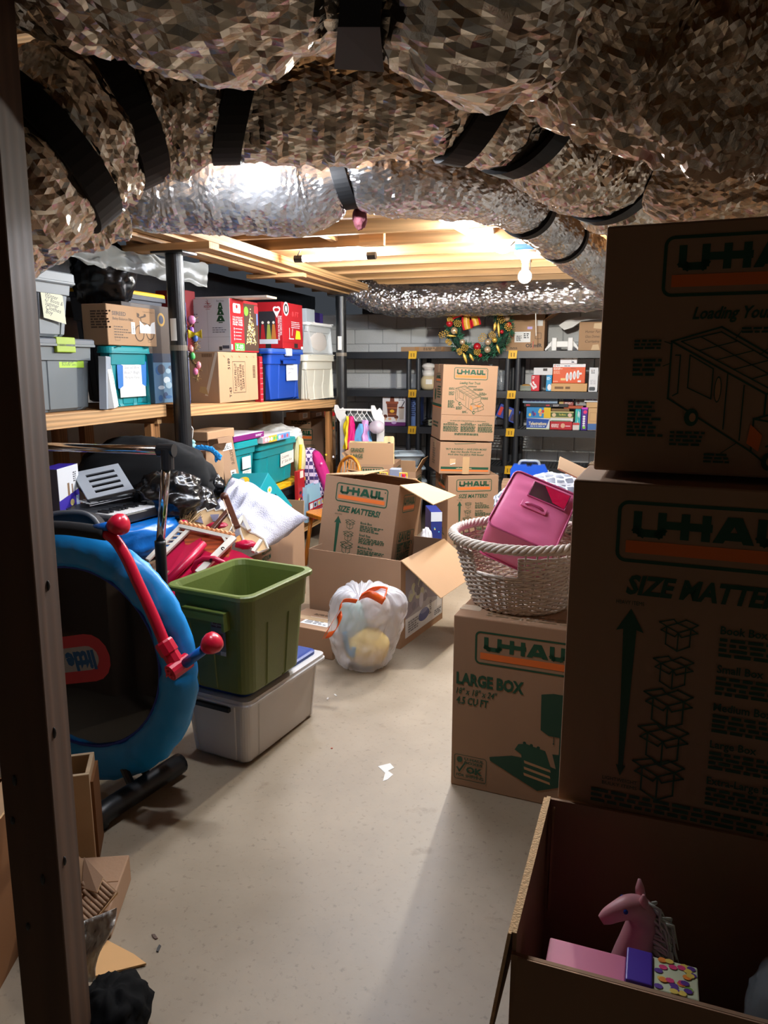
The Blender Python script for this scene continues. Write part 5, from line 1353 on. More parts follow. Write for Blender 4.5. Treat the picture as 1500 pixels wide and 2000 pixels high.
nx = 24
def slot(x): return .22 * lx < x < .84 * lx
ys = [0]
for k in range(4): ys += [ly * (.17 + .19 * k), ly * (.26 + .19 * k)]
ys.append(ly)
for j in range(len(ys) - 1):
    if j % 2 == 0: rest.box(0, lx, ys[j], ys[j + 1], -.004, .004)
    else: rest.box(0, .22 * lx, ys[j], ys[j + 1], -.004, .004); rest.box(.84 * lx, lx, ys[j], ys[j + 1], -.004, .004)
MW = Matrix.Translation(O_) @ Matrix.Rotation(ka, 4, 'Z')
rest.V = [tuple(MW.inverted() @ (M @ Vector(v))) for v in rest.V]
rest.build('music_rest', mat('gray_rest_plastic', (150, 156, 164), rough=.4), t)
m = MB(); a_, b2_ = s[0], s[1]; m.V = []; m.bar(MW.inverted() @ a_, MW.inverted() @ b2_, .03, .012); m.build('rest_ledge', BLACK, t)
D = 3.72; c = at(285, 930, D)
t = thing('garment_bag', 'matte black garment bag slumped under the shelf behind the keyboard', 'bag', (c.x, c.y, .26))
m = blob((0, 0, c.z - .26), (.34, .13, .20), 4, .15, 2.4, 48, 32); m.V = [(v[0], v[1], v[2] if v[2] > c.z - .36 else v[2] - (c.z - .36 - v[2]) * 2.2) for v in m.V]; m.V = [(v[0], v[1], max(v[2], 0)) for v in m.V]
m.build('bag_cloth', mat('matte_black_cloth', (14, 15, 17), rough=.9), t, smooth=True)
for px, py, D, r3, sd, lab in ((330, 968, 3.45, (.16, .13, .12), 12, 'shiny black trash bag beside the keyboard keys'), (375, 985, 3.62, (.12, .1, .09), 15, 'small shiny black trash bag at the foot of the near column'), (412, 948, 3.95, (.07, .06, .07), 17, 'knotted black bag end between the kraft cartons and the pillow')):
    c = at(px, py, D); t = thing('trash_bag', lab, 'bag', (c.x, c.y, c.z - r3[2]))
    m = blob((0, 0, r3[2]), r3, sd, .30, 2.0, 60, 40, flat=r3[2] * .92); m.build('bag_film', BAG, t, smooth=True)
base_low = dict(loc=rm(-.36, -.25, .26), al=YAW, w=.55, d=.40, h=.42)
carton('cardboard_box', 'brown carton on the lower board under the black bags', base_low, KDARK, tape=False)
b = cbox(122, 0, 917, 3.12, al=YAW + .25, pxl=84, pxr=161, zb=.70)
t = parcel('product_carton', 'purple and white toy carton beside the music rest', b, {'all': card((52, 34, 150)), 'front': card((74, 66, 60))})
P = Pr(); W, H = b['d'], b['h']; P.poly([(0, H * .52), (W, H * .62), (W, H), (0, H)], (206, 208, 212)); P.rect(W * .42, H * .56, W * .52, H * .75, (120, 90, 60)); P.rect(W * .62, H * .58, W * .68, H * .72, (120, 90, 60)); P.par(W * .72, H * .74, W * .9, H * .9, 5, (60, 60, 66))
P.ell(W * .65, H * .25, W * .25, H * .12, (90, 60, 230)); P.ell(W * .7, H * .22, W * .14, H * .07, (226, 60, 70)); P.text('1+', W * .12, H * .26, H * .10, (230, 230, 244), bold=.03, fit=W * .14); P.ell(W * .6, H * .44, W * .1, H * .05, (210, 190, 120)); P.rect(W * .8, H * .36, W * .95, H * .52, (170, 190, 220)); on(t, b, 'right', P)
carton('cardboard_box', 'low brown carton under the purple toy carton', dict(loc=Vector((b['loc'].x, b['loc'].y, 0)), al=b['al'], w=b['w'] * 1.1, d=b['d'] * 1.1, h=.697), KDARK)
b = cbox(92, 0, 928, 2.98, al=YAW + .25, pxl=60, pxr=112, zb=.55)
t = parcel('product_carton', 'narrow violet carton nearest the wooden stud', b, card((60, 48, 120)))
P = Pr(); P.rect(0, b['h'] * .78, b['d'], b['h'], (196, 196, 200)); P.rect(0, 0, b['d'] * .8, b['h'] * .4, (170, 172, 180)); on(t, b, 'right', P)
carton('cardboard_box', 'low brown carton under the narrow violet carton', dict(loc=Vector((b['loc'].x, b['loc'].y, 0)), al=b['al'], w=b['w'], d=b['d'], h=.547), KDARK)
t = thing('booster_seat', 'black plastic seat edge with gray rim in front of the keyboard', 'seat', at(150, 1030, 2.62))
o0 = at(150, 1030, 2.62); arc = [at(px, py, 2.62) - o0 for px, py in spline([(85, 1008), (120, 1001), (160, 1001), (180, 1010), (194, 1028)], 6)]
m = MB(); m.tube(arc, .0085, 8); m.build('gray_rim', mat('gray_rim', (96, 98, 102), rough=.4), t, smooth=True)
m = MB(); m.loft([arc, [p + Vector((-.01, .10, -.02)) for p in arc], [p + Vector((-.02, .12, -.16)) for p in arc], [p + Vector((0, .01, -.16)) for p in arc]], 0, False, endless=True); m.build('seat_shell', BLACK, t, smooth=False, solid=.004)

# ------------------------------------------------------------------ toy stable on a carton
sb = cbox(348, 0, 1122, 2.98, pxl=268, pxr=430, zb=0)
carton('cardboard_box', 'kraft carton under the toy stable, behind the green tote', sb, KRAFT)
def T(px, py, dd=0.0): return at(px, py, 3.0 + (1130 - py) * .0026 + dd)
o0 = T(380, 1110); o0.z = sb['h'] + .002
t = thing('toy_stable', 'toy stable with red floor, tan brick walls and brown crane arms', 'toy', o0)
q = lambda *a: T(*a) - o0
nf = Vector((0, -.75, .66)); REDC = mat('crimson_toy_plastic', (186, 16, 62), rough=.35, var=.05); TANB = mat('tan_toy_brick', (206, 172, 126), rough=.6, var=.12, vscale=30); OFFW = mat('offwhite_toy_plastic', (214, 208, 196), rough=.5, var=.05); BROWNT = mat('brown_toy_plastic', (84, 44, 28), rough=.4)
m = MB(); m.slab([q(300, 1122), q(352, 1046), q(470, 1078), q(520, 1105), q(392, 1192), q(322, 1196)], -nf, .02); m.build('stable_floor', REDC, t, bevel=.003)
m = MB(); m.tube([q(398, 1062, -.05), q(322, 1142, -.05)], .017, 12); m.build('floor_ridge', REDC, t, smooth=True)
m = MB(); m.slab([q(362, 1068, -.03), q(392, 1050, -.03), q(396, 1075, -.04), q(340, 1130, -.04), q(326, 1122, -.04)], -nf, .015); m.build('red_ramp', REDC, t)
m = MB(); m.tube([q(410, 1112, -.03) + Vector((.07 * math.cos(a * .63), 0, .05 * math.sin(a * .63))) for a in range(10)], .012, 8, closed=True); m.build('red_arch', REDC, t, smooth=True)
for a, b_ in (((288, 1094), (357, 1024)), ((318, 1084), (374, 1030))):
    m = MB(); m.bar(q(*a, -.04), q(*b_, -.04), .018, .014, up=nf); m.build('ladder_rail', OFFW, t)
for k in range(7):
    f = .18 + .125 * k; m = MB(); m.bar(q(288 + 69 * f, 1094 - 70 * f, -.04), q(318 + 56 * f, 1084 - 54 * f, -.04), .007, .007, up=nf); m.build('ladder_rung', OFFW, t)
m = MB(); m.slab([q(354, 1026, -.02), q(456, 1048, -.02), q(446, 1092, .0), q(362, 1066, .0)], -nf, .012); m.build('orange_wall', wood_mat('orange_toy_wood', (190, 84, 38), axis=0), t)
sc_ = [q(352 + 106 * i / 24, 1021 + 24 * i / 24 + (1.6 if i % 2 else -1.6), -.05) for i in range(25)]
m = MB(); m.tube(sc_, .010, 6); m.build('tile_edge', mat('terracotta_edge', (224, 150, 96), rough=.6), t)
m = MB(); m.bar(q(352, 1028, -.05), q(458, 1052, -.05), .016, .016, up=nf); m.build('white_lintel', OFFW, t)
m = MB(); m.bar(q(457, 1050, -.06), q(386, 1120, -.06), .030, .018, up=nf); wb = m.build('white_post', OFFW, t, bevel=.002)
for f in (.3, .62): c = q(457 - 71 * f, 1050 + 70 * f, -.085); m = MB(); m.tube([c + Vector((.006 * math.cos(a), -.004, .006 * math.sin(a))) for a in range(6)], .003, 5); m.build('horseshoe_mark', BLACK, wb)
m = MB(); m.bar(q(434, 1046, -.05), q(444, 1062, -.05), .012, .012, up=nf); m.build('white_brace', OFFW, t)
def brickwall(pts, dd, nm='tan_wall'):
    m = MB(); m.slab([q(px, py, dd) for px, py in pts], -nf, .012); w_ = m.build(nm, TANB, t)
    m = MB(); P_ = [q(px, py, dd) + nf * .002 for px, py in pts]; m.tube(P_ + [P_[0]], .005, 5); m.build('wall_trim', OFFW, w_); return w_
w1 = brickwall([(344, 1022), (350, 1014), (376, 1001), (378, 1005), (402, 993), (405, 999), (419, 994), (421, 998), (436, 995), (456, 1022), (448, 1040), (400, 1038)], .10)
for pts in ([(380, 1018), (392, 1007), (397, 1022)], [(410, 1005), (428, 1004), (424, 1018), (416, 1018)]):
    m = MB(); m.slab([q(px, py, .085) for px, py in pts], -nf, .006); m.build('window_pane', mat('lavender_window', (124, 120, 140), rough=.4), w1)
w2 = brickwall([(468, 1034), (470, 1026), (488, 1040), (500, 1044), (516, 1054), (524, 1072), (505, 1080), (478, 1062)], .0)
for a, b_ in (((474, 1008), (487, 1036)), ((474, 1010), (466, 1026)), ((452, 1040), (474, 1010)), ((494, 1078), (510, 1055))):
    m = MB(); m.bar(q(*a, -.02), q(*b_, -.02), .016, .014, up=nf); m.build('gable_trim', OFFW, t)
for a, b_, w_ in (((440, 968), (464, 1030), .026), ((414, 1034), (452, 990), .020)):
    m = MB(); m.bar(q(*a, -.05), q(*b_, -.05), w_, .02, up=nf); m.build('crane_arm', BROWNT, t, bevel=.003)
m = MB(); m.ball(q(438, 970, -.06), .02, 12, 8); m.build('crane_hub', BROWNT, t, smooth=True)
m = MB(); m.tube([q(436, 975, -.08), q(446, 1005, -.08), q(458, 1040, -.08)], .002, 5); m.build('crane_string', card((200, 160, 120)), t)
for px, py, r3 in ((424, 1026, (.045, .03, .014)), (480, 1064, (.045, .03, .02)), (358, 1020, (.02, .02, .01))):
    m = blob(q(px, py, .0), r3, px, .3, 3, 20, 14); m.build('red_cloth', REDC, t, smooth=True)
m = MB(); m.slab([q(458, 1052, .0), q(474, 1040, .0), q(470, 1062, .0), q(462, 1070, .0)], -nf, .006); m.build('hay_panel', card((214, 160, 90)), t)
# frayed straw broom tip beside it
t = thing('straw_tuft', 'dry straw tuft poking out behind the toy stable', 'straw', T(335, 1030, .1)); m = MB()
for k in range(60):
    a = Vector((RN.uniform(-.02, .02), RN.uniform(-.02, .02), -.05)); m.tube([a, a + Vector((.05 + RN.uniform(-.03, .03), 0, .05)), a + Vector((RN.uniform(.05, .13), RN.uniform(-.03, .03), RN.uniform(.05, .13)))], .0013, 4)
o = m.build('straw', MATS['straw'], t); o['kind'] = 'stuff'

# ------------------------------------------------------------------ pillow, teal diaper carton, board, carton under the pillow
mb = cbox(506, 0, 1056, 3.86, w=.40, pxr=597, zb=0)
t = carton('moving_box', 'open kraft moving box under the white pillow', mb, KRAFT, flaps=[('back', .1, .10)], group='printed moving boxes')
P = Pr(); P.text('MEDIANA', mb['d'] * .10, mb['h'] * .80, .026, G, bold=.03, fit=.12); P.text('MEDIUM', mb['d'] * .10, mb['h'] * .72, .026, G, bold=.03, fit=.11); on(t, mb, 'right', P)
def pillow(name, label, corners, puff, mt, n=36, cat='pillow', seed=0):
    A, B, C, Dd = [at(*c) for c in corners]; ctr = (A + B + C + Dd) / 4
    nn = (B - A).cross(Dd - A).normalized()
    if nn.y > 0: nn = -nn
    t = thing(name, label, cat, ctr)
    R = []
    m = MB()
    for sgn in (1, -1):
        def f(i, j):
            p = (A.lerp(Dd, i)).lerp(B.lerp(C, i), j)
            u, v = 2 * i - 1, 2 * j - 1
            k = (max(0, 1 - u * u) ** .55) * (max(0, 1 - v * v) ** .55)
            pinch = 1 - .10 * (1 - abs(u) ** 2) * abs(v) ** 4 - .0
            p = ctr + (p - ctr) * (1 - .09 * (u * u * (1 - v * v) + v * v * (1 - u * u)))
            nz = noise.noise(Vector((i * 4 + seed, j * 4, seed))) * .35 + (0.3 - abs(noise.noise(Vector((i * 6, j * 5, seed + 3))))) * .3
            return p - ctr + nn * sgn * puff * k * (1 + nz)
        m.grid(f, n, n)
    m.build('pillow_cloth', mt, t, smooth=True, weld=True)
    return t
SHAG = mat('white_terry', (206, 206, 222), rough=.95, var=.05, bump=.7, bscale=150)
pillow('bed_pillow', 'big white textured pillow sagging behind the toy stable', ((378, 1052, 3.62), (452, 930, 4.05), (604, 1012, 3.98), (505, 1080, 3.55)), .15, SHAG, seed=2)
A, B_, C_ = at(524, 978, 4.15), at(580, 1010, 4.28), at(524, 923, 4.15)
M, lx, ly = frame_of(A, B_, C_)
t = thing('diaper_carton', 'teal carton with handle slot tipped behind the white pillow', 'box')
x_ = (at(580, 1000, 4.35) - at(524, 923, 4.15)).normalized(); y_ = (at(524, 979, 4.12) - at(524, 923, 4.15)); y_ = (y_ - x_ * y_.dot(x_)).normalized(); z_ = x_.cross(y_)
O2 = at(524, 923, 4.15); Mx = Matrix(((x_.x, y_.x, z_.x, O2.x), (x_.y, y_.y, z_.y, O2.y), (x_.z, y_.z, z_.z, O2.z), (0, 0, 0, 1)))
t.matrix_world = Mx
LX, LY = .30, .17; sg = 1 if z_.y > 0 else -1
TEALC = card((0, 140, 150)); m = MB(); m.box(0, LX, 0, LY, min(0, sg * .26), max(0, sg * .26)); m.build('box_body', TEALC, t, bevel=.003)
P = Pr(); P.rr(.12, .05, .22, .085, .015, (8, 40, 46)); P.ell(.07, .07, .018, .022, (236, 230, 190)); P.ell(.07, .07, .009, .011, (236, 190, 30)); P.text('Pure', .02, .12, .03, (226, 236, 200), bold=.03, fit=.07); P.rect(.22, .10, .29, .14, (230, 232, 230)); P.par(.225, .105, .285, .135, 3, (40, 40, 40)); P.rect(0, .15, .3, .165, (220, 190, 40))
P.build(t, (0, 0, -sg * .0005), (1, 0, 0), (0, 1, 0), (0, 0, -sg))
P = Pr(); P.ell(.15, .08, .05, .05, (236, 196, 40)); P.ell(.17, .08, .035, .04, (190, 200, 200)); P.build(t, (-.0005, 0, 0), (0, 0, sg), (0, 1, 0), (-1, 0, 0))
A, B_, C_ = at(380, 1010, 3.9), at(420, 1008, 3.95), at(385, 953, 3.92)
M, lx, ly = frame_of(A, B_, C_)
t = thing('flat_carton', 'white and teal flat carton standing beside the white pillow', 'box'); t.matrix_world = M
m = MB(); m.box(0, lx * 1.3, -.5, ly, -.06, 0); m.build('box_body', card((220, 226, 228)), t, bevel=.002)
P = Pr(); P.rect(.004, -.05, .02, ly, (0, 130, 136)); P.rect(lx * 1.1, ly * .6, lx * 1.28, ly * .98, (226, 196, 40)); P.build(t, (0, 0, 0), (1, 0, 0), (0, 1, 0), (0, 0, 1))

# ------------------------------------------------------------------ big green tote on the clear tote
OLIVE = mat('olive_green_plastic', (100, 114, 52), rough=.42, var=.06, bump=.05, bscale=90)
cb = fbase((366, 1466), (490, 1501), (614, 1406), 0, pyt=1372); cb['w'] += .025; cb['d'] += .10; cb['loc'] += Vector((-math.sin(cb['al']), math.cos(cb['al']), 0)) * .025
CLR2 = mat('frosted_clear_plastic', (216, 214, 214), rough=.32, var=.04, alpha=.80)
t = tote('storage_tote', 'frosted clear tote on the floor under the olive green tote', cb, CLR2, None, band=.90, taper=.018, flute=((.06, .04), (.94, .04)), r=.03)
m = MB(); m.box(-cb['w'] * .24, cb['w'] * .24, -cb['d'] / 2 - .002, -cb['d'] / 2 + .012, cb['h'] - .045, cb['h'] - .03); m.build('handle_slot', BLACK, t)
m = MB(); w, d = cb['w'], cb['d']
m.loft([[(x, y, z) for x, y, a_, f in rrect(w - 2 * i_, d - 2 * i_, .03, 5)] for i_, z in ((.0, cb['h'] - .004), (-.006, cb['h']), (-.006, cb['h'] + .012), (.012, cb['h'] + .016))], 0, True, True, True); m.build('lid_rim', CLR2, t)
m = MB(); m.loft([[(x, y, z) for x, y, a_, f in rrect(w - 2 * i_, d - 2 * i_, .03, 5)] for i_, z in ((.02, cb['h'] + .013), (.02, cb['h'] + .028), (.03, cb['h'] + .032), (.045, cb['h'] + .030))], 0, True, True, True); m.build('lid', mat('navy_blue_lid', (18, 58, 140), rough=.4), t)
gz = cb['h'] + .034
gb = cbox(490, 0, 1168, hit(490, 1378, gz).y, al=cb['al'], pxl=336, pxr=615, zb=gz)
gb['w'] = gb['w'] * 1.0
t = tote('storage_tote', 'large open olive green tote with empty inside', gb, OLIVE, None, flute=((.16, .10), (.62, .12)), band=.66, taper=.026, r=.045)
m = MB(); w, d, h = gb['w'], gb['d'], gb['h']
m.box(-w * .26, w * .26, -d / 2 - .022, -d / 2 + .012, h - .075, h - .062); m.box(-w * .26, w * .26, -d / 2 - .022, -d / 2 - .016, h - .10, h - .062); m.box(w * .22, w * .26, -d / 2 - .02, -d / 2 + .02, h - .13, h - .07); m.build('grip_handle', OLIVE, t, bevel=.003)
P = Pr(); P.rect(w * .52, h * .40, w * .70, h * .74, (108, 108, 104)); P.rect(w * .53, h * .66, w * .69, h * .72, (92, 40, 40)); P.rect(w * .56, h * .53, w * .67, h * .61, (96, 44, 44)); P.text('Roughneck', w * .535, h * .675, .010, (180, 170, 164), fit=w * .14); P.par(w * .54, h * .44, w * .68, h * .52, 4, (60, 60, 60)); P.rect(w * .63, h * .40, w * .70, h * .44, (190, 188, 180)); on(t, gb, 'front', P, 'sticker', -.012)
m = MB(); m.tube(spline([(w * .30, -d * .36, .06), (w * .30, d * .1, .075), (.05, d * .36, .08), (-w * .28, d * .36, .07)], 8), .004, 6); m.build('inner_ledge', OLIVE, t, smooth=True)

# ------------------------------------------------------------------ white trash bag with orange drawstring
gp = hit(716, 1318, 0); ct = Vector((xat(709, gp.y + .12, .1), gp.y + .12, 0))
t = thing('trash_bag', 'white drawstring trash bag with orange ties standing on the floor', 'bag', ct)
prof = [(0, .07), (.004, .105), (.03, .130), (.08, .146), (.15, .158), (.22, .166), (.28, .170), (.33, .166), (.37, .146), (.395, .11), (.402, .07), (.396, .035), (.385, .010)]
R = []
N_ = 120
for j, (z, r) in enumerate(spline([(a, b_) for a, b_ in prof], 5)):
    row = []; f = z / .402; k_ = max(0, (.17 - r) / .17) if f > .6 else 0
    for i in range(N_):
        a = 2 * math.pi * i / N_
        n1_ = noise.noise(Vector((math.cos(a) * 1.3, math.sin(a) * 1.3, z * 5 + 3))); n2_ = .3 - abs(noise.noise(Vector((math.cos(a) * 3.2, math.sin(a) * 3.2, z * 16)))); n3_ = .3 - abs(noise.noise(Vector((math.cos(a) * 7, math.sin(a) * 7, z * 8))))
        pl = .022 * n1_ + .022 * n2_ + .010 * n3_
        rr = max(.004, r + pl * min(1, r / .06))
        top = (.011 * math.sin(a * 15 + 2.2 * math.sin(a * 4)) + .008 * math.sin(a * 37)) * (1 - abs(2 * min(1, max(0, k_)) - 1)) if k_ > 0 else 0
        lean = Vector((.02 * f, .0, 0)) + Vector((-.035, -.075, -.035)) * k_ ** 1.5
        row.append(Vector((rr * math.cos(a) * (1 + .10 * f), rr * math.sin(a) * .86, z + top + .03 * n1_ * f * (1 - k_))) + lean)
    R.append(row)
m = MB(); m.loft(R, 0, True, True, True)
m.build('bag_film', sheer_mat('milky_bag_film', (232, 232, 238), alpha=.40, rough=.2, bump=.4, bscale=28), t, smooth=True)
m = blob((.02, -.02, .105), (.105, .10, .095), 3, .12, 2, 32, 22, flat=.1); m.build('stuffed_toy', card((222, 190, 100), rough=.9), t, smooth=True)
m = blob((-.05, .0, .23), (.075, .07, .10), 6, .2, 3, 24, 18); m.build('stored_cloth', card((150, 176, 170), rough=.9), t, smooth=True)
m = blob((.06, .01, .28), (.07, .07, .08), 8, .2, 3, 24, 18); m.build('stored_cloth', card((214, 206, 200), rough=.9), t, smooth=True)
m = MB(); m.tube(spline([(-.085, -.085, .20), (-.07, -.10, .12), (-.045, -.105, .09), (-.04, -.10, .13)], 6), .012, 8); m.build('blue_strap', card((70, 130, 160)), t, smooth=True)
ORT = sheer_mat('orange_tie_film', (232, 92, 20), alpha=.93, rough=.3, bump=.4, bscale=30)
Bq = lambda px, py, dd=0.0: at(px, py, ct.y - .165 + dd) - ct
def ribbon(pts, w0, nm):
    S = spline([tuple(p) for p in pts], 6); m = MB()
    m.loft([[Vector(p) + Vector((.0, -.004, w0 * (k - 1))) + Vector((w0 * .6 * (k - 1), 0, 0)) for p in S] for k in range(3)], 0, False)
    return m.build(nm, ORT, t, smooth=True, solid=.0015)
ribbon([Bq(697, 1174, .02), Bq(680, 1172, .0), Bq(668, 1175, -.03), Bq(664, 1190, -.05)], .009, 'drawstring')
ribbon([Bq(664, 1190, -.05), Bq(655, 1205, -.065), Bq(641, 1228, -.075), Bq(636, 1238, -.075)], .026, 'drawstring_loop'); ribbon([Bq(662, 1198, -.04), Bq(664, 1212, -.06), Bq(652, 1235, -.075), Bq(638, 1240, -.075)], .016, 'drawstring_loop')
ribbon([Bq(704, 1166, .0), Bq(722, 1160, .03), Bq(745, 1171, .0), Bq(750, 1174, 0)], .016, 'drawstring_loop'); ribbon([Bq(704, 1164, .02), Bq(725, 1151, .08), Bq(752, 1150, .10), Bq(753, 1160, .06), Bq(748, 1173, 0)], .012, 'drawstring_loop')
fb = cbox(650, 1290, 1236, hit(650, 1290).y, pxl=545, pxr=700, al=cb['al'])
t = carton('cardboard_box', 'low flat kraft carton with a shipping label behind the white bag', fb, KRAFT)
P = Pr(); P.rect(fb['w'] * .3, fb['d'] * .2, fb['w'] * .8, fb['d'] * .6, (224, 224, 222)); P.par(fb['w'] * .35, fb['d'] * .25, fb['w'] * .75, fb['d'] * .55, 5, (90, 90, 90)); P.par(fb['w'] * .3, fb['d'] * .7, fb['w'] * .7, fb['d'] * .8, 2, (70, 50, 30)); on(t, fb, 'top', P)

# ------------------------------------------------------------------ big picture carton with a moving box leaning in it
B0, B1 = hit(782, 1268), hit(863, 1208)
aal = math.atan2((B1 - B0).y, (B1 - B0).x) - math.pi / 2
ab = cbox(782, 1268, 1096, B0.y, al=aal, pxl=606, pxr=864, zb=0)
t = carton('cardboard_box', 'big open carton with picture panels holding the leaning moving box', ab, KRAFT, flaps=[])
flap(t, ab, 'right', 2.25, .27, skew=.02)
P = Pr(); W, H = ab['d'], ab['h']
P.rect(W * .10, H * .08, W * .98, H * .86, (150, 146, 156)); P.rect(W * .10, H * .08, W * .98, H * .30, (206, 208, 212)); P.poly([(W * .10, H * .30), (W * .6, H * .40), (W * .98, H * .30), (W * .98, H * .86), (W * .10, H * .86)], (128, 120, 136))
for i in range(26): P.ell(W * RN.uniform(.15, .6), H * RN.uniform(.4, .8), W * .05, H * .05, RN.choice(((110, 104, 122), (160, 156, 168), (176, 176, 150), (96, 90, 110))), 8)
P.ell(W * .52, H * .22, W * .13, H * .07, (66, 74, 130)); P.ell(W * .52, H * .27, W * .09, H * .03, (110, 116, 160)); P.ell(W * .45, H * .42, W * .05, H * .09, (180, 178, 196))
P.text('Patio', W * .70, H * .18, W * .06, (60, 60, 70), rot=math.pi / 2, fit=H * .16); P.rect(W * .84, H * .20, W * .96, H * .36, (226, 226, 228)); P.par(W * .16, H * .12, W * .42, H * .26, 5, (120, 120, 128)); P.par(W * .78, H * .11, W * .96, H * .18, 3, (80, 80, 90))
on(t, ab, 'right', P)
O3 = at(637, 927, 3.98); X3 = at(781, 949, 3.82); Y3 = at(620, 1071, 3.95)
M, lx, ly = frame_of(O3, X3, Y3)
t = thing('moving_box', 'moving box with open flaps leaning inside the big picture carton', 'box', group='printed moving boxes'); t.matrix_world = M
H = .585; d = .40; wl_ = .005
m = MB(); m.box(0, lx, 0, H, 0, wl_); m.box(0, lx, 0, H, d - wl_, d); m.box(0, wl_, 0, H, wl_, d - wl_); m.box(lx - wl_, lx, 0, H, wl_, d - wl_); m.box(0, lx, H - wl_, H, 0, d); m.build('box_body', KRAFT, t)
size_panel(lx, H).build(t, (0, H, 0), (1, 0, 0), (0, -1, 0), (0, 0, -1))
P = Pr(); logo(P, d * .22, H * .74, d * .50, H * .17); P.frame(d * .14, H * .26, d * .84, H * .56, .02, .004, G)
P.text('SAVE!', d * .2, H * .47, .045, G, bold=.03, fit=d * .48); P.line([(d * .18, H * .45), (d * .74, H * .45)], .004, G); P.text('BEST PRICE', d * .19, H * .375, .04, G, bold=.03, fit=d * .52); P.text('GUARANTEE', d * .19, H * .30, .034, G, bold=.03, fit=d * .52); P.ell(d * .77, H * .43, .009, .012, G); P.par(d * .1, H * .15, d * .8, H * .22, 3, G)
P.build(t, (lx, H, 0), (0, 0, 1), (0, -1, 0), (1, 0, 0))
ink_k = KRAFTIN
m = MB(); m.slab([(lx, 0, 0), (lx, 0, d), (lx + .20, .045, d + .01), (lx + .19, .075, .02)], (0, -1, 0), .005, 0, 1); m.build('flap', [mat('pale_inner_liner', (178, 148, 114), rough=.85, var=.05), KRAFTE], t)
m = MB(); m.slab([(0, 0, 0), (0, 0, d), (.20, -.045, d), (.205, -.025, .03)], (0, -1, 0), .005, 0, 1); m.build('flap', [KRAFT, KRAFTE], t)
m = MB(); m.slab([(0, 0, d), (lx, 0, d), (lx, -.03, d * .62), (0, -.03, d * .62)], (0, 1, 0), .005, 0, 1); m.build('flap', [KRAFT, KRAFTE], t)

# ------------------------------------------------------------------ behind it: more moving boxes, bins, toys
D = 5.6
b = cbox(768, 0, 908, D, al=-.18, pxl=683, d=.36, zb=0)
t = carton('moving_box', 'moving box with a tall raised flap printed in two languages, near the far column', b, KRAFT, flaps=[('front', .02, .165), ('left', .6, .1)], group='printed moving boxes')
P = Pr(); P.text('GRANDE', b['w'] * .05, .095, .030, G, bold=.02, fit=.105); P.text('LARGE', b['w'] * .05, .05, .030, G, bold=.02, fit=.095); on(t, dict(b, h=b['h']), 'front', P).location = (0, -.0095, b['h'])
P = Pr(); W, H = b['w'], b['h']; logo(P, W * .28, H * .84, W * .5, H * .13); on(t, b, 'front', P)
P = Pr(); W = b['d']; logo(P, W * .3, H * .78, W * .6, H * .16); P.par(W * .1, H * .6, W * .8, H * .7, 3, G); on(t, b, 'right', P)
b = cbox(811, 0, 922, 6.05, al=-.25, pxl=778, d=.24, zb=0)
t = carton('moving_box', 'moving box with one slanting flap beside the stacked clear bins', b, KRAFT, flaps=[('right', .5, .12), ('front', .3, .1)], group='printed moving boxes')
P = Pr(); logo(P, b['d'] * .2, b['h'] * .72, b['d'] * .7, b['h'] * .2); on(t, b, 'right', P)
LIDB = mat('pale_blue_lid', (190, 206, 214), rough=.4, var=.04)
for i, (z0_, z1_, lab) in enumerate(((0, .42, 'tall clear bin at the bottom of the stack beside the tower of boxes'), (.423, .535, 'shallow clear bin in the middle of the stack beside the tower'), (.538, .652, 'topmost clear bin with pale blue lid beside the tower of boxes'))):
    b = cbox(832 - 2 * i, 0, 900, 6.5, al=.05, pxl=768 + 4 * (2 - i), w=None, d=.34, h=z1_ - z0_, zb=z0_)
    t = tote('clear_bin', lab, b, CLEAR, LIDB, lidh=.02, taper=.03, flute=None, group='clear bins'); m = blob((0, 0, b['h'] * .38), (b['w'] * .36, b['d'] * .36, b['h'] * .3), 5 + i, .25, 4, 20, 14); m.build('stored_cloth', card((150, 150, 156)), t, smooth=True)
D = 5.95; CREAM = wood_mat('cream_wood', (222, 196, 146), axis=2)
t = thing('wooden_stand', 'cream wooden stand with an oval hand hole behind the raised box flap', 'stand', (xat(760, D, .5), D, 0), -.1)
zt = zat(852, D); zl = zat(893, D)
m = MB(); n_ = 20
out = [(x, z) for x, z, a_, f in rrect(.085, .30, .015, 4, 1, 0, zt - .15)]; hole = [(.018 * math.cos(2 * math.pi * i / n_), zt - .07 + .024 * math.sin(2 * math.pi * i / n_)) for i in range(n_)]
out = [( .0425 * max(-1, min(1, 1.35 * math.cos(2 * math.pi * i / n_))), zt - .07 + .07 * max(-1, min(1, 1.35 * math.sin(2 * math.pi * i / n_)))) for i in range(n_)]
m.loft([[(x, -.01, z) for x, z in out], [(x, .01, z) for x, z in out], [(x, .01, z) for x, z in hole], [(x, -.01, z) for x, z in hole]], 0, True, endless=True); m.box(-.0425, .0425, -.01, .01, 0, zt - .138); m.build('end_board', CREAM, t)
m = MB(); m.box(-.30, -.0425, -.01, .01, zt - .075, zt - .045); m.build('cross_rail', CREAM, t); m = MB(); m.box(-.32, -.28, -.01, .01, 0, zt - .04); m.build('end_board', CREAM, t)
tcb = cbox(800, 0, 948, 4.62, al=-.2, pxl=735, w=None, d=.3, zb=0)
t = carton('cardboard_box', 'kraft carton behind the leaning box, carrying the plastic toy garage', tcb, KRAFT)
t = thing('toy_garage', 'plastic toy garage in blue, yellow, red and gray behind the leaning box', 'toy', Vector((tcb['loc'].x, tcb['loc'].y - .03, tcb['h'] + .002)), -.2)
m = MB(); m.box(-.09, .06, -.06, .06, 0, .028); m.build('blue_base', card((24, 84, 190), rough=.35), t, bevel=.004)
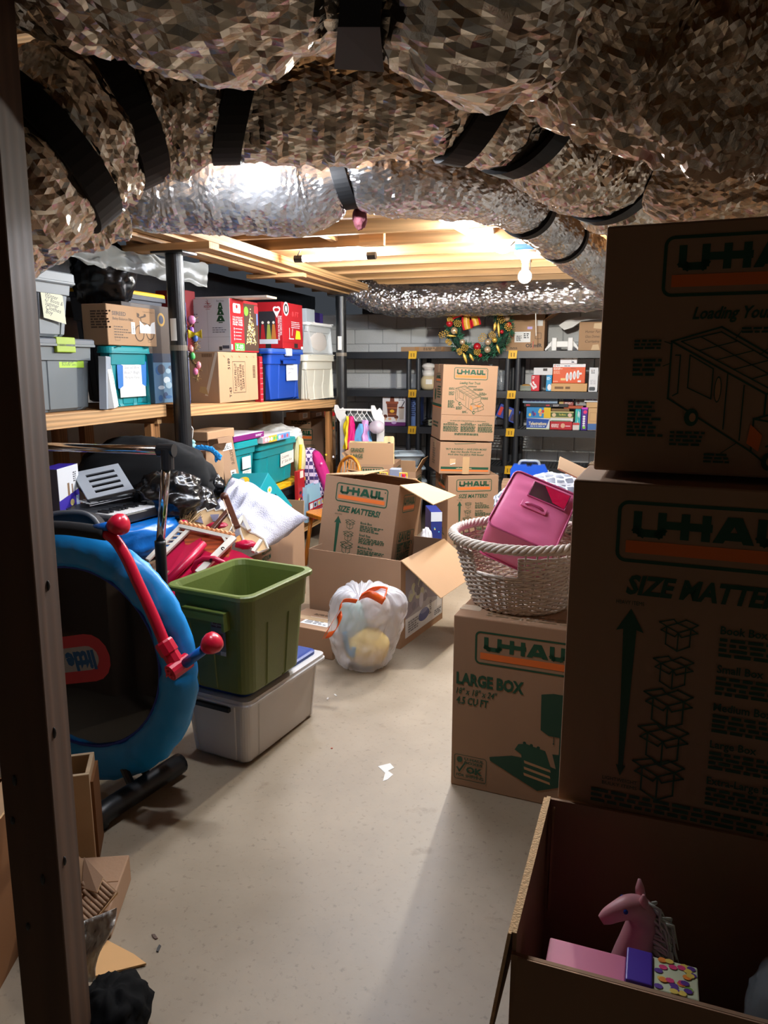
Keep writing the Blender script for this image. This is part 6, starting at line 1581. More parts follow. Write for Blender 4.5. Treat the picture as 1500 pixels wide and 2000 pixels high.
m = MB(); m.box(-.05, .02, -.02, .05, .028, .085); m.build('gray_tower', card((140, 148, 160), rough=.4), t, bevel=.004)
for x in (-.085, .045):
    m = MB(); m.tube([(x - .02, -.05, .01), (x - .02, -.05, .065), (x + .025, -.05, .065), (x + .025, -.05, .01)], .006, 6); m.build('yellow_gate', card((236, 184, 40), rough=.35), t)
m = MB(); m.box(.03, .075, -.08, -.03, .0, .03); m.tube([(.05, -.06, .03), (.05, -.06, .06)], .012, 8); m.build('red_ramp', card((206, 30, 50), rough=.35), t, bevel=.003)
b = cbox(848, 0, 1000, 4.85, al=.1, w=.06, pxr=None, d=.25, zb=0); b['w'] = .075; b['loc'].x += .04
t = parcel('toy_carton', 'navy carton with yellow and white stars beside the moving box tower', b, card((26, 44, 120)))
P = Pr(); W, H = b['w'], b['h']
P.rect(0, H * .86, W, H, (196, 204, 214))
for i in range(14): P.ell(W * RN.uniform(.1, .9), H * RN.uniform(.05, .8), .005, .005, RN.choice(((240, 220, 80), (236, 236, 240), (80, 180, 220))), 6)
on(t, b, 'front', P)
t = thing('shopping_bag', 'small gray white plastic bag between the leaning box and the navy carton', 'bag', Vector((xat(832, 4.7, .2), 4.7, 0))); m = blob((0, 0, .19), (.055, .08, .19), 3, .25, 3, 28, 24, flat=.19); m.build('bag_film', sheer_mat('gray_bag_film', (190, 190, 196), alpha=.9), t, smooth=True)
# dress-up rail with small costumes
D = 6.15
t = thing('costume_rail', 'white dress-up rail with pink, yellow and blue costumes past the far column', 'clothes rail', (xat(738, D, .5), D, 0), -.25)
zt = zat(792, D); sp = [(-.03, 0), (.03, 0), (.035, zt - .10), (.015, zt - .07), (.02, zt - .05), (-.005, zt - .02), (-.03, zt - .04), (-.05, zt - .0), (-.075, zt), (-.08, zt - .04), (-.06, zt - .10), (-.03, zt - .14)]
m = MB(); m.slab([(x + .02, 0, z) for x, z in sp], (0, 1, 0), .015); m.build('side_panel', WHITE, t, bevel=.003)
m = MB(); m.slab([(x - .30, 0, z) for x, z in sp], (0, 1, 0), .015); m.build('side_panel', WHITE, t, bevel=.003)
m = MB(); m.tube([(-.05, .008, zt - .04), (-.34, .008, zt - .04)], .01, 8); m.build('rail', WHITE, t)
def dress(x, w0, c_, z0_, z1_, sd, nm):
    m = MB()
    def f(i, j):
        wv = w0 * (.35 + .65 * j ** .7); a = 2 * math.pi * i
        return Vector((x + wv * math.cos(a) * .5 + .02 * noise.noise(Vector((a, j * 4, sd))), .06 * math.sin(a) * (.4 + .6 * j) - .03 + .012 * math.sin(a * 5) * j, z1_ + (z0_ - z1_) * j))
    m.grid(f, 36, 14); m.build(nm, mat('satin_%d_%d_%d' % c_, c_, rough=.35, var=.15, bump=.4, bscale=20), t, smooth=True)
dress(-.22, .10, (206, 20, 110), zt - .42, zt - .09, 1, 'pink_costume'); dress(-.255, .06, (236, 206, 40), zt - .36, zt - .09, 2, 'yellow_costume'); dress(-.12, .20, (110, 176, 226), zt - .46, zt - .15, 3, 'blue_costume'); dress(-.10, .08, (200, 150, 206), zt - .30, zt - .12, 6, 'lilac_costume')
for x in (-.23, -.17, -.13, -.09):
    m = MB(); m.tube([(x - .05, -.02, zt - .12), (x, -.02, zt - .06), (x + .05, -.02, zt - .13)], .004, 5); m.tube([(x, -.02, zt - .06), (x, 0, zt - .03)], .003, 5); m.build('hanger', WHITE, t)
m = blob((.015, -.09, zt - .17), (.065, .05, .055), 4, .06, 2, 28, 20); m.build('tulle_puff', sheer_mat('clear_tulle', (214, 200, 214), alpha=.45), t, smooth=True)

# ------------------------------------------------------------------ placing by a near left edge
def lbox(px, pyb, pyt, D, al, pxr=None, pxl=None, w=None, d=None, h=None, zb=None):
    z0 = zat(pyb, D) if zb is None else zb
    X, Y = xat(px, D, z0), D
    dep = lambda k: k * (Y * CP - (z0 - CAMH) * SP)
    ca, sa = math.cos(al), math.sin(al)
    if w is None: k = (pxr - 750) / FPX; w = (dep(k) - X) / (ca - k * CP * sa)
    if d is None: k = (pxl - 750) / FPX; d = (X - dep(k)) / (sa + k * CP * ca)
    if h is None: h = zat(pyt, Y) - z0
    c = Vector((X, Y, z0)) + Vector((ca, sa, 0)) * (w / 2) + Vector((-sa, ca, 0)) * (d / 2)
    return dict(loc=c, al=al, w=w, d=d, h=h)
def sized(b, P): return P
MVG = 'printed moving boxes'
# ------------------------------------------------------------------ tower of moving boxes in front of the racks
D = hit(874, 1066).y
b = lbox(873, 0, 930, D, .13, pxr=970, pxl=849, zb=0)
t = carton('moving_box', 'bottom moving box of the tower by the racks, printed with a size guide', b, KRAFT, group=MVG)
on(t, b, 'front', size_panel(b['w'], b['h']))
P = Pr(); logo(P, b['d'] * .25, b['h'] * .76, b['d'] * .55, b['h'] * .17); P.par(b['d'] * .2, b['h'] * .1, b['d'] * .8, b['h'] * .2, 3, G); on(t, b, 'left', P)
zt = b['h']; lean = .035
b2 = lbox(857, 0, 865, D + .01, .12, pxr=957, pxl=838, zb=zt + .012)
t = carton('moving_box', 'middle moving box of the tower by the racks, with bundle offer and web address', b2, KRAFT, group=MVG, rot=(0, lean, .12))
on(t, b2, 'front', bundle_panel(b2['w'], b2['h']))
P = Pr(); P.rect(b2['w'] * .20, b2['h'] * .30, b2['w'] * .31, b2['h'] * .48, (196, 164, 124)); P.rect(b2['w'] * .45, b2['h'] * .0, b2['w'] * .58, b2['h'] * .55, (188, 154, 114)); P.line([(b2['w'] * .22, b2['h'] * .30), (b2['w'] * .30, b2['h'] * .34)], .006, (236, 236, 236)); on(t, b2, 'front', P, 'packing_tape', .0025, rough=.25)
P = Pr(); P.par(b2['d'] * .3, b2['h'] * .2, b2['d'] * .6, b2['h'] * .9, 9, (90, 70, 48)); on(t, b2, 'left', P)
zt2 = zt + .012 + b2['h']
b3 = lbox(859, 0, 713, D + .02, .11, pxr=964, pxl=842, zb=zt2 + .012)
t = carton('moving_box', 'top moving box of the tower by the racks, with truck loading drawing', b3, KRAFT, group=MVG, rot=(0, lean, .11))
on(t, b3, 'front', truck_panel(b3['w'], b3['h']))
P = Pr(); W, H = b3['d'], b3['h']; logo(P, W * .3, H * .76, W * .5, H * .12); P.rect(0, H * .44, W, H * .475, G); P.rect(0, H * .425, W, H * .437, O); P.par(W * .5, H * .55, W * .9, H * .72, 5, G); P.ell(W * .3, H * .6, W * .08, H * .08, G); P.par(W * .2, H * .15, W * .8, H * .24, 2, G); on(t, b3, 'left', P)

# ------------------------------------------------------------------ large box, basket, pink case
A0, A1 = hit(880, 1531), hit(1061, 1572)
la = math.atan2((A1 - A0).y, (A1 - A0).x)
lb = lbox(880, 0, 1201, A0.y, la, w=.457, d=.457, zb=0)
t = carton('moving_box', 'large moving box printed with a lamp, carrying the wicker basket', lb, KRAFT, group=MVG, tape=False)
on(t, lb, 'front', large_panel(lb['w'], lb['h']))
m = MB(); m.box(-lb['w'] / 2 - .001, lb['w'] / 2 + .001, -.028, .028, lb['h'], lb['h'] + .001); m.build('packing_tape', mat('glossy_clear_tape', (206, 190, 168), rough=.08, var=.05, bump=.3, bscale=60, spec=.9), t)
m = MB(); m.box(-lb['w'] / 2 - .001, -lb['w'] / 2 + .07, -.16, -.11, lb['h'], lb['h'] + .0012); m.build('packing_tape', MATS['glossy_clear_tape'], t)
P = Pr(); P.par(.10, .03, .42, .09, 3, (120, 96, 66)); on(t, lb, 'top', P)
zb_ = lb['h']
fr = hit(1008, 1203, zb_); bc = Vector((xat(1015, fr.y + .155, zb_), fr.y + .155, zb_ + .002))
WICK = mat('whitewashed_wicker', (206, 192, 178), rough=.6, var=.25, vscale=40, bump=.3, bscale=80)
t = thing('wicker_basket', 'round white wicker laundry basket on the large moving box', 'basket', bc, .5)
HB = .235; RB0, RB1 = .155, .232
def brad(z): f = z / HB; return RB0 + (RB1 - RB0) * f ** .8
NS = 40; m = MB(); rows = 26
def hole_at(a, z): return z > HB * .60 and z < HB * .93 and abs(((a + math.pi) % (2 * math.pi)) - math.pi - (-2.65)) < .34
for r_ in range(rows):
    z = .008 + (HB - .028) * r_ / rows; seg_ = []
    for k in range(NS * 3 + 1):
        a = 2 * math.pi * k / (NS * 3)
        if hole_at(a, z):
            if len(seg_) > 2: m.tube(seg_, .0042, 5)
            seg_ = []; continue
        w_ = .0052 * math.cos(NS / 2 * a + math.pi * r_) ; rr = brad(z) + w_
        seg_.append((rr * math.cos(a), rr * math.sin(a), z + .0022 * noise.noise(Vector((a * 5, r_, 2)))))
    if len(seg_) > 2: m.tube(seg_, .0042, 5)
o = m.build('woven_wall', WICK, t, smooth=True); o['kind'] = 'stuff'
m = MB()
for k in range(NS):
    a = 2 * math.pi * k / NS
    zz = HB * .60 if hole_at(a, HB * .7) else HB
    m.tube([(brad(z) * math.cos(a), brad(z) * math.sin(a), z) for z in (0, zz * .33, zz * .66, zz)], .0035, 5)
o = m.build('woven_stakes', WICK, t, smooth=True); o['kind'] = 'stuff'
for ph in range(5):
    m = MB(); m.tube([((RB1 + .004 + .012 * math.cos(a * 14 + ph * 1.2566)) * math.cos(a), (RB1 + .004 + .012 * math.cos(a * 14 + ph * 1.2566)) * math.sin(a), HB + .004 + .011 * math.sin(a * 14 + ph * 1.2566)) for a in [2 * math.pi * k / 240 for k in range(240)]], .0068, 6, closed=True); m.build('rim_braid', WICK, t, smooth=True)
m = MB(); m.tube([(brad(HB * .59) * math.cos(a), brad(HB * .59) * math.sin(a), HB * .585) for a in [-2.65 - .36 + .72 * k / 10 for k in range(11)]], .006, 6); m.build('handle_sill', WICK, t, smooth=True)
m = MB(); m.lathe([(.002, .004), (RB0, .004), (RB0, .01), (.002, .01)], 36); m.build('basket_floor', WICK, t)
m = MB()
for ph in range(2): m.tube([((RB0 + .006 * math.cos(a * 20 + ph * 3.1)) * math.cos(a), (RB0 + .006 * math.cos(a * 20 + ph * 3.1)) * math.sin(a), .006 + .004 * math.sin(a * 20 + ph * 3.1)) for a in [2 * math.pi * k / 200 for k in range(200)]], .0055, 5, closed=True)
m.build('foot_braid', WICK, t, smooth=True)
# pink case
PINK = mat('pink_vinyl', (224, 112, 154), rough=.42, var=.06, bump=.25, bscale=9)
DPINK = mat('dark_pink_piping', (186, 74, 120), rough=.45, var=.05)
Dc = bc.y
O4, X4, Y4 = at(950, 1022, Dc - .10), at(1082, 1080, Dc - .17), at(1034, 930, Dc + .10)
M, lx, ly = frame_of(O4, X4, Y4)
t = thing('pink_case', 'pink soft case with a clear window standing in the wicker basket', 'case'); t.matrix_world = M
dp = .15
m = MB(); nx_ = 14
R = []
for k in range(9):
    z = -dp * k / 8; s_ = 1 - .03 * abs(k / 4 - 1) ** 3
    R.append([(lx / 2 + (x) * s_ + .004 * noise.noise(Vector((x * 9, y * 9, k))), ly / 2 + y * s_ + .004 * noise.noise(Vector((x * 9, y * 9, k + 5))), z) for x, y, a_, f in rrect(lx, ly, .025, 5, 6)])
m.loft(R, 0, True); m.build('case_side', PINK, t, smooth=True)
m = MB(); m.grid(lambda i, j: Vector((lx * (.02 + .96 * i), ly * (.02 + .96 * j), .012 * math.sin(math.pi * i) ** .5 * math.sin(math.pi * j) ** .5 + .004 * noise.noise(Vector((i * 3, j * 9, 0))) * math.sin(math.pi * i) - .002)), 28, 28); m.build('case_front', PINK, t, smooth=True)
m = MB(); m.face([(lx * .02, ly * .02, -dp), (lx * .98, ly * .02, -dp), (lx * .98, ly * .98, -dp), (lx * .02, ly * .98, -dp)]); m.build('case_back', PINK, t)
for z in (.0, -dp):
    m = MB(); m.tube([(lx / 2 + x * .995, ly / 2 + y * .995, z) for x, y, a_, f in rrect(lx, ly, .025, 5, 1)], .0035, 6, closed=True); m.build('piping', DPINK, t, smooth=True)
m = MB(); m.box(lx * .34, lx * .88, ly * .64, ly * .88, .012, .0145); m.build('window_panel', mat('dim_clear_vinyl', (60, 26, 40), rough=.06, var=.3, spec=.8), t)
m = MB(); m.slab([(lx * .5, ly * .88, .0146), (lx * .88, ly * .88, .0146), (lx * .88, ly * .64, .0146), (lx * .7, ly * .66, .0146)], (0, 0, 1), .001); m.build('contents_red', mat('red_satin', (196, 14, 66), rough=.25, bump=.6, bscale=14), t)
m = MB(); m.tube([(lx * .33, ly * .63, .013), (lx * .89, ly * .63, .013), (lx * .89, ly * .89, .013), (lx * .33, ly * .89, .013)], .003, 5, closed=True); m.build('window_binding', DPINK, t)
hd_ = MB(); hd_.box(lx * .30, lx * .68, ly * .43, ly * .52, .012, .017); ho = hd_.build('handle_patch', PINK, t, bevel=.002)
m = MB(); m.tube(spline([(lx * .36, ly * .475, .016), (lx * .42, ly * .475, .024), (lx * .56, ly * .475, .024), (lx * .62, ly * .475, .016)], 5), .005, 6); m.build('handle_loop', DPINK, ho, smooth=True)
# patterned bundle behind on its carton
def quatre():
    m = mat('gray_trellis_fabric', (128, 132, 142), rough=.85, var=0)
    N, K, bb_ = nodes_of(m); tc = N.new('ShaderNodeTexCoord'); v = N.new('ShaderNodeTexVoronoi'); v.feature = 'DISTANCE_TO_EDGE'; v.inputs['Scale'].default_value = 24; v.inputs['Randomness'].default_value = .35
    K.new(tc.outputs['Object'], v.inputs['Vector']); r = N.new('ShaderNodeValToRGB'); r.color_ramp.elements[0].position = .08; r.color_ramp.elements[1].position = .10
    r.color_ramp.elements[0].color = L3((226, 228, 234)); r.color_ramp.elements[1].color = L3((120, 124, 136)); K.new(v.outputs['Distance'], r.inputs[0]); K.new(r.outputs[0], bb_.inputs['Base Color']); return m
D = 3.25; c = at(1062, 985, D)
qb = dict(loc=Vector((c.x + .1, D + .02, 0)), al=-.2, w=.46, d=.34, h=c.z - .13)
carton('cardboard_box', 'kraft carton behind the wicker basket, under the trellis print bundle', qb, KRAFT)
t = thing('fabric_bundle', 'gray fabric bundle with white trellis print behind the pink case', 'bundle', Vector((c.x, c.y, c.z - .128)))
m = blob((.03, 0, .125), (.245, .16, .135), 6, .16, 2.2, 60, 40, flat=.125); m.build('bundled_cloth', quatre(), t, smooth=True)
# blue tool case on carton, orange box
D = 5.45; c1 = cbox(1070, 0, 948, D, al=-.2, pxl=975, d=.3, zb=0)
carton('cardboard_box', 'kraft carton under the blue tool case in front of the racks', c1, KRAFT)
b = cbox(1069, 0, 910, D + .04, al=-.2, pxl=996, d=.10, zb=c1['h'] + .003)
t = thing('tool_case', 'blue molded tool case with gray handle in front of the racks', 'tool case', b['loc'], -.2)
BLC = mat('tool_blue_plastic', (20, 78, 190), rough=.38, var=.06); w, d, h = b['w'], b['d'], b['h']
m = MB(); pts = [(-w / 2, 0), (w / 2, 0), (w / 2, h * .7), (w * .42, h), (w * .08, h), (w * .04, h * .9), (-w * .04, h * .9), (-w * .08, h), (-w * .42, h), (-w / 2, h * .7)]
m.slab([(x, -d / 2, z) for x, z in pts], (0, 1, 0), d); m.build('case_shell', BLC, t, bevel=.006)
for s_ in (-1, 1):
    m = MB(); m.slab([(s_ * w * .45, -d / 2 - .004, h * .2), (s_ * w * .45, -d / 2 - .004, h * .75), (s_ * w * .30, -d / 2 - .004, h * .5), (s_ * w * .10, -d / 2 - .004, h * .6), (s_ * w * .10, -d / 2 - .004, h * .2)], (0, 1, 0), .004); m.build('relief_panel', BLC, t)
m = MB(); m.tube(spline([(-w * .28, 0, h * .95), (-w * .22, 0, h * 1.18), (0, 0, h * 1.2), (w * .22, 0, h * 1.18), (w * .28, 0, h * .95)], 5), .012, 8); m.build('carry_handle', mat('gray_handle', (130, 140, 150), rough=.4), t, smooth=True)
m = MB(); m.box(w / 2 - .004, w / 2 + .006, -.03, .03, h * .3, h * .7); m.build('latch', WHITE, t)
b = cbox(1150, 0, 919, 5.0, al=-.1, pxl=1100, d=.12, zb=0)
t = parcel('game_carton', 'orange yellow printed carton behind the trellis print bundle', b, {'all': card((240, 162, 30))})
P = Pr(); W, H = b['w'], b['h']; P.rect(W * .2, H * .93, W * .45, H * .985, (150, 160, 170)); P.rect(W * .0, H * .9, W * .08, H, (200, 206, 190)); P.rr(W * .5, H * .90, W * .95, H * .93, .008, (120, 60, 20)); on(t, b, 'front', P)
b = dict(loc=Vector((xat(1250, 2.75, .6), 2.75, 0)), al=-.25, w=.42, d=.36, h=zat(948, 2.62))
t = carton('cardboard_box', 'open kraft carton peeking out behind the stacked boxes, one flap raised', b, KRAFT, flaps=[('left', 1.15, .13)])
P = Pr(); P.par(.05, .03, .3, .09, 3, G); P.build(t, (-b['w'] / 2, b['d'] / 2, b['h']), (0, -1, 0), (-.91, 0, .41), (-.41, 0, -.91))

# ------------------------------------------------------------------ stacked moving boxes close to the camera
na = -.385
n1 = lbox(1089, 0, 936, 1.25, na, w=.457, d=.457, h=.605, zb=.632)
n0 = lbox(1089, 0, 936, 1.25, na, w=.457, d=.457, h=.628, zb=0)
t = carton('moving_box', 'lowest box of the dark stack, hidden behind the open carton of toys', n0, KRAFT, group=MVG)
t = carton('moving_box', 'dark moving box with size guide under the topmost box of the near stack', n1, KRAFT, group=MVG)
on(t, n1, 'front', size_panel(n1['w'], n1['h']))
P = Pr(); P.line([(n1['w'] * .66, n1['h'] * .97), (n1['w'] * .68, n1['h'] * .88)], .003, (200, 176, 150)); P.line([(n1['w'] * .70, n1['h'] * .86), (n1['w'] * .73, n1['h'] * .78)], .002, (180, 150, 120)); on(t, n1, 'front', P, 'torn_scuff', .002)
n2 = lbox(1159, 0, 424, 1.285, na + .01, w=.457, d=.457, h=.405, zb=.632 + .605 + .012)
t = carton('moving_box', 'topmost dark moving box of the near stack, truck drawing on its face', n2, KRAFT, group=MVG)
P = truck_panel(n2['w'], .61, full=False)
P.V = [(x, y - (.61 - n2['h']), z) for x, y, z in P.V]; on(t, n2, 'front', P)

# open carton of toys nearest the camera
F0, F1 = hit(1069, 1556, .64), hit(1000, 1822, .64)
dv = (F0 - F1); oa = math.atan2(dv.y, dv.x) - math.pi / 2
ob = dict(al=oa, w=.52, d=dv.length, h=.64)
ca, sa = math.cos(oa), math.sin(oa)
ob['loc'] = Vector((F1.x, F1.y, 0)) + Vector((ca, sa, 0)) * .26 + Vector((-sa, ca, 0)) * (dv.length / 2)
t = thing('cardboard_box', 'open carton of toys at the lower edge of the picture', 'box', ob['loc'], oa)
w, d, h = ob['w'], ob['d'], ob['h']; m = MB(); q = .006
m.box(-w / 2, w / 2, -d / 2, d / 2, 0, q); m.box(-w / 2, w / 2, -d / 2, -d / 2 + q, q, h - .035); m.box(-w / 2, w / 2, d / 2 - q, d / 2, q, h); m.box(-w / 2, -w / 2 + q, -d / 2 + q, d / 2 - q, q, h); m.box(w / 2 - q, w / 2, -d / 2 + q, d / 2 - q, q, h); m.build('box_body', KRAFT, t)
m = MB(); m.box(-w / 2 - .0005, -w / 2 + q + .0005, -d / 2, d / 2, h - .0002, h + .0015); m.build('cut_edge', KRAFTE, t)
m = MB(); m.slab([(-w / 2 + .012, d / 2 - .012, h - .01), (-w / 2 + .016, d / 2 - .05, h - .04), (-w / 2 + .016, d / 2 - .05, h - .20), (-w / 2 + .012, d / 2 - .04, h - .20)], (1, 0, 0), .004); m.build('inner_flap', KRAFTIN, t)
m = MB(); m.slab([(-w / 2 + .01, -d / 2 - .001, h - .035), (w / 2, -d / 2 - .001, h - .035), (w / 2, -d / 2 - .10, h - .23), (-w / 2 + .01, -d / 2 - .10, h - .23)], (0, -.9, .4), .005); m.build('flap', KRAFT, t)
m = MB(); m.slab([(-w / 2 - .001, d / 2, h - .002), (-w / 2 - .001, -d / 2, h - .002), (-w / 2 - .03, -d / 2 - .02, h - .22), (-w / 2 - .03, d / 2, h - .22)], (-1, 0, 0), .005, 0, 1); m.build('flap', [KRAFT, KRAFTE], t)
def inb(x, y, z): return ob['loc'] + Vector((ca, sa, 0)) * x + Vector((-sa, ca, 0)) * y + Vector((0, 0, z))
t = thing('doll_carton', 'pink toy carton with purple corner and floral panel inside the open carton', 'box', inb(-.045, -ob['d'] / 2 + .05, .006), oa)
m = MB(); m.box(-.17, -.06, -.03, .03, 0, .575); m.build('pink_side', mat('pink_card', (206, 110, 140), rough=.5), t, bevel=.002)
m = MB(); m.box(-.06, -.025, -.031, .031, 0, .592); m.build('purple_side', mat('violet_card', (70, 40, 150), rough=.4), t, bevel=.002)
m = MB(); m.box(-.025, .035, -.03, .03, 0, .587); fo = m.build('floral_panel', mat('floral_card', (206, 214, 180), rough=.5), t, bevel=.002)
P = Pr()
for i in range(26): P.ell(RN.uniform(.006, .054), RN.uniform(.52, .58), .006, .005, RN.choice(((220, 60, 120), (236, 140, 50), (120, 160, 60), (90, 50, 140), (230, 200, 90))), 8)
P.V = [(x, (y - .52) * .9, z) for x, y, z in P.V]; P.build(fo, (-.025, -.027, .587), (1, 0, 0), (0, 1, 0), (0, 0, 1)); P3 = P; 0 and P.build(fo, (-.025, .0305, 0), (1, 0, 0), (0, 0, 1), (0, 1, 0));
P = Pr(); P.text('ell', -.056, .562, .012, (190, 180, 236), bold=.03, fit=.03); P.build(t, (0, -.032, 0), (1, 0, 0), (0, 0, 1), (0, -1, 0))
# toy horse
t = thing('toy_horse', 'pink toy horse with pale mane poking out of the open carton', 'toy horse', inb(-.09, .015, .236), oa + .2)
t.scale = (.58, .58, .58)
carton('cardboard_box', 'small brown carton inside the open carton under the toy horse', dict(loc=inb(-.10, .03, .007), al=oa, w=.14, d=.13, h=.225), KDARK, tape=False)
m = MB()
S = [(-.02, 0, .0, .05, .06), (-.02, 0, .28, .052, .065), (-.015, 0, .40, .046, .055), (.0, 0, .49, .038, .045), (.01, 0, .55, .034, .040), (.0, -.01, .59, .036, .038), (-.03, -.02, .605, .031, .034), (-.065, -.03, .595, .024, .027), (-.09, -.035, .58, .018, .022), (-.105, -.038, .57, .010, .014)]
S = spline(S, 5); R = []
for i, s_ in enumerate(S):
    a, b_ = Vector(S[max(0, i - 1)][:3]), Vector(S[min(len(S) - 1, i + 1)][:3]); dd = (b_ - a).normalized(); y_ = Vector((0, 1, 0)); x_ = y_.cross(dd).normalized(); y_ = dd.cross(x_)
    R.append([Vector(s_[:3]) + x_ * s_[4] * math.cos(k * math.pi / 8) + y_ * s_[3] * math.sin(k * math.pi / 8) for k in range(16)])
m.loft(R, 0, True, True, True); m.build('horse_body', mat('pink_toy_skin', (214, 150, 156), rough=.45), t, smooth=True)
for s_ in (-1, 1): m = MB(); m.lathe([(.014, 0), (.012, .02), (.004, .042)], 10, 0, (.006, s_ * .024, .615), (-.1, s_ * .2, 1)); m.build('ear', MATS['pink_toy_skin'], t, smooth=True); m = MB(); m.ball((-.045, s_ * .028 - .02, .612), .007, 10, 8); m.build('eye', mat('glossy_toy_eye', (30, 60, 140), rough=.05), t, smooth=True)
m = MB()
for k in range(90):
    z = RN.uniform(.40, .625); x0 = .035 + .01 * RN.random() if z < .58 else .01; a = Vector((x0, RN.uniform(-.02, .02), z)); e = a + Vector((RN.uniform(.03, .07), RN.uniform(-.05, .05), -RN.uniform(.03, .12)))
    m.tube([a, a.lerp(e, .5) + Vector((.02, 0, .012)), e], [.005, .0045, .001], 5)
o = m.build('mane', mat('silver_mane', (204, 204, 190), rough=.4), t, smooth=True); o['kind'] = 'stuff'
t = thing('plastic_packet', 'clear plastic packet of white padding at the edge of the open carton', 'packet', inb(.15, -.05, .36), oa - .1); 
carton('cardboard_box', 'small dark carton inside the open carton under the plastic packet', dict(loc=inb(.165, -.05, .006), al=oa, w=.16, d=.20, h=.345), KDARK, tape=False)
m = blob((0, 0, .11), (.085, .10, .11), 8, .14, 2.5, 40, 28, flat=.105, power=.7); m.build('clear_film', sheer_mat('clear_packet_film', (170, 176, 180), alpha=.35, rough=.1, bump=.6, bscale=25), t, smooth=True)
m = blob((.015, -.01, .105), (.06, .075, .085), 3, .08, 2, 24, 18, flat=.09, power=.6); m.build('white_padding', card((206, 206, 206), rough=.9), t, smooth=True)

# ------------------------------------------------------------------ things on the racks
def rbox(pxl, pxr, pyt, tier, off=.06, d=.2, base=None, al=None, pyb=None):
    z = (TIERS[tier] if base is None else base) + .002
    if pyb is not None: z = zat(pyb, rk(pxr, off, z))
    return cbox(pxr, 0, pyt, rk(pxr, off, z), al=YAW if al is None else al, pxl=pxl, d=d, zb=z)
b = rbox(783, 882, 677, 0, .1, .3); t = carton('flat_carton', 'long flat kraft carton lying on top of the middle rack behind the wreath', b, KRAFT2, tape=False)
P = Pr(); P.par(b['w'] * .45, b['h'] * .2, b['w'] * .7, b['h'] * .85, 2, (90, 66, 40)); P.rect(b['w'] * .28, 0, b['w'] * .36, b['h'], (176, 126, 70)); P.rect(b['w'] * .8, 0, b['w'] * .86, b['h'], (176, 126, 70)); on(t, b, 'front', P)
b = rbox(988, 1062, 624, 0, .06, .3)
t = carton('cardboard_box', 'kraft carton with shipping label and open flaps on top of the rack, beside the wreath', b, KRAFT2, flaps=[('right', 1.0, .16), ('back', .4, .14), ('front', -.35, .08)])
P = Pr(); W, H = b['w'], b['h']; dk = (50, 40, 34)
P.text('OS', W * .52, H * .12, H * .11, dk, bold=.03, fit=W * .17); P.line([(W * .715, H * .08), (W * .715, H * .30)], .005, (200, 50, 50)); P.text('mIR', W * .73, H * .12, H * .11, dk, bold=.03, fit=W * .22); P.rect(W * .22, H * .28, W * .64, H * .62, (232, 232, 230)); P.par(W * .27, H * .32, W * .42, H * .5, 6, (40, 40, 40)); P.par(W * .46, H * .4, W * .62, H * .58, 3, (60, 60, 60)); P.rect(W * .55, H * .70, W * .68, H * .78, (190, 170, 226)); P.rect(W * .80, H * .80, W * .95, H * .99, (230, 230, 228)); P.frame(W * .12, H * .42, W * .2, H * .56, .004, .004, (190, 60, 50)); P.frame(W * .76, H * .38, W * .92, H * .58, .004, .003, dk); P.par(W * .1, H * .06, W * .32, H * .12, 2, dk); on(t, b, 'front', P)
b = rbox(1129, 1185, 628, 0, .05, .3); t = carton('cardboard_box', 'kraft carton with handwritten note on top of the rack near the dark stack', b, KRAFT2, tape=False)
P = Pr(); W, H = b['w'], b['h']
for i, s in enumerate(('Hunter Fan', 'Glass Domes', 'Curtains')): P.text(s, W * .22, H * (.62 - .17 * i), H * .09, (70, 50, 34), sh=.2, fit=W * .5)
P.poly([(W * .5, H * .78), (W * .8, H * .74), (W * .78, H * .96), (W * .52, H * .95)], (214, 186, 146)); P.poly([(W * .45, H * .02), (W * .75, H * .02), (W * .7, H * .22), (W * .5, H * .2)], (210, 180, 140)); on(t, b, 'front', P)
D = rk(1098, .08, 1.55); c = Vector((xat(1098, D, 1.57), D, TIERS[0] + .002)); t = thing('wall_bracket', 'white plastic mounting bracket on the rack between the two kraft cartons', 'bracket', c, YAW)
m = MB(); m.box(-.10, .10, -.02, .02, .03, .085); m.build('bracket_bar', WHITE, t, bevel=.006)
for s_ in (-1, 1):
    m = MB(); m.box(s_ * .07 - .022, s_ * .07 + .022, -.03, .03, 0, .115); m.build('bracket_clip', WHITE, t, bevel=.005); m = MB(); m.slab([(s_ * .10, -.015, .08), (s_ * .10, -.015, .04), (s_ * .145, -.015, 0), (s_ * .15, -.015, .015)], (0, 1, 0), .03); m.build('bracket_arm', WHITE, t)
t = thing('plastic_trough', 'long white plastic trough lying across the top of the rack carton', 'trough', at(1140, 640, rk(1140, .30, 1.7)), YAW)
m = MB(); pr = [(-.22, .02), (-.17, -.02), (-.10, .0), (-.02, .055), (.25, .085), (.25, .10), (-.03, .095), (-.16, .065)]
m.slab([(x, -.05, z) for x, z in pr], (0, 1, 0), .1); m.build('trough_body', WHITE, t, bevel=.005)
b = rbox(972, 987, 655, 0, .1, .06); t = thing('white_jar', 'small white jar with dark label on the rack behind the wreath', 'jar', b['loc'], 0); m = MB(); m.lathe([(.03, 0), (.032, .01), (.032, .075), (.026, .085), (.026, .1)], 18); m.build('jar_body', WHITE, t, smooth=True); m = MB(); m.lathe([(.0325, .025), (.0325, .055)], 18); m.build('jar_label', BLACK, t)
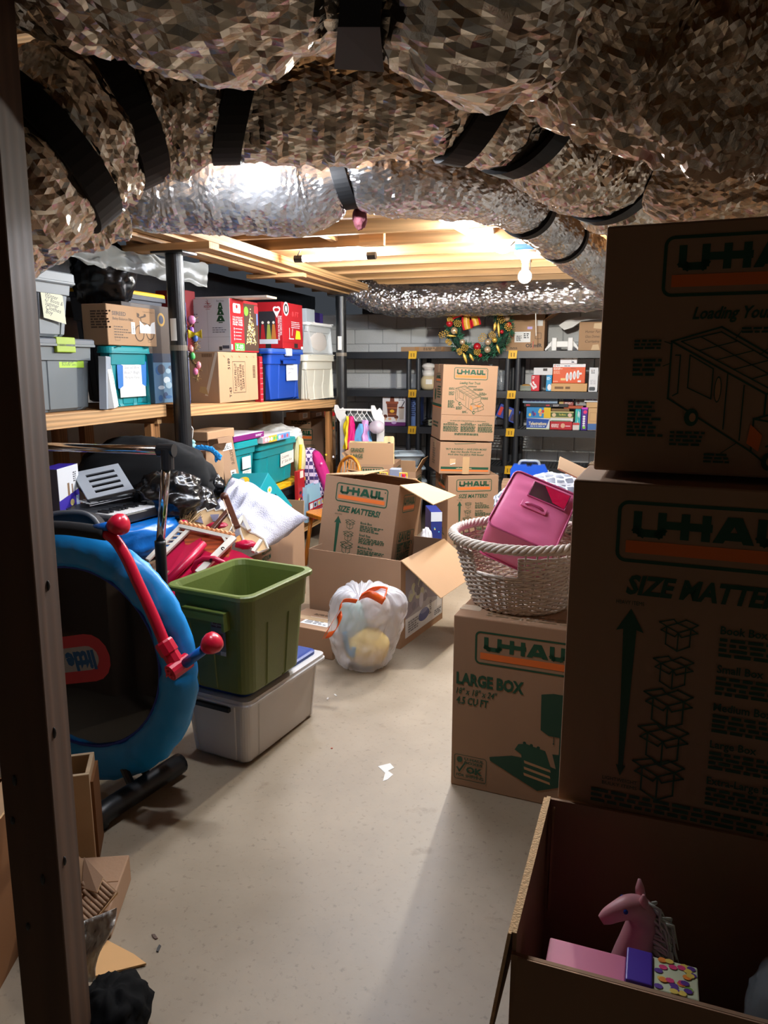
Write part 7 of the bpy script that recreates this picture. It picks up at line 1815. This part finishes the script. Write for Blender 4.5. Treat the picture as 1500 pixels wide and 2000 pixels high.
# cookie jar
D = rk(837, .12, 1.2); c = Vector((xat(837, D, 1.3), D, TIERS[1] + .002)); t = thing('cookie_jar', 'ceramic cookie jar topped with a white puffed hat on the middle rack', 'jar', c)
m = MB(); m.lathe([(.05, 0), (.072, .02), (.08, .06), (.075, .10), (.055, .13)], 26); m.build('jar_belly', mat('cream_glaze', (206, 188, 150), rough=.25, var=.2, vscale=20), t, smooth=True)
m = MB(); m.lathe([(.05, .125), (.06, .15), (.05, .18)], 22); m.build('jar_face', mat('white_glaze', (226, 222, 214), rough=.25), t, smooth=True)
m = MB(); m.lathe([(.045, .178), (.046, .20), (.05, .205)], 22); m.build('hat_band', mat('white_band', (214, 206, 200), rough=.3), t, smooth=True); m = blob((0, 0, .222), (.062, .055, .03), 2, .2, 3, 26, 14); m.build('hat_puff', MATS['white_glaze'], t, smooth=True)
m = MB(); m.grid(lambda i, j: Vector((-.03 + .06 * i, -.082 + .008 * abs(i - .5), .10 - .045 * j)), 4, 2); m.build('apron', MATS['white_glaze'], t, solid=.002)
GLASS = mat('dim_glass', (150, 156, 160), rough=.08, var=.3, vscale=30, alpha=.55, spec=.9)
for i, (px, off, h_) in enumerate(((961, .10, .19), (970, .16, .22), (979, .09, .17), (957, .22, .24), (985, .2, .18))):
    D = rk(px, off, 1.2); c = Vector((xat(px, D, 1.25), D, TIERS[1] + .002)); lab = ('short glass jar in front of the glassware behind the box tower', 'tall glass vase among the glassware on the middle rack', 'glass tumbler at the post end of the glassware', 'tallest glass vase at the back of the glassware', 'glass bottle touching the rack post')[i]
    t = thing('glass_vessel', lab, 'glassware', c, group='glassware on the rack'); m = MB(); m.lathe([(.022, 0), (.028, .01), (.03, h_ * .5), (.018, h_ * .75), (.02, h_), (.017, h_), (.015, h_ * .75), (.026, h_ * .5), (.02, .01)], 16); m.build('vessel_wall', GLASS, t, smooth=True)
b = rbox(1008, 1042, 746, 1, .1, .22); t = thing('serving_tray', 'pale rectangular tray with bread-colored toy on the rack, beside the red box', 'tray', b['loc'], YAW); m = MB(); m.loft([[(x, y, z) for x, y, a_, f in rrect(b['w'] * k, .22 * k, .015, 4)] for k, z in ((.8, 0), (1, .045), (1.04, .045), (.8, .006))], 0, True, True, True); m.build('tray_shell', mat('pale_green_ceramic', (176, 184, 170), rough=.35), t, smooth=False); m = blob((0, 0, .045), (.04, .03, .015), 3, .1, 3, 16, 10); m.build('toy_roll', card((206, 160, 90)), t, smooth=True)
def pk(name, lab, pxl, pxr, pyt, tier, c_, deco=None, off=.06, d=.2, base=None, al=None, side=None):
    b = rbox(pxl, pxr, pyt, tier, off, d, base, al)
    t = parcel(name, lab, b, card(c_) if side is None else {'all': card(side), 'front': card(c_)})
    if deco:
        P = Pr(); deco(P, b['w'], b['h']); on(t, b, 'front', P)
    return b['loc'].z + b['h']
def d_red(P, W, H): P.text('5.5', W * .25, H * .12, H * .38, (240, 232, 232), bold=.06, fit=W * .6, rot=.6); P.par(W * .1, H * .75, W * .5, H * .95, 2, (240, 220, 220))
zr = pk('product_carton', 'red and white boxed bulb carton with the number 5.5', 1037, 1053, 733, 1, (206, 20, 40), d_red, .07)
pk('product_carton', 'blank white carton lying on the red bulb carton', 1042, 1079, 718, 1, (214, 214, 216), lambda P, W, H: P.rect(W * .5, H * .55, W * .72, H * .9, (60, 52, 46)), .07, base=zr)
pk('product_carton', 'cyan carton squeezed between red and orange ones', 1066, 1077, 733, 1, (20, 150, 210), lambda P, W, H: (P.ell(W * .6, H * .25, W * .35, H * .2, (236, 240, 244)), P.par(W * .1, H * .7, W * .8, H * .9, 3, (210, 236, 246))), .06)
zk = pk('product_carton', 'low kraft tray carton under the orange light kit', 1076, 1146, 749, 1, (206, 160, 100), lambda P, W, H: P.par(W * .1, H * .2, W * .6, H * .7, 1, (120, 86, 50)), .05)
def d_or(P, W, H):
    P.rect(0, H * .84, W, H, (236, 236, 238)); P.frame(W * .03, H * .87, W * .09, H * .97, .01, .004, (210, 90, 60)); P.par(W * .11, H * .88, W * .22, H * .96, 2, (130, 130, 136)); P.par(W * .35, H * .87, W * .55, H * .93, 1, (40, 60, 120)); P.par(W * .02, H * .68, W * .3, H * .82, 3, (250, 226, 210)); P.par(W * .02, H * .48, W * .24, H * .64, 4, (244, 190, 160)); P.text('Fluke', W * .55, H * .74, H * .06, (90, 36, 20), sh=.3, fit=W * .15)
    for i in range(4): P.ell(W * (.45 + .11 * i), H * (.32 + .045 * i), W * .045, H * .23, (238, 238, 240)); P.ell(W * (.455 + .11 * i), H * (.32 + .045 * i), W * .018, H * .14, (190, 190, 196))
    P.ell(W * .86, H * .50, W * .04, H * .06, (230, 230, 232)); P.rect(W * .25, H * .14, W * .40, H * .26, (240, 206, 140)); P.rect(W * .78, H * .05, W * .88, H * .15, (240, 238, 236)); P.par(W * .02, H * .05, W * .2, H * .12, 2, (244, 190, 160))
zo = pk('product_carton', 'orange recessed light kit carton on the rack', 1079, 1142, 711, 1, (224, 86, 26), d_or, .055, base=zk, side=(206, 90, 40))
pk('product_carton', 'small white carton on top of the orange light kit', 1094, 1127, 696, 1, (234, 234, 238), lambda P, W, H: (P.par(W * .08, H * .7, W * .3, H * .85, 2, (130, 130, 140)), P.poly([(W * .65, H * .15), (W * .85, H * .15), (W * .8, H * .3), (W * .7, H * .3)], (60, 64, 90)), P.line([(W * .68, H * .35), (W * .72, H * .8), (W * .8, H * .5)], .003, (160, 160, 170))), .08, base=zo)
pk('product_carton', 'upright white carton with black round label near the dark stack', 1149, 1166, 718, 1, (226, 228, 232), lambda P, W, H: (P.rect(0, 0, W, H, (226, 228, 232)), P.rr(W * .05, H * .04, W * .75, H * .2, .01, (70, 74, 80)), P.par(W * .2, H * .75, W * .7, H * .92, 3, (120, 120, 126)), P.par(W * .15, H * .3, W * .8, H * .5, 4, (190, 190, 200))), .05)
def d_ice(P, W, H):
    P.rect(0, 0, W, H * .12, (110, 40, 110)); br = (112, 52, 30)
    P.poly([(W * .18, H * .72), (W * .66, H * .72), (W * .60, H * .28), (W * .24, H * .28)], br); P.rect(W * .15, H * .71, W * .69, H * .78, (140, 70, 42)); P.poly([(W * .32, H * .78), (W * .52, H * .78), (W * .50, H * .94), (W * .35, H * .94)], br); P.rect(W * .20, H * .56, W * .64, H * .585, (190, 120, 70)); P.rect(W * .23, H * .36, W * .61, H * .385, (190, 120, 70)); P.ell(W * .42, H * .47, W * .10, H * .05, (226, 176, 50))
    for i in range(5): P.rect(W * (.26 + .08 * i), H * .29, W * (.264 + .08 * i), H * .71, (80, 34, 20))
    P.poly([(W * .70, H * .58), (W * .94, H * .60), (W * .92, H * .22), (W * .74, H * .2)], (206, 190, 172)); P.ell(W * .82, H * .59, W * .13, H * .03, (120, 66, 44)); P.line([(W * .82, H * .6), (W * .95, H * .78)], .008, (60, 50, 46))
    for x, y in ((.13, .30), (.60, .28)): P.ell(W * x, H * y, W * .09, H * .06, (96, 48, 34)); P.poly([(W * (x - .05), H * (y - .04)), (W * (x + .05), H * (y - .04)), (W * x, H * (y - .13))], (206, 160, 120))
    P.ell(W * .32, H * .22, W * .07, H * .04, (224, 170, 130)); P.par(W * .7, H * .80, W * .95, H * .94, 3, (120, 120, 130)); P.ell(W * .5, H * .10, W * .11, H * .045, (190, 160, 206))
pk('product_carton', 'ice cream maker carton with a brown bucket picture on the rack', 747, 792, 771, 2, (226, 222, 222), d_ice, .05, .25, side=(110, 50, 110))
pk('product_carton', 'blue carton standing behind the joined rack posts', 800, 818, 771, 2, (70, 100, 180), lambda P, W, H: (P.poly([(0, 0), (W, 0), (W, H * .5), (W * .3, H)], (120, 150, 206)), P.par(W * .1, H * .3, W * .8, H * .8, 8, (40, 50, 90)), P.rect(0, H * .9, W, H, (40, 30, 50))), .1, .2)
D = rk(835, .1, .85); t = thing('cable_tangle', 'tangle of black cables with a pale plug on the middle rack', 'cables', Vector((xat(836, D, .9), D, TIERS[2] + .006)))
for k in range(5):
    q_ = [(RN.uniform(-.06, .06), RN.uniform(-.05, .05), RN.uniform(.0, .09) if i else 0) for i in range(6)]; m = MB(); m.tube(spline(q_, 6), .006, 6); m.build('cable', BLACK, t, smooth=True)
m = MB(); m.box(.0, .07, -.03, .03, 0, .06); m.build('plug_block', card((176, 180, 150)), t, bevel=.008)
# board games
rz = TIERS[2]
D = rk(1000, .12, .9); O5, X5, Y5 = at(968, 812, D), at(1006, 828, D - .02), at(968, 786, D)
M, lx, ly = frame_of(O5, X5, Y5); t = thing('game_box', 'blue snack-print game box propped aslant behind the rack posts', 'game box'); t.matrix_world = M; m = MB(); m.box(0, lx, 0, ly, -.16, 0); m.build('box_body', card((40, 70, 170)), t, bevel=.002)
P = Pr(); P.rect(lx * .05, ly * .15, lx * .2, ly * .8, (220, 60, 50)); P.rect(lx * .35, ly * .2, lx * .6, ly * .85, (206, 170, 120)); P.rect(lx * .7, ly * .1, lx * .9, ly * .6, (60, 40, 70)); P.build(t, (0, 0, 0), (1, 0, 0), (0, 1, 0), (0, 0, 1))
def dd(*cs):
    def f(P, W, H):
        for i in range(10): P.ell(W * RN.uniform(.1, .9), H * RN.uniform(.2, .8), W * .06, H * .16, RN.choice(cs), 8)
    return f
def d_tele(P, W, H): P.poly([(0, H * .12), (W * .85, H * .12), (W * .98, H * .9), (0, H * .98)], (16, 76, 170)); P.text('Telestrations', W * .08, H * .38, H * .28, (246, 236, 190), bold=.03, sh=.1, fit=W * .78); P.rect(0, 0, W, H * .1, (206, 216, 180)); P.par(W * .16, H * .2, W * .8, H * .32, 1, (210, 226, 246))
z1 = pk('game_box', 'blue drawing party game box lying at the bottom of the games shelf', 1028, 1073, 817, 2, (224, 228, 232), d_tele, .05, .22)
z2 = pk('game_box', 'blue and yellow game box on top of the drawing party game', 1028, 1075, 796, 2, (40, 140, 206), lambda P, W, H: (P.rect(0, 0, W, H, (40, 140, 206)), P.rect(W * .72, 0, W, H, (236, 196, 40)), dd((210, 60, 50), (236, 150, 130), (60, 60, 150), (240, 206, 80))(P, W * .9, H)), .05, .22, base=z1)
z3 = pk('game_box', 'black boxed game set above the yellow game box', 1023, 1110, 789, 2, (26, 24, 28), lambda P, W, H: (P.rect(W * .05, H * .3, W * .14, H * .7, (200, 50, 60)), P.rect(W * .5, H * .3, W * .58, H * .7, (200, 50, 60)), P.par(W * .66, H * .2, W * .8, H * .8, 3, (190, 190, 190))), .08, .26, base=z2)
pk('game_box', 'long gray blue game box lying highest over the drawing games', 1021, 1089, 779, 2, (130, 156, 180), lambda P, W, H: P.par(W * .1, H * .3, W * .85, H * .7, 1, (90, 90, 150)), .08, .2, base=z3)
zq = pk('game_box', 'flat red game box at the bottom beside the drawing party game', 1074, 1117, 824, 2, (190, 24, 40), lambda P, W, H: (P.text('MONOPOLY', W * .06, H * .28, H * .42, (244, 226, 226), bold=.03, fit=W * .34), P.ell(W * .58, H * .5, W * .1, H * .3, (230, 180, 150)), P.rect(W * .7, H * .4, W * .92, H * .52, (230, 200, 210))), .05, .24)
zq = pk('game_box', 'flat white game box between the red and the green ones', 1074, 1119, 817, 2, (226, 228, 228), lambda P, W, H: P.rect(W * .05, H * .1, W * .9, H * .3, (60, 120, 70)), .055, .24, base=zq)
zq = pk('game_box', 'green and tan game box with round pictures', 1075, 1120, 804, 2, (70, 96, 44), lambda P, W, H: (P.rect(0, H * .82, W, H, (206, 190, 130)), P.rect(0, 0, W, H * .12, (206, 190, 130)), P.ell(W * .15, H * .45, W * .09, H * .3, (226, 200, 160)), P.ell(W * .84, H * .45, W * .09, H * .3, (226, 190, 170)), P.text('The Movie', W * .36, H * .36, H * .3, (220, 206, 90), bold=.02, fit=W * .3)), .055, .24, base=zq)
zq = pk('game_box', 'thin brown wooden game box on the green one', 1077, 1112, 798.5, 2, (120, 92, 50), None, .06, .22, base=zq)
pk('game_box', 'small white and red game box at the foot of the turquoise one', 1118, 1131, 826, 2, (224, 214, 210), lambda P, W, H: P.rect(0, H * .7, W, H, (200, 60, 60)), .04, .15)
pk('game_box', 'turquoise upright game box beside the purple one', 1122, 1133, 799, 2, (40, 170, 186), dd((236, 220, 120), (90, 200, 120), (240, 240, 240)), .06, .2)
pk('game_box', 'purple upright game box with a string of letters', 1134, 1146, 796, 2, (70, 30, 140), lambda P, W, H: [P.ell(W * .45, H * (.2 + .1 * i), W * .22, H * .045, (236, 236, 240)) for i in range(5)] + [P.ell(W * .6, H * .8, W * .3, H * .08, (226, 50, 120)), P.ell(W * .5, H * .12, W * .25, H * .06, (130, 206, 60)), P.rect(0, H * .92, W, H, (200, 50, 190))], .05, .2)
zq = pk('game_box', 'kraft upright game box with blue foot near the dark stack', 1147, 1168, 797, 2, (206, 166, 116), lambda P, W, H: (P.rect(0, H * .02, W, H * .3, (70, 110, 170)), P.frame(W * .15, H * .4, W * .8, H * .8, .004, .003, (170, 126, 80))), .05, .2)
zq = pk('game_box', 'kraft flat game box on the upright one near the dark stack', 1145, 1168, 786, 2, (200, 160, 110), None, .05, .2, base=zq)
pk('game_box', 'white game box with purple capital letters near the dark stack', 1141, 1168, 771, 2, (224, 228, 234), lambda P, W, H: P.text('CRAZY', W * .1, H * .28, H * .4, (60, 50, 130), bold=.05, fit=W * 1.0), .05, .2, base=zq)
zb2 = rbox(1101, 1140, 798, 2, .09, .2)['loc'].z
zt5 = pk('game_box', 'orange red flat game box lying across the others', 1101, 1139, 793, 2, (176, 76, 36), None, .09, .2, base=zat(799, rk(1139, .09, .9)))
pk('game_box', 'tan and maroon card game box', 1092, 1120, 784, 2, (150, 70, 66), lambda P, W, H: (P.rect(0, 0, W * .3, H, (206, 176, 110)), P.par(W * .4, H * .3, W * .9, H * .8, 2, (236, 220, 210))), .1, .2, base=zt5)
pk('game_box', 'gray game box with a small emblem', 1124, 1145, 779, 2, (142, 142, 140), lambda P, W, H: P.ell(W * .25, H * .5, W * .12, H * .3, (90, 50, 50)), .1, .2, base=zt5)
pk('game_box', 'navy game box with rows of white tokens', 1093, 1122, 771, 2, (36, 54, 96), lambda P, W, H: ([P.ell(W * x, H * y, W * .05, H * .1, (200, 200, 190), 8) for x in (.07, .2, .92) for y in (.2, .5, .8)], P.text('Santorini', W * .36, H * .45, H * .18, (176, 196, 226), fit=W * .3)), .11, .2, base=zat(784.5, rk(1120, .1, .9)))

# ------------------------------------------------------------------ wreath hanging under the back duct
D = 6.72; wc = at(937, 644, D); wr = .235
t = thing('holiday_wreath', 'green wreath with gold leaves, baubles and red bow hanging under the back duct', 'wreath', wc)
m = MB()
for k in range(1500):
    a = RN.uniform(0, 2 * math.pi); b_ = RN.uniform(0, 2 * math.pi)
    c = Vector(((wr + .045 * math.cos(b_)) * math.cos(a), .045 * math.sin(b_), (wr * .86 + .04 * math.cos(b_)) * math.sin(a)))
    o_ = Vector((math.cos(b_) * math.cos(a), math.sin(b_), math.cos(b_) * math.sin(a))) * .6 + Vector((-math.sin(a), 0, math.cos(a))) * RN.uniform(-.8, .8)
    o_.normalize(); e = c + o_ * RN.uniform(.03, .055); s_ = o_.cross(Vector((RN.random(), RN.random(), RN.random()))).normalized() * .0035
    m.face([c - s_, c + s_, e + s_ * .3, e - s_ * .3])
o = m.build('pine_needles', mat('wreath_green', (48, 108, 78), rough=.7, var=.4, vscale=60), t); o['kind'] = 'stuff'
m = MB(); m.tube([(wr * math.cos(a * math.pi / 30), 0, wr * .86 * math.sin(a * math.pi / 30)) for a in range(60)], .03, 8, closed=True); m.build('wreath_core', mat('wreath_dark', (20, 50, 36), rough=.9), t, smooth=True)
WQ = lambda px, py, dd=-.07: at(px, py, D + dd) - wc
GOLD = mat('gold_leaf', (222, 180, 84), rough=.35, metal=.55, var=.15); REDB = mat('red_bauble', (170, 24, 34), rough=.2, var=.1, coat=.5); CHAMP = mat('champagne_bauble', (212, 186, 152), rough=.2, metal=.5, var=.05)
for px, py, r_, mm in ((878, 632, .030, REDB), (887, 646, .032, CHAMP), (903, 668, .026, CHAMP), (932, 677, .034, REDB), (953, 668, .030, CHAMP), (952, 683, .030, CHAMP), (966, 664, .025, GOLD), (989, 621, .031, CHAMP), (994, 634, .024, REDB), (976, 607, .026, REDB), (938, 694, .018, REDB), (980, 648, .018, REDB)):
    m = MB(); m.ball(WQ(px, py), r_, 16, 12); m.build('bauble', mm, t, smooth=True)
def leaf(a, b_, w_):
    a, b_ = Vector(a), Vector(b_); d_ = b_ - a; s_ = Vector((-d_.z, 0, d_.x)).normalized() * w_
    m = MB(); m.loft([[a, a.lerp(b_, .3) + s_, a.lerp(b_, .7) + s_ * .8, b_], [a, a.lerp(b_, .3) + Vector((0, -.012, 0)), a.lerp(b_, .7) + Vector((0, -.012, 0)), b_], [a, a.lerp(b_, .3) - s_, a.lerp(b_, .7) - s_ * .8, b_]], 0, False); m.build('gold_leaf', GOLD, t, smooth=True)
for p, q_, w_ in (((905, 688), (912, 711), .014), ((917, 690), (925, 706), .013), ((970, 672), (976, 691), .012), ((968, 628), (965, 648), .014), ((973, 628), (975, 660), .012), ((955, 605), (968, 614), .012), ((872, 655), (892, 657), .010), ((884, 640), (893, 652), .012), ((864, 609), (876, 619), .008)): leaf(WQ(*p, -.09), WQ(*q_, -.09), w_)
def sprig(a, b_):
    a, b_ = WQ(*a, -.09), WQ(*b_, -.09); m = MB(); m.tube([a, b_], .003, 5); s_ = Vector((-(b_ - a).z, 0, (b_ - a).x)).normalized()
    for k in range(7):
        f = .2 + .12 * k
        for sg_ in (-1, 1): m.ball(tuple(a.lerp(b_, f) + s_ * sg_ * (.012 + .012 * (k % 2))), .0065, 6, 5)
    m.build('berry_sprig', GOLD, t, smooth=True)
for a, b_ in (((885, 630), (901, 633)), ((878, 648), (857, 657)), ((880, 664), (873, 672)), ((900, 676), (914, 682)), ((935, 668), (948, 652)), ((955, 660), (966, 650)), ((972, 615), (984, 630)), ((986, 632), (998, 644)), ((903, 684), (893, 689)), ((925, 684), (938, 690)), ((879, 618), (880, 628))): sprig(a, b_)
RBW = mat('red_ribbon', (200, 24, 44), rough=.4, var=.1); RBG = mat('gold_print_ribbon', (214, 160, 50), rough=.4, var=.5, vscale=90)
def rib(pts, w_):
    S = spline([tuple(WQ(*p, -.10)) for p in pts], 5)
    for k, mm in ((0, RBW), (1, RBG)):
        m = MB(); ww = w_ * (1 if k == 0 else .62); L_, R_ = [], []
        for i, p in enumerate(S):
            d_ = Vector(S[min(i + 1, len(S) - 1)]) - Vector(S[max(i - 1, 0)]); s_ = Vector((-d_.z, 0, d_.x)).normalized() * ww; L_.append(Vector(p) + s_ + Vector((0, -.003 * k, 0))); R_.append(Vector(p) - s_ + Vector((0, -.003 * k, 0)))
        m.loft([L_, R_], 0, False); m.build('bow_ribbon', mm, t, smooth=True, solid=.001)
rib([(912, 610), (911, 628), (914, 643)], .042); rib([(918, 610), (927, 622), (931, 636)], .040); rib([(914, 613), (900, 610), (882, 616)], .036); rib([(916, 613), (926, 608), (938, 612)], .036)
m = MB(); m.tube([WQ(915, 606, 0), WQ(915, 585, 0)], .003, 5); m.build('hanging_wire', BLACK, t)

# ------------------------------------------------------------------ wooden stud and clutter close by on the left
Ds = 1.2
Xb = -.394 * (Ds + .089) * 1.0; sx = xat(131, Ds, zat(1950, Ds))
t = thing('wood_post', 'dark rough wooden post close to the camera, nail holes in its faces', 'post', (sx - .045, Ds + .045, 0), rot=(0, .014, 0))
m = MB(); m.box(-.045, .045, -.045, .045, 0, 2.335); m.build('timber', OLDWOOD, t, bevel=.003)
for x, y, z, s_ in ((-.02, -.0455, .70, .5), (.015, -.0455, .50, .5), (-.02, -.0455, .40, .3), (.0455, -.02, .78, .5), (.0455, -.02, .52, .4), (-.03, -.0455, .62, .3), (.0455, .0, 1.05, .4)):
    m = MB(); m.ball((x, y, z), (.004, .004, .014 * s_ + .004), 8, 6); m.build('nail_hole', BLACK, t)
pw = mat('pale_weathered_board', (190, 164, 130), rough=.8, var=.15, vscale=8)
p = hit(193, 1690); b = cbox(189, 0, 1512, p.y, al=.26, w=.14, d=.13, zb=0)
t = thing('planter_box', 'pale open wooden box behind the foreground post', 'box', b['loc'], .26); w, d, h = b['w'], b['d'], b['h']
for a in ((-w / 2, w / 2, -d / 2, -d / 2 + .012), (-w / 2, w / 2, d / 2 - .012, d / 2), (-w / 2, -w / 2 + .012, -d / 2 + .012, d / 2 - .012), (w / 2 - .012, w / 2, -d / 2 + .012, d / 2 - .012)):
    m = MB(); m.box(*a, 0, h); m.build('side_board', pw, t, bevel=.002)
m = MB(); m.box(w / 2, w / 2 + .008, -d / 2 + .01, d / 2, .01, h - .03); m.build('side_cleat', KDARK, t); m = MB(); m.box(-w / 2 + .01, w / 2 - .01, -d / 2 + .01, d / 2 - .01, 0, .01); m.build('base_board', pw, t)
o0 = at(190, 1735, 1.68)
fb2 = dict(loc=Vector((xat(120, 1.70, .1), 1.72, 0)), al=.1, w=.28, d=.22, h=max(.08, at(190, 1800, 1.6).z))
carton('cardboard_box', 'crushed brown carton on the floor behind the foreground post', fb2, KRAFT, tape=False)
t = thing('torn_cardboard', 'torn corrugated cardboard with its ribs showing beside the foreground post', 'cardboard', Vector((o0.x, o0.y, fb2['h'] + .003)))
o0 = Vector((o0.x, o0.y, fb2['h'] + .003)); TQ = lambda px, py, D_: at(px, py, D_) - o0
A, B_, C_, E_ = TQ(150, 1668, 1.76), TQ(230, 1742, 1.64), TQ(170, 1815, 1.55), TQ(120, 1780, 1.62)
m = MB(); m.slab([A, B_, C_, E_], (0, .2, -.98), .006, 0, 1); m.build('card_sheet', [KRAFTIN, KRAFTE], t)
for k in range(9):
    f = .08 + .1 * k; a_, b2_ = A.lerp(E_, f * .9), B_.lerp(C_, f); n_ = Vector((0, -.004, .006)); m = MB(); m.tube([a_.lerp(b2_, .35 + .3 * (k % 3) / 3) + n_, b2_.lerp(a_, .03) + n_], .0055, 6); m.build('flute_rib', KRAFT, t, smooth=True)
m = MB(); m.slab([TQ(165, 1675, 1.74), TQ(202, 1715, 1.66), TQ(190, 1745, 1.62), TQ(160, 1735, 1.66)], (0, -.3, .95), .004, 0, 1); m.build('peeled_layer', [KRAFT, KRAFTE], t)
t = thing('plastic_wrap', 'crumpled milky plastic wrap beside the foreground post', 'plastic wrap', hit(180, 1935, 0)); o0 = hit(180, 1935, 0)
m = MB(); pts = [[at(160 + 68 * i + 6 * math.sin(j * 7), 1800 + 118 * j - 22 * i * (1 - j) * 1.2, 1.46 + .03 * noise.noise(Vector((i * 6, j * 6, 0)))) - o0 - Vector((.02 * j * i, 0, 0)) for i in [k / 10 for k in range(11)]] for j in [k / 12 for k in range(13)]]
pts = [[Vector((p.x - .035 * (j / 12) * (i / 10), p.y, max(p.z, .001))) for i, p in enumerate(r_)] for j, r_ in enumerate(pts)]
m.loft(pts, 0, False); m.build('wrap_film', sheer_mat('milky_wrap', (196, 190, 182), alpha=.72, rough=.25, bump=.8, bscale=26), t, smooth=True, solid=.002)
t = thing('cardboard_piece', 'tan cardboard scrap lying flat on the floor by the foreground post', 'cardboard', hit(235, 1880)); o0 = hit(235, 1880)
m = MB(); m.slab([hit(px, py) - o0 + Vector((0, 0, .002)) for px, py in ((170, 1915), (286, 1886), (262, 1868), (205, 1838), (170, 1850))], (0, 0, 1), .005, 0, 1); m.build('card_sheet', [mat('tan_card', (214, 166, 110), rough=.8, var=.06), KRAFTE], t)
P = Pr(); P.build
c = hit(215, 2040); t = thing('trash_bag', 'black bag at the foot of the post, lower corner of the picture', 'bag', Vector((c.x, c.y + .02, 0)))
m = blob((0, 0, .05), (.078, .088, .07), 21, .28, 2.2, 44, 30, flat=.05); m.build('bag_film', mat('matte_black_bin', (9, 9, 10), rough=.9, spec=.15), t, smooth=True)
b = dict(loc=Vector((xat(40, 1.45, .4), 1.50, 0)), al=.05, w=.30, d=.20, h=.46)
b['loc'].x = xat(-40, 1.5, .3) - .12
t = carton('cardboard_box', 'brown carton with sagging flaps left of the foreground post', b, KDARK, flaps=[('right', 1.3, .08), ('front', 2.0, .12)])
# small litter on the floor
t = thing('paint_smear', 'flat white paint smear on the concrete floor in mid aisle', 'paint smear', hit(752, 1510)); o0 = hit(752, 1510); m = MB()
m.slab([hit(px, py) - o0 for px, py in ((738, 1497), (762, 1491), (770, 1500), (758, 1506), (768, 1513), (757, 1523), (748, 1526), (752, 1510))], (0, 0, 1), .0012); m.build('paint_film', card((206, 204, 200)), t)
for px, py, c_, lab in ((655, 1358, (206, 204, 198), 'white plastic flake on the floor by the clear tote'), (640, 1365, (196, 194, 190), 'smaller white flake beside the clear tote corner'), (302, 1830, (90, 70, 60), 'brown twig scrap on the floor near the tan cardboard'), (310, 1853, (60, 58, 56), 'dark metal sliver on the floor near the tan cardboard'), (648, 1462, (150, 60, 40), 'tiny rust red crumb on the floor past the clear tote')):
    o0 = hit(px, py); t = thing('floor_litter', lab, 'litter', o0, RN.uniform(0, 3), 'scraps on the floor'); m = MB(); s_ = .012 if px != 648 else .004
    m.slab([(-s_, -.003, .0006), (s_ * .6, -.004, .0006), (s_, .002, .0006), (0, .004, .0006), (-s_ * .8, .003, .0006)], (0, 0, 1), .002); m.build('scrap', card(c_), t)
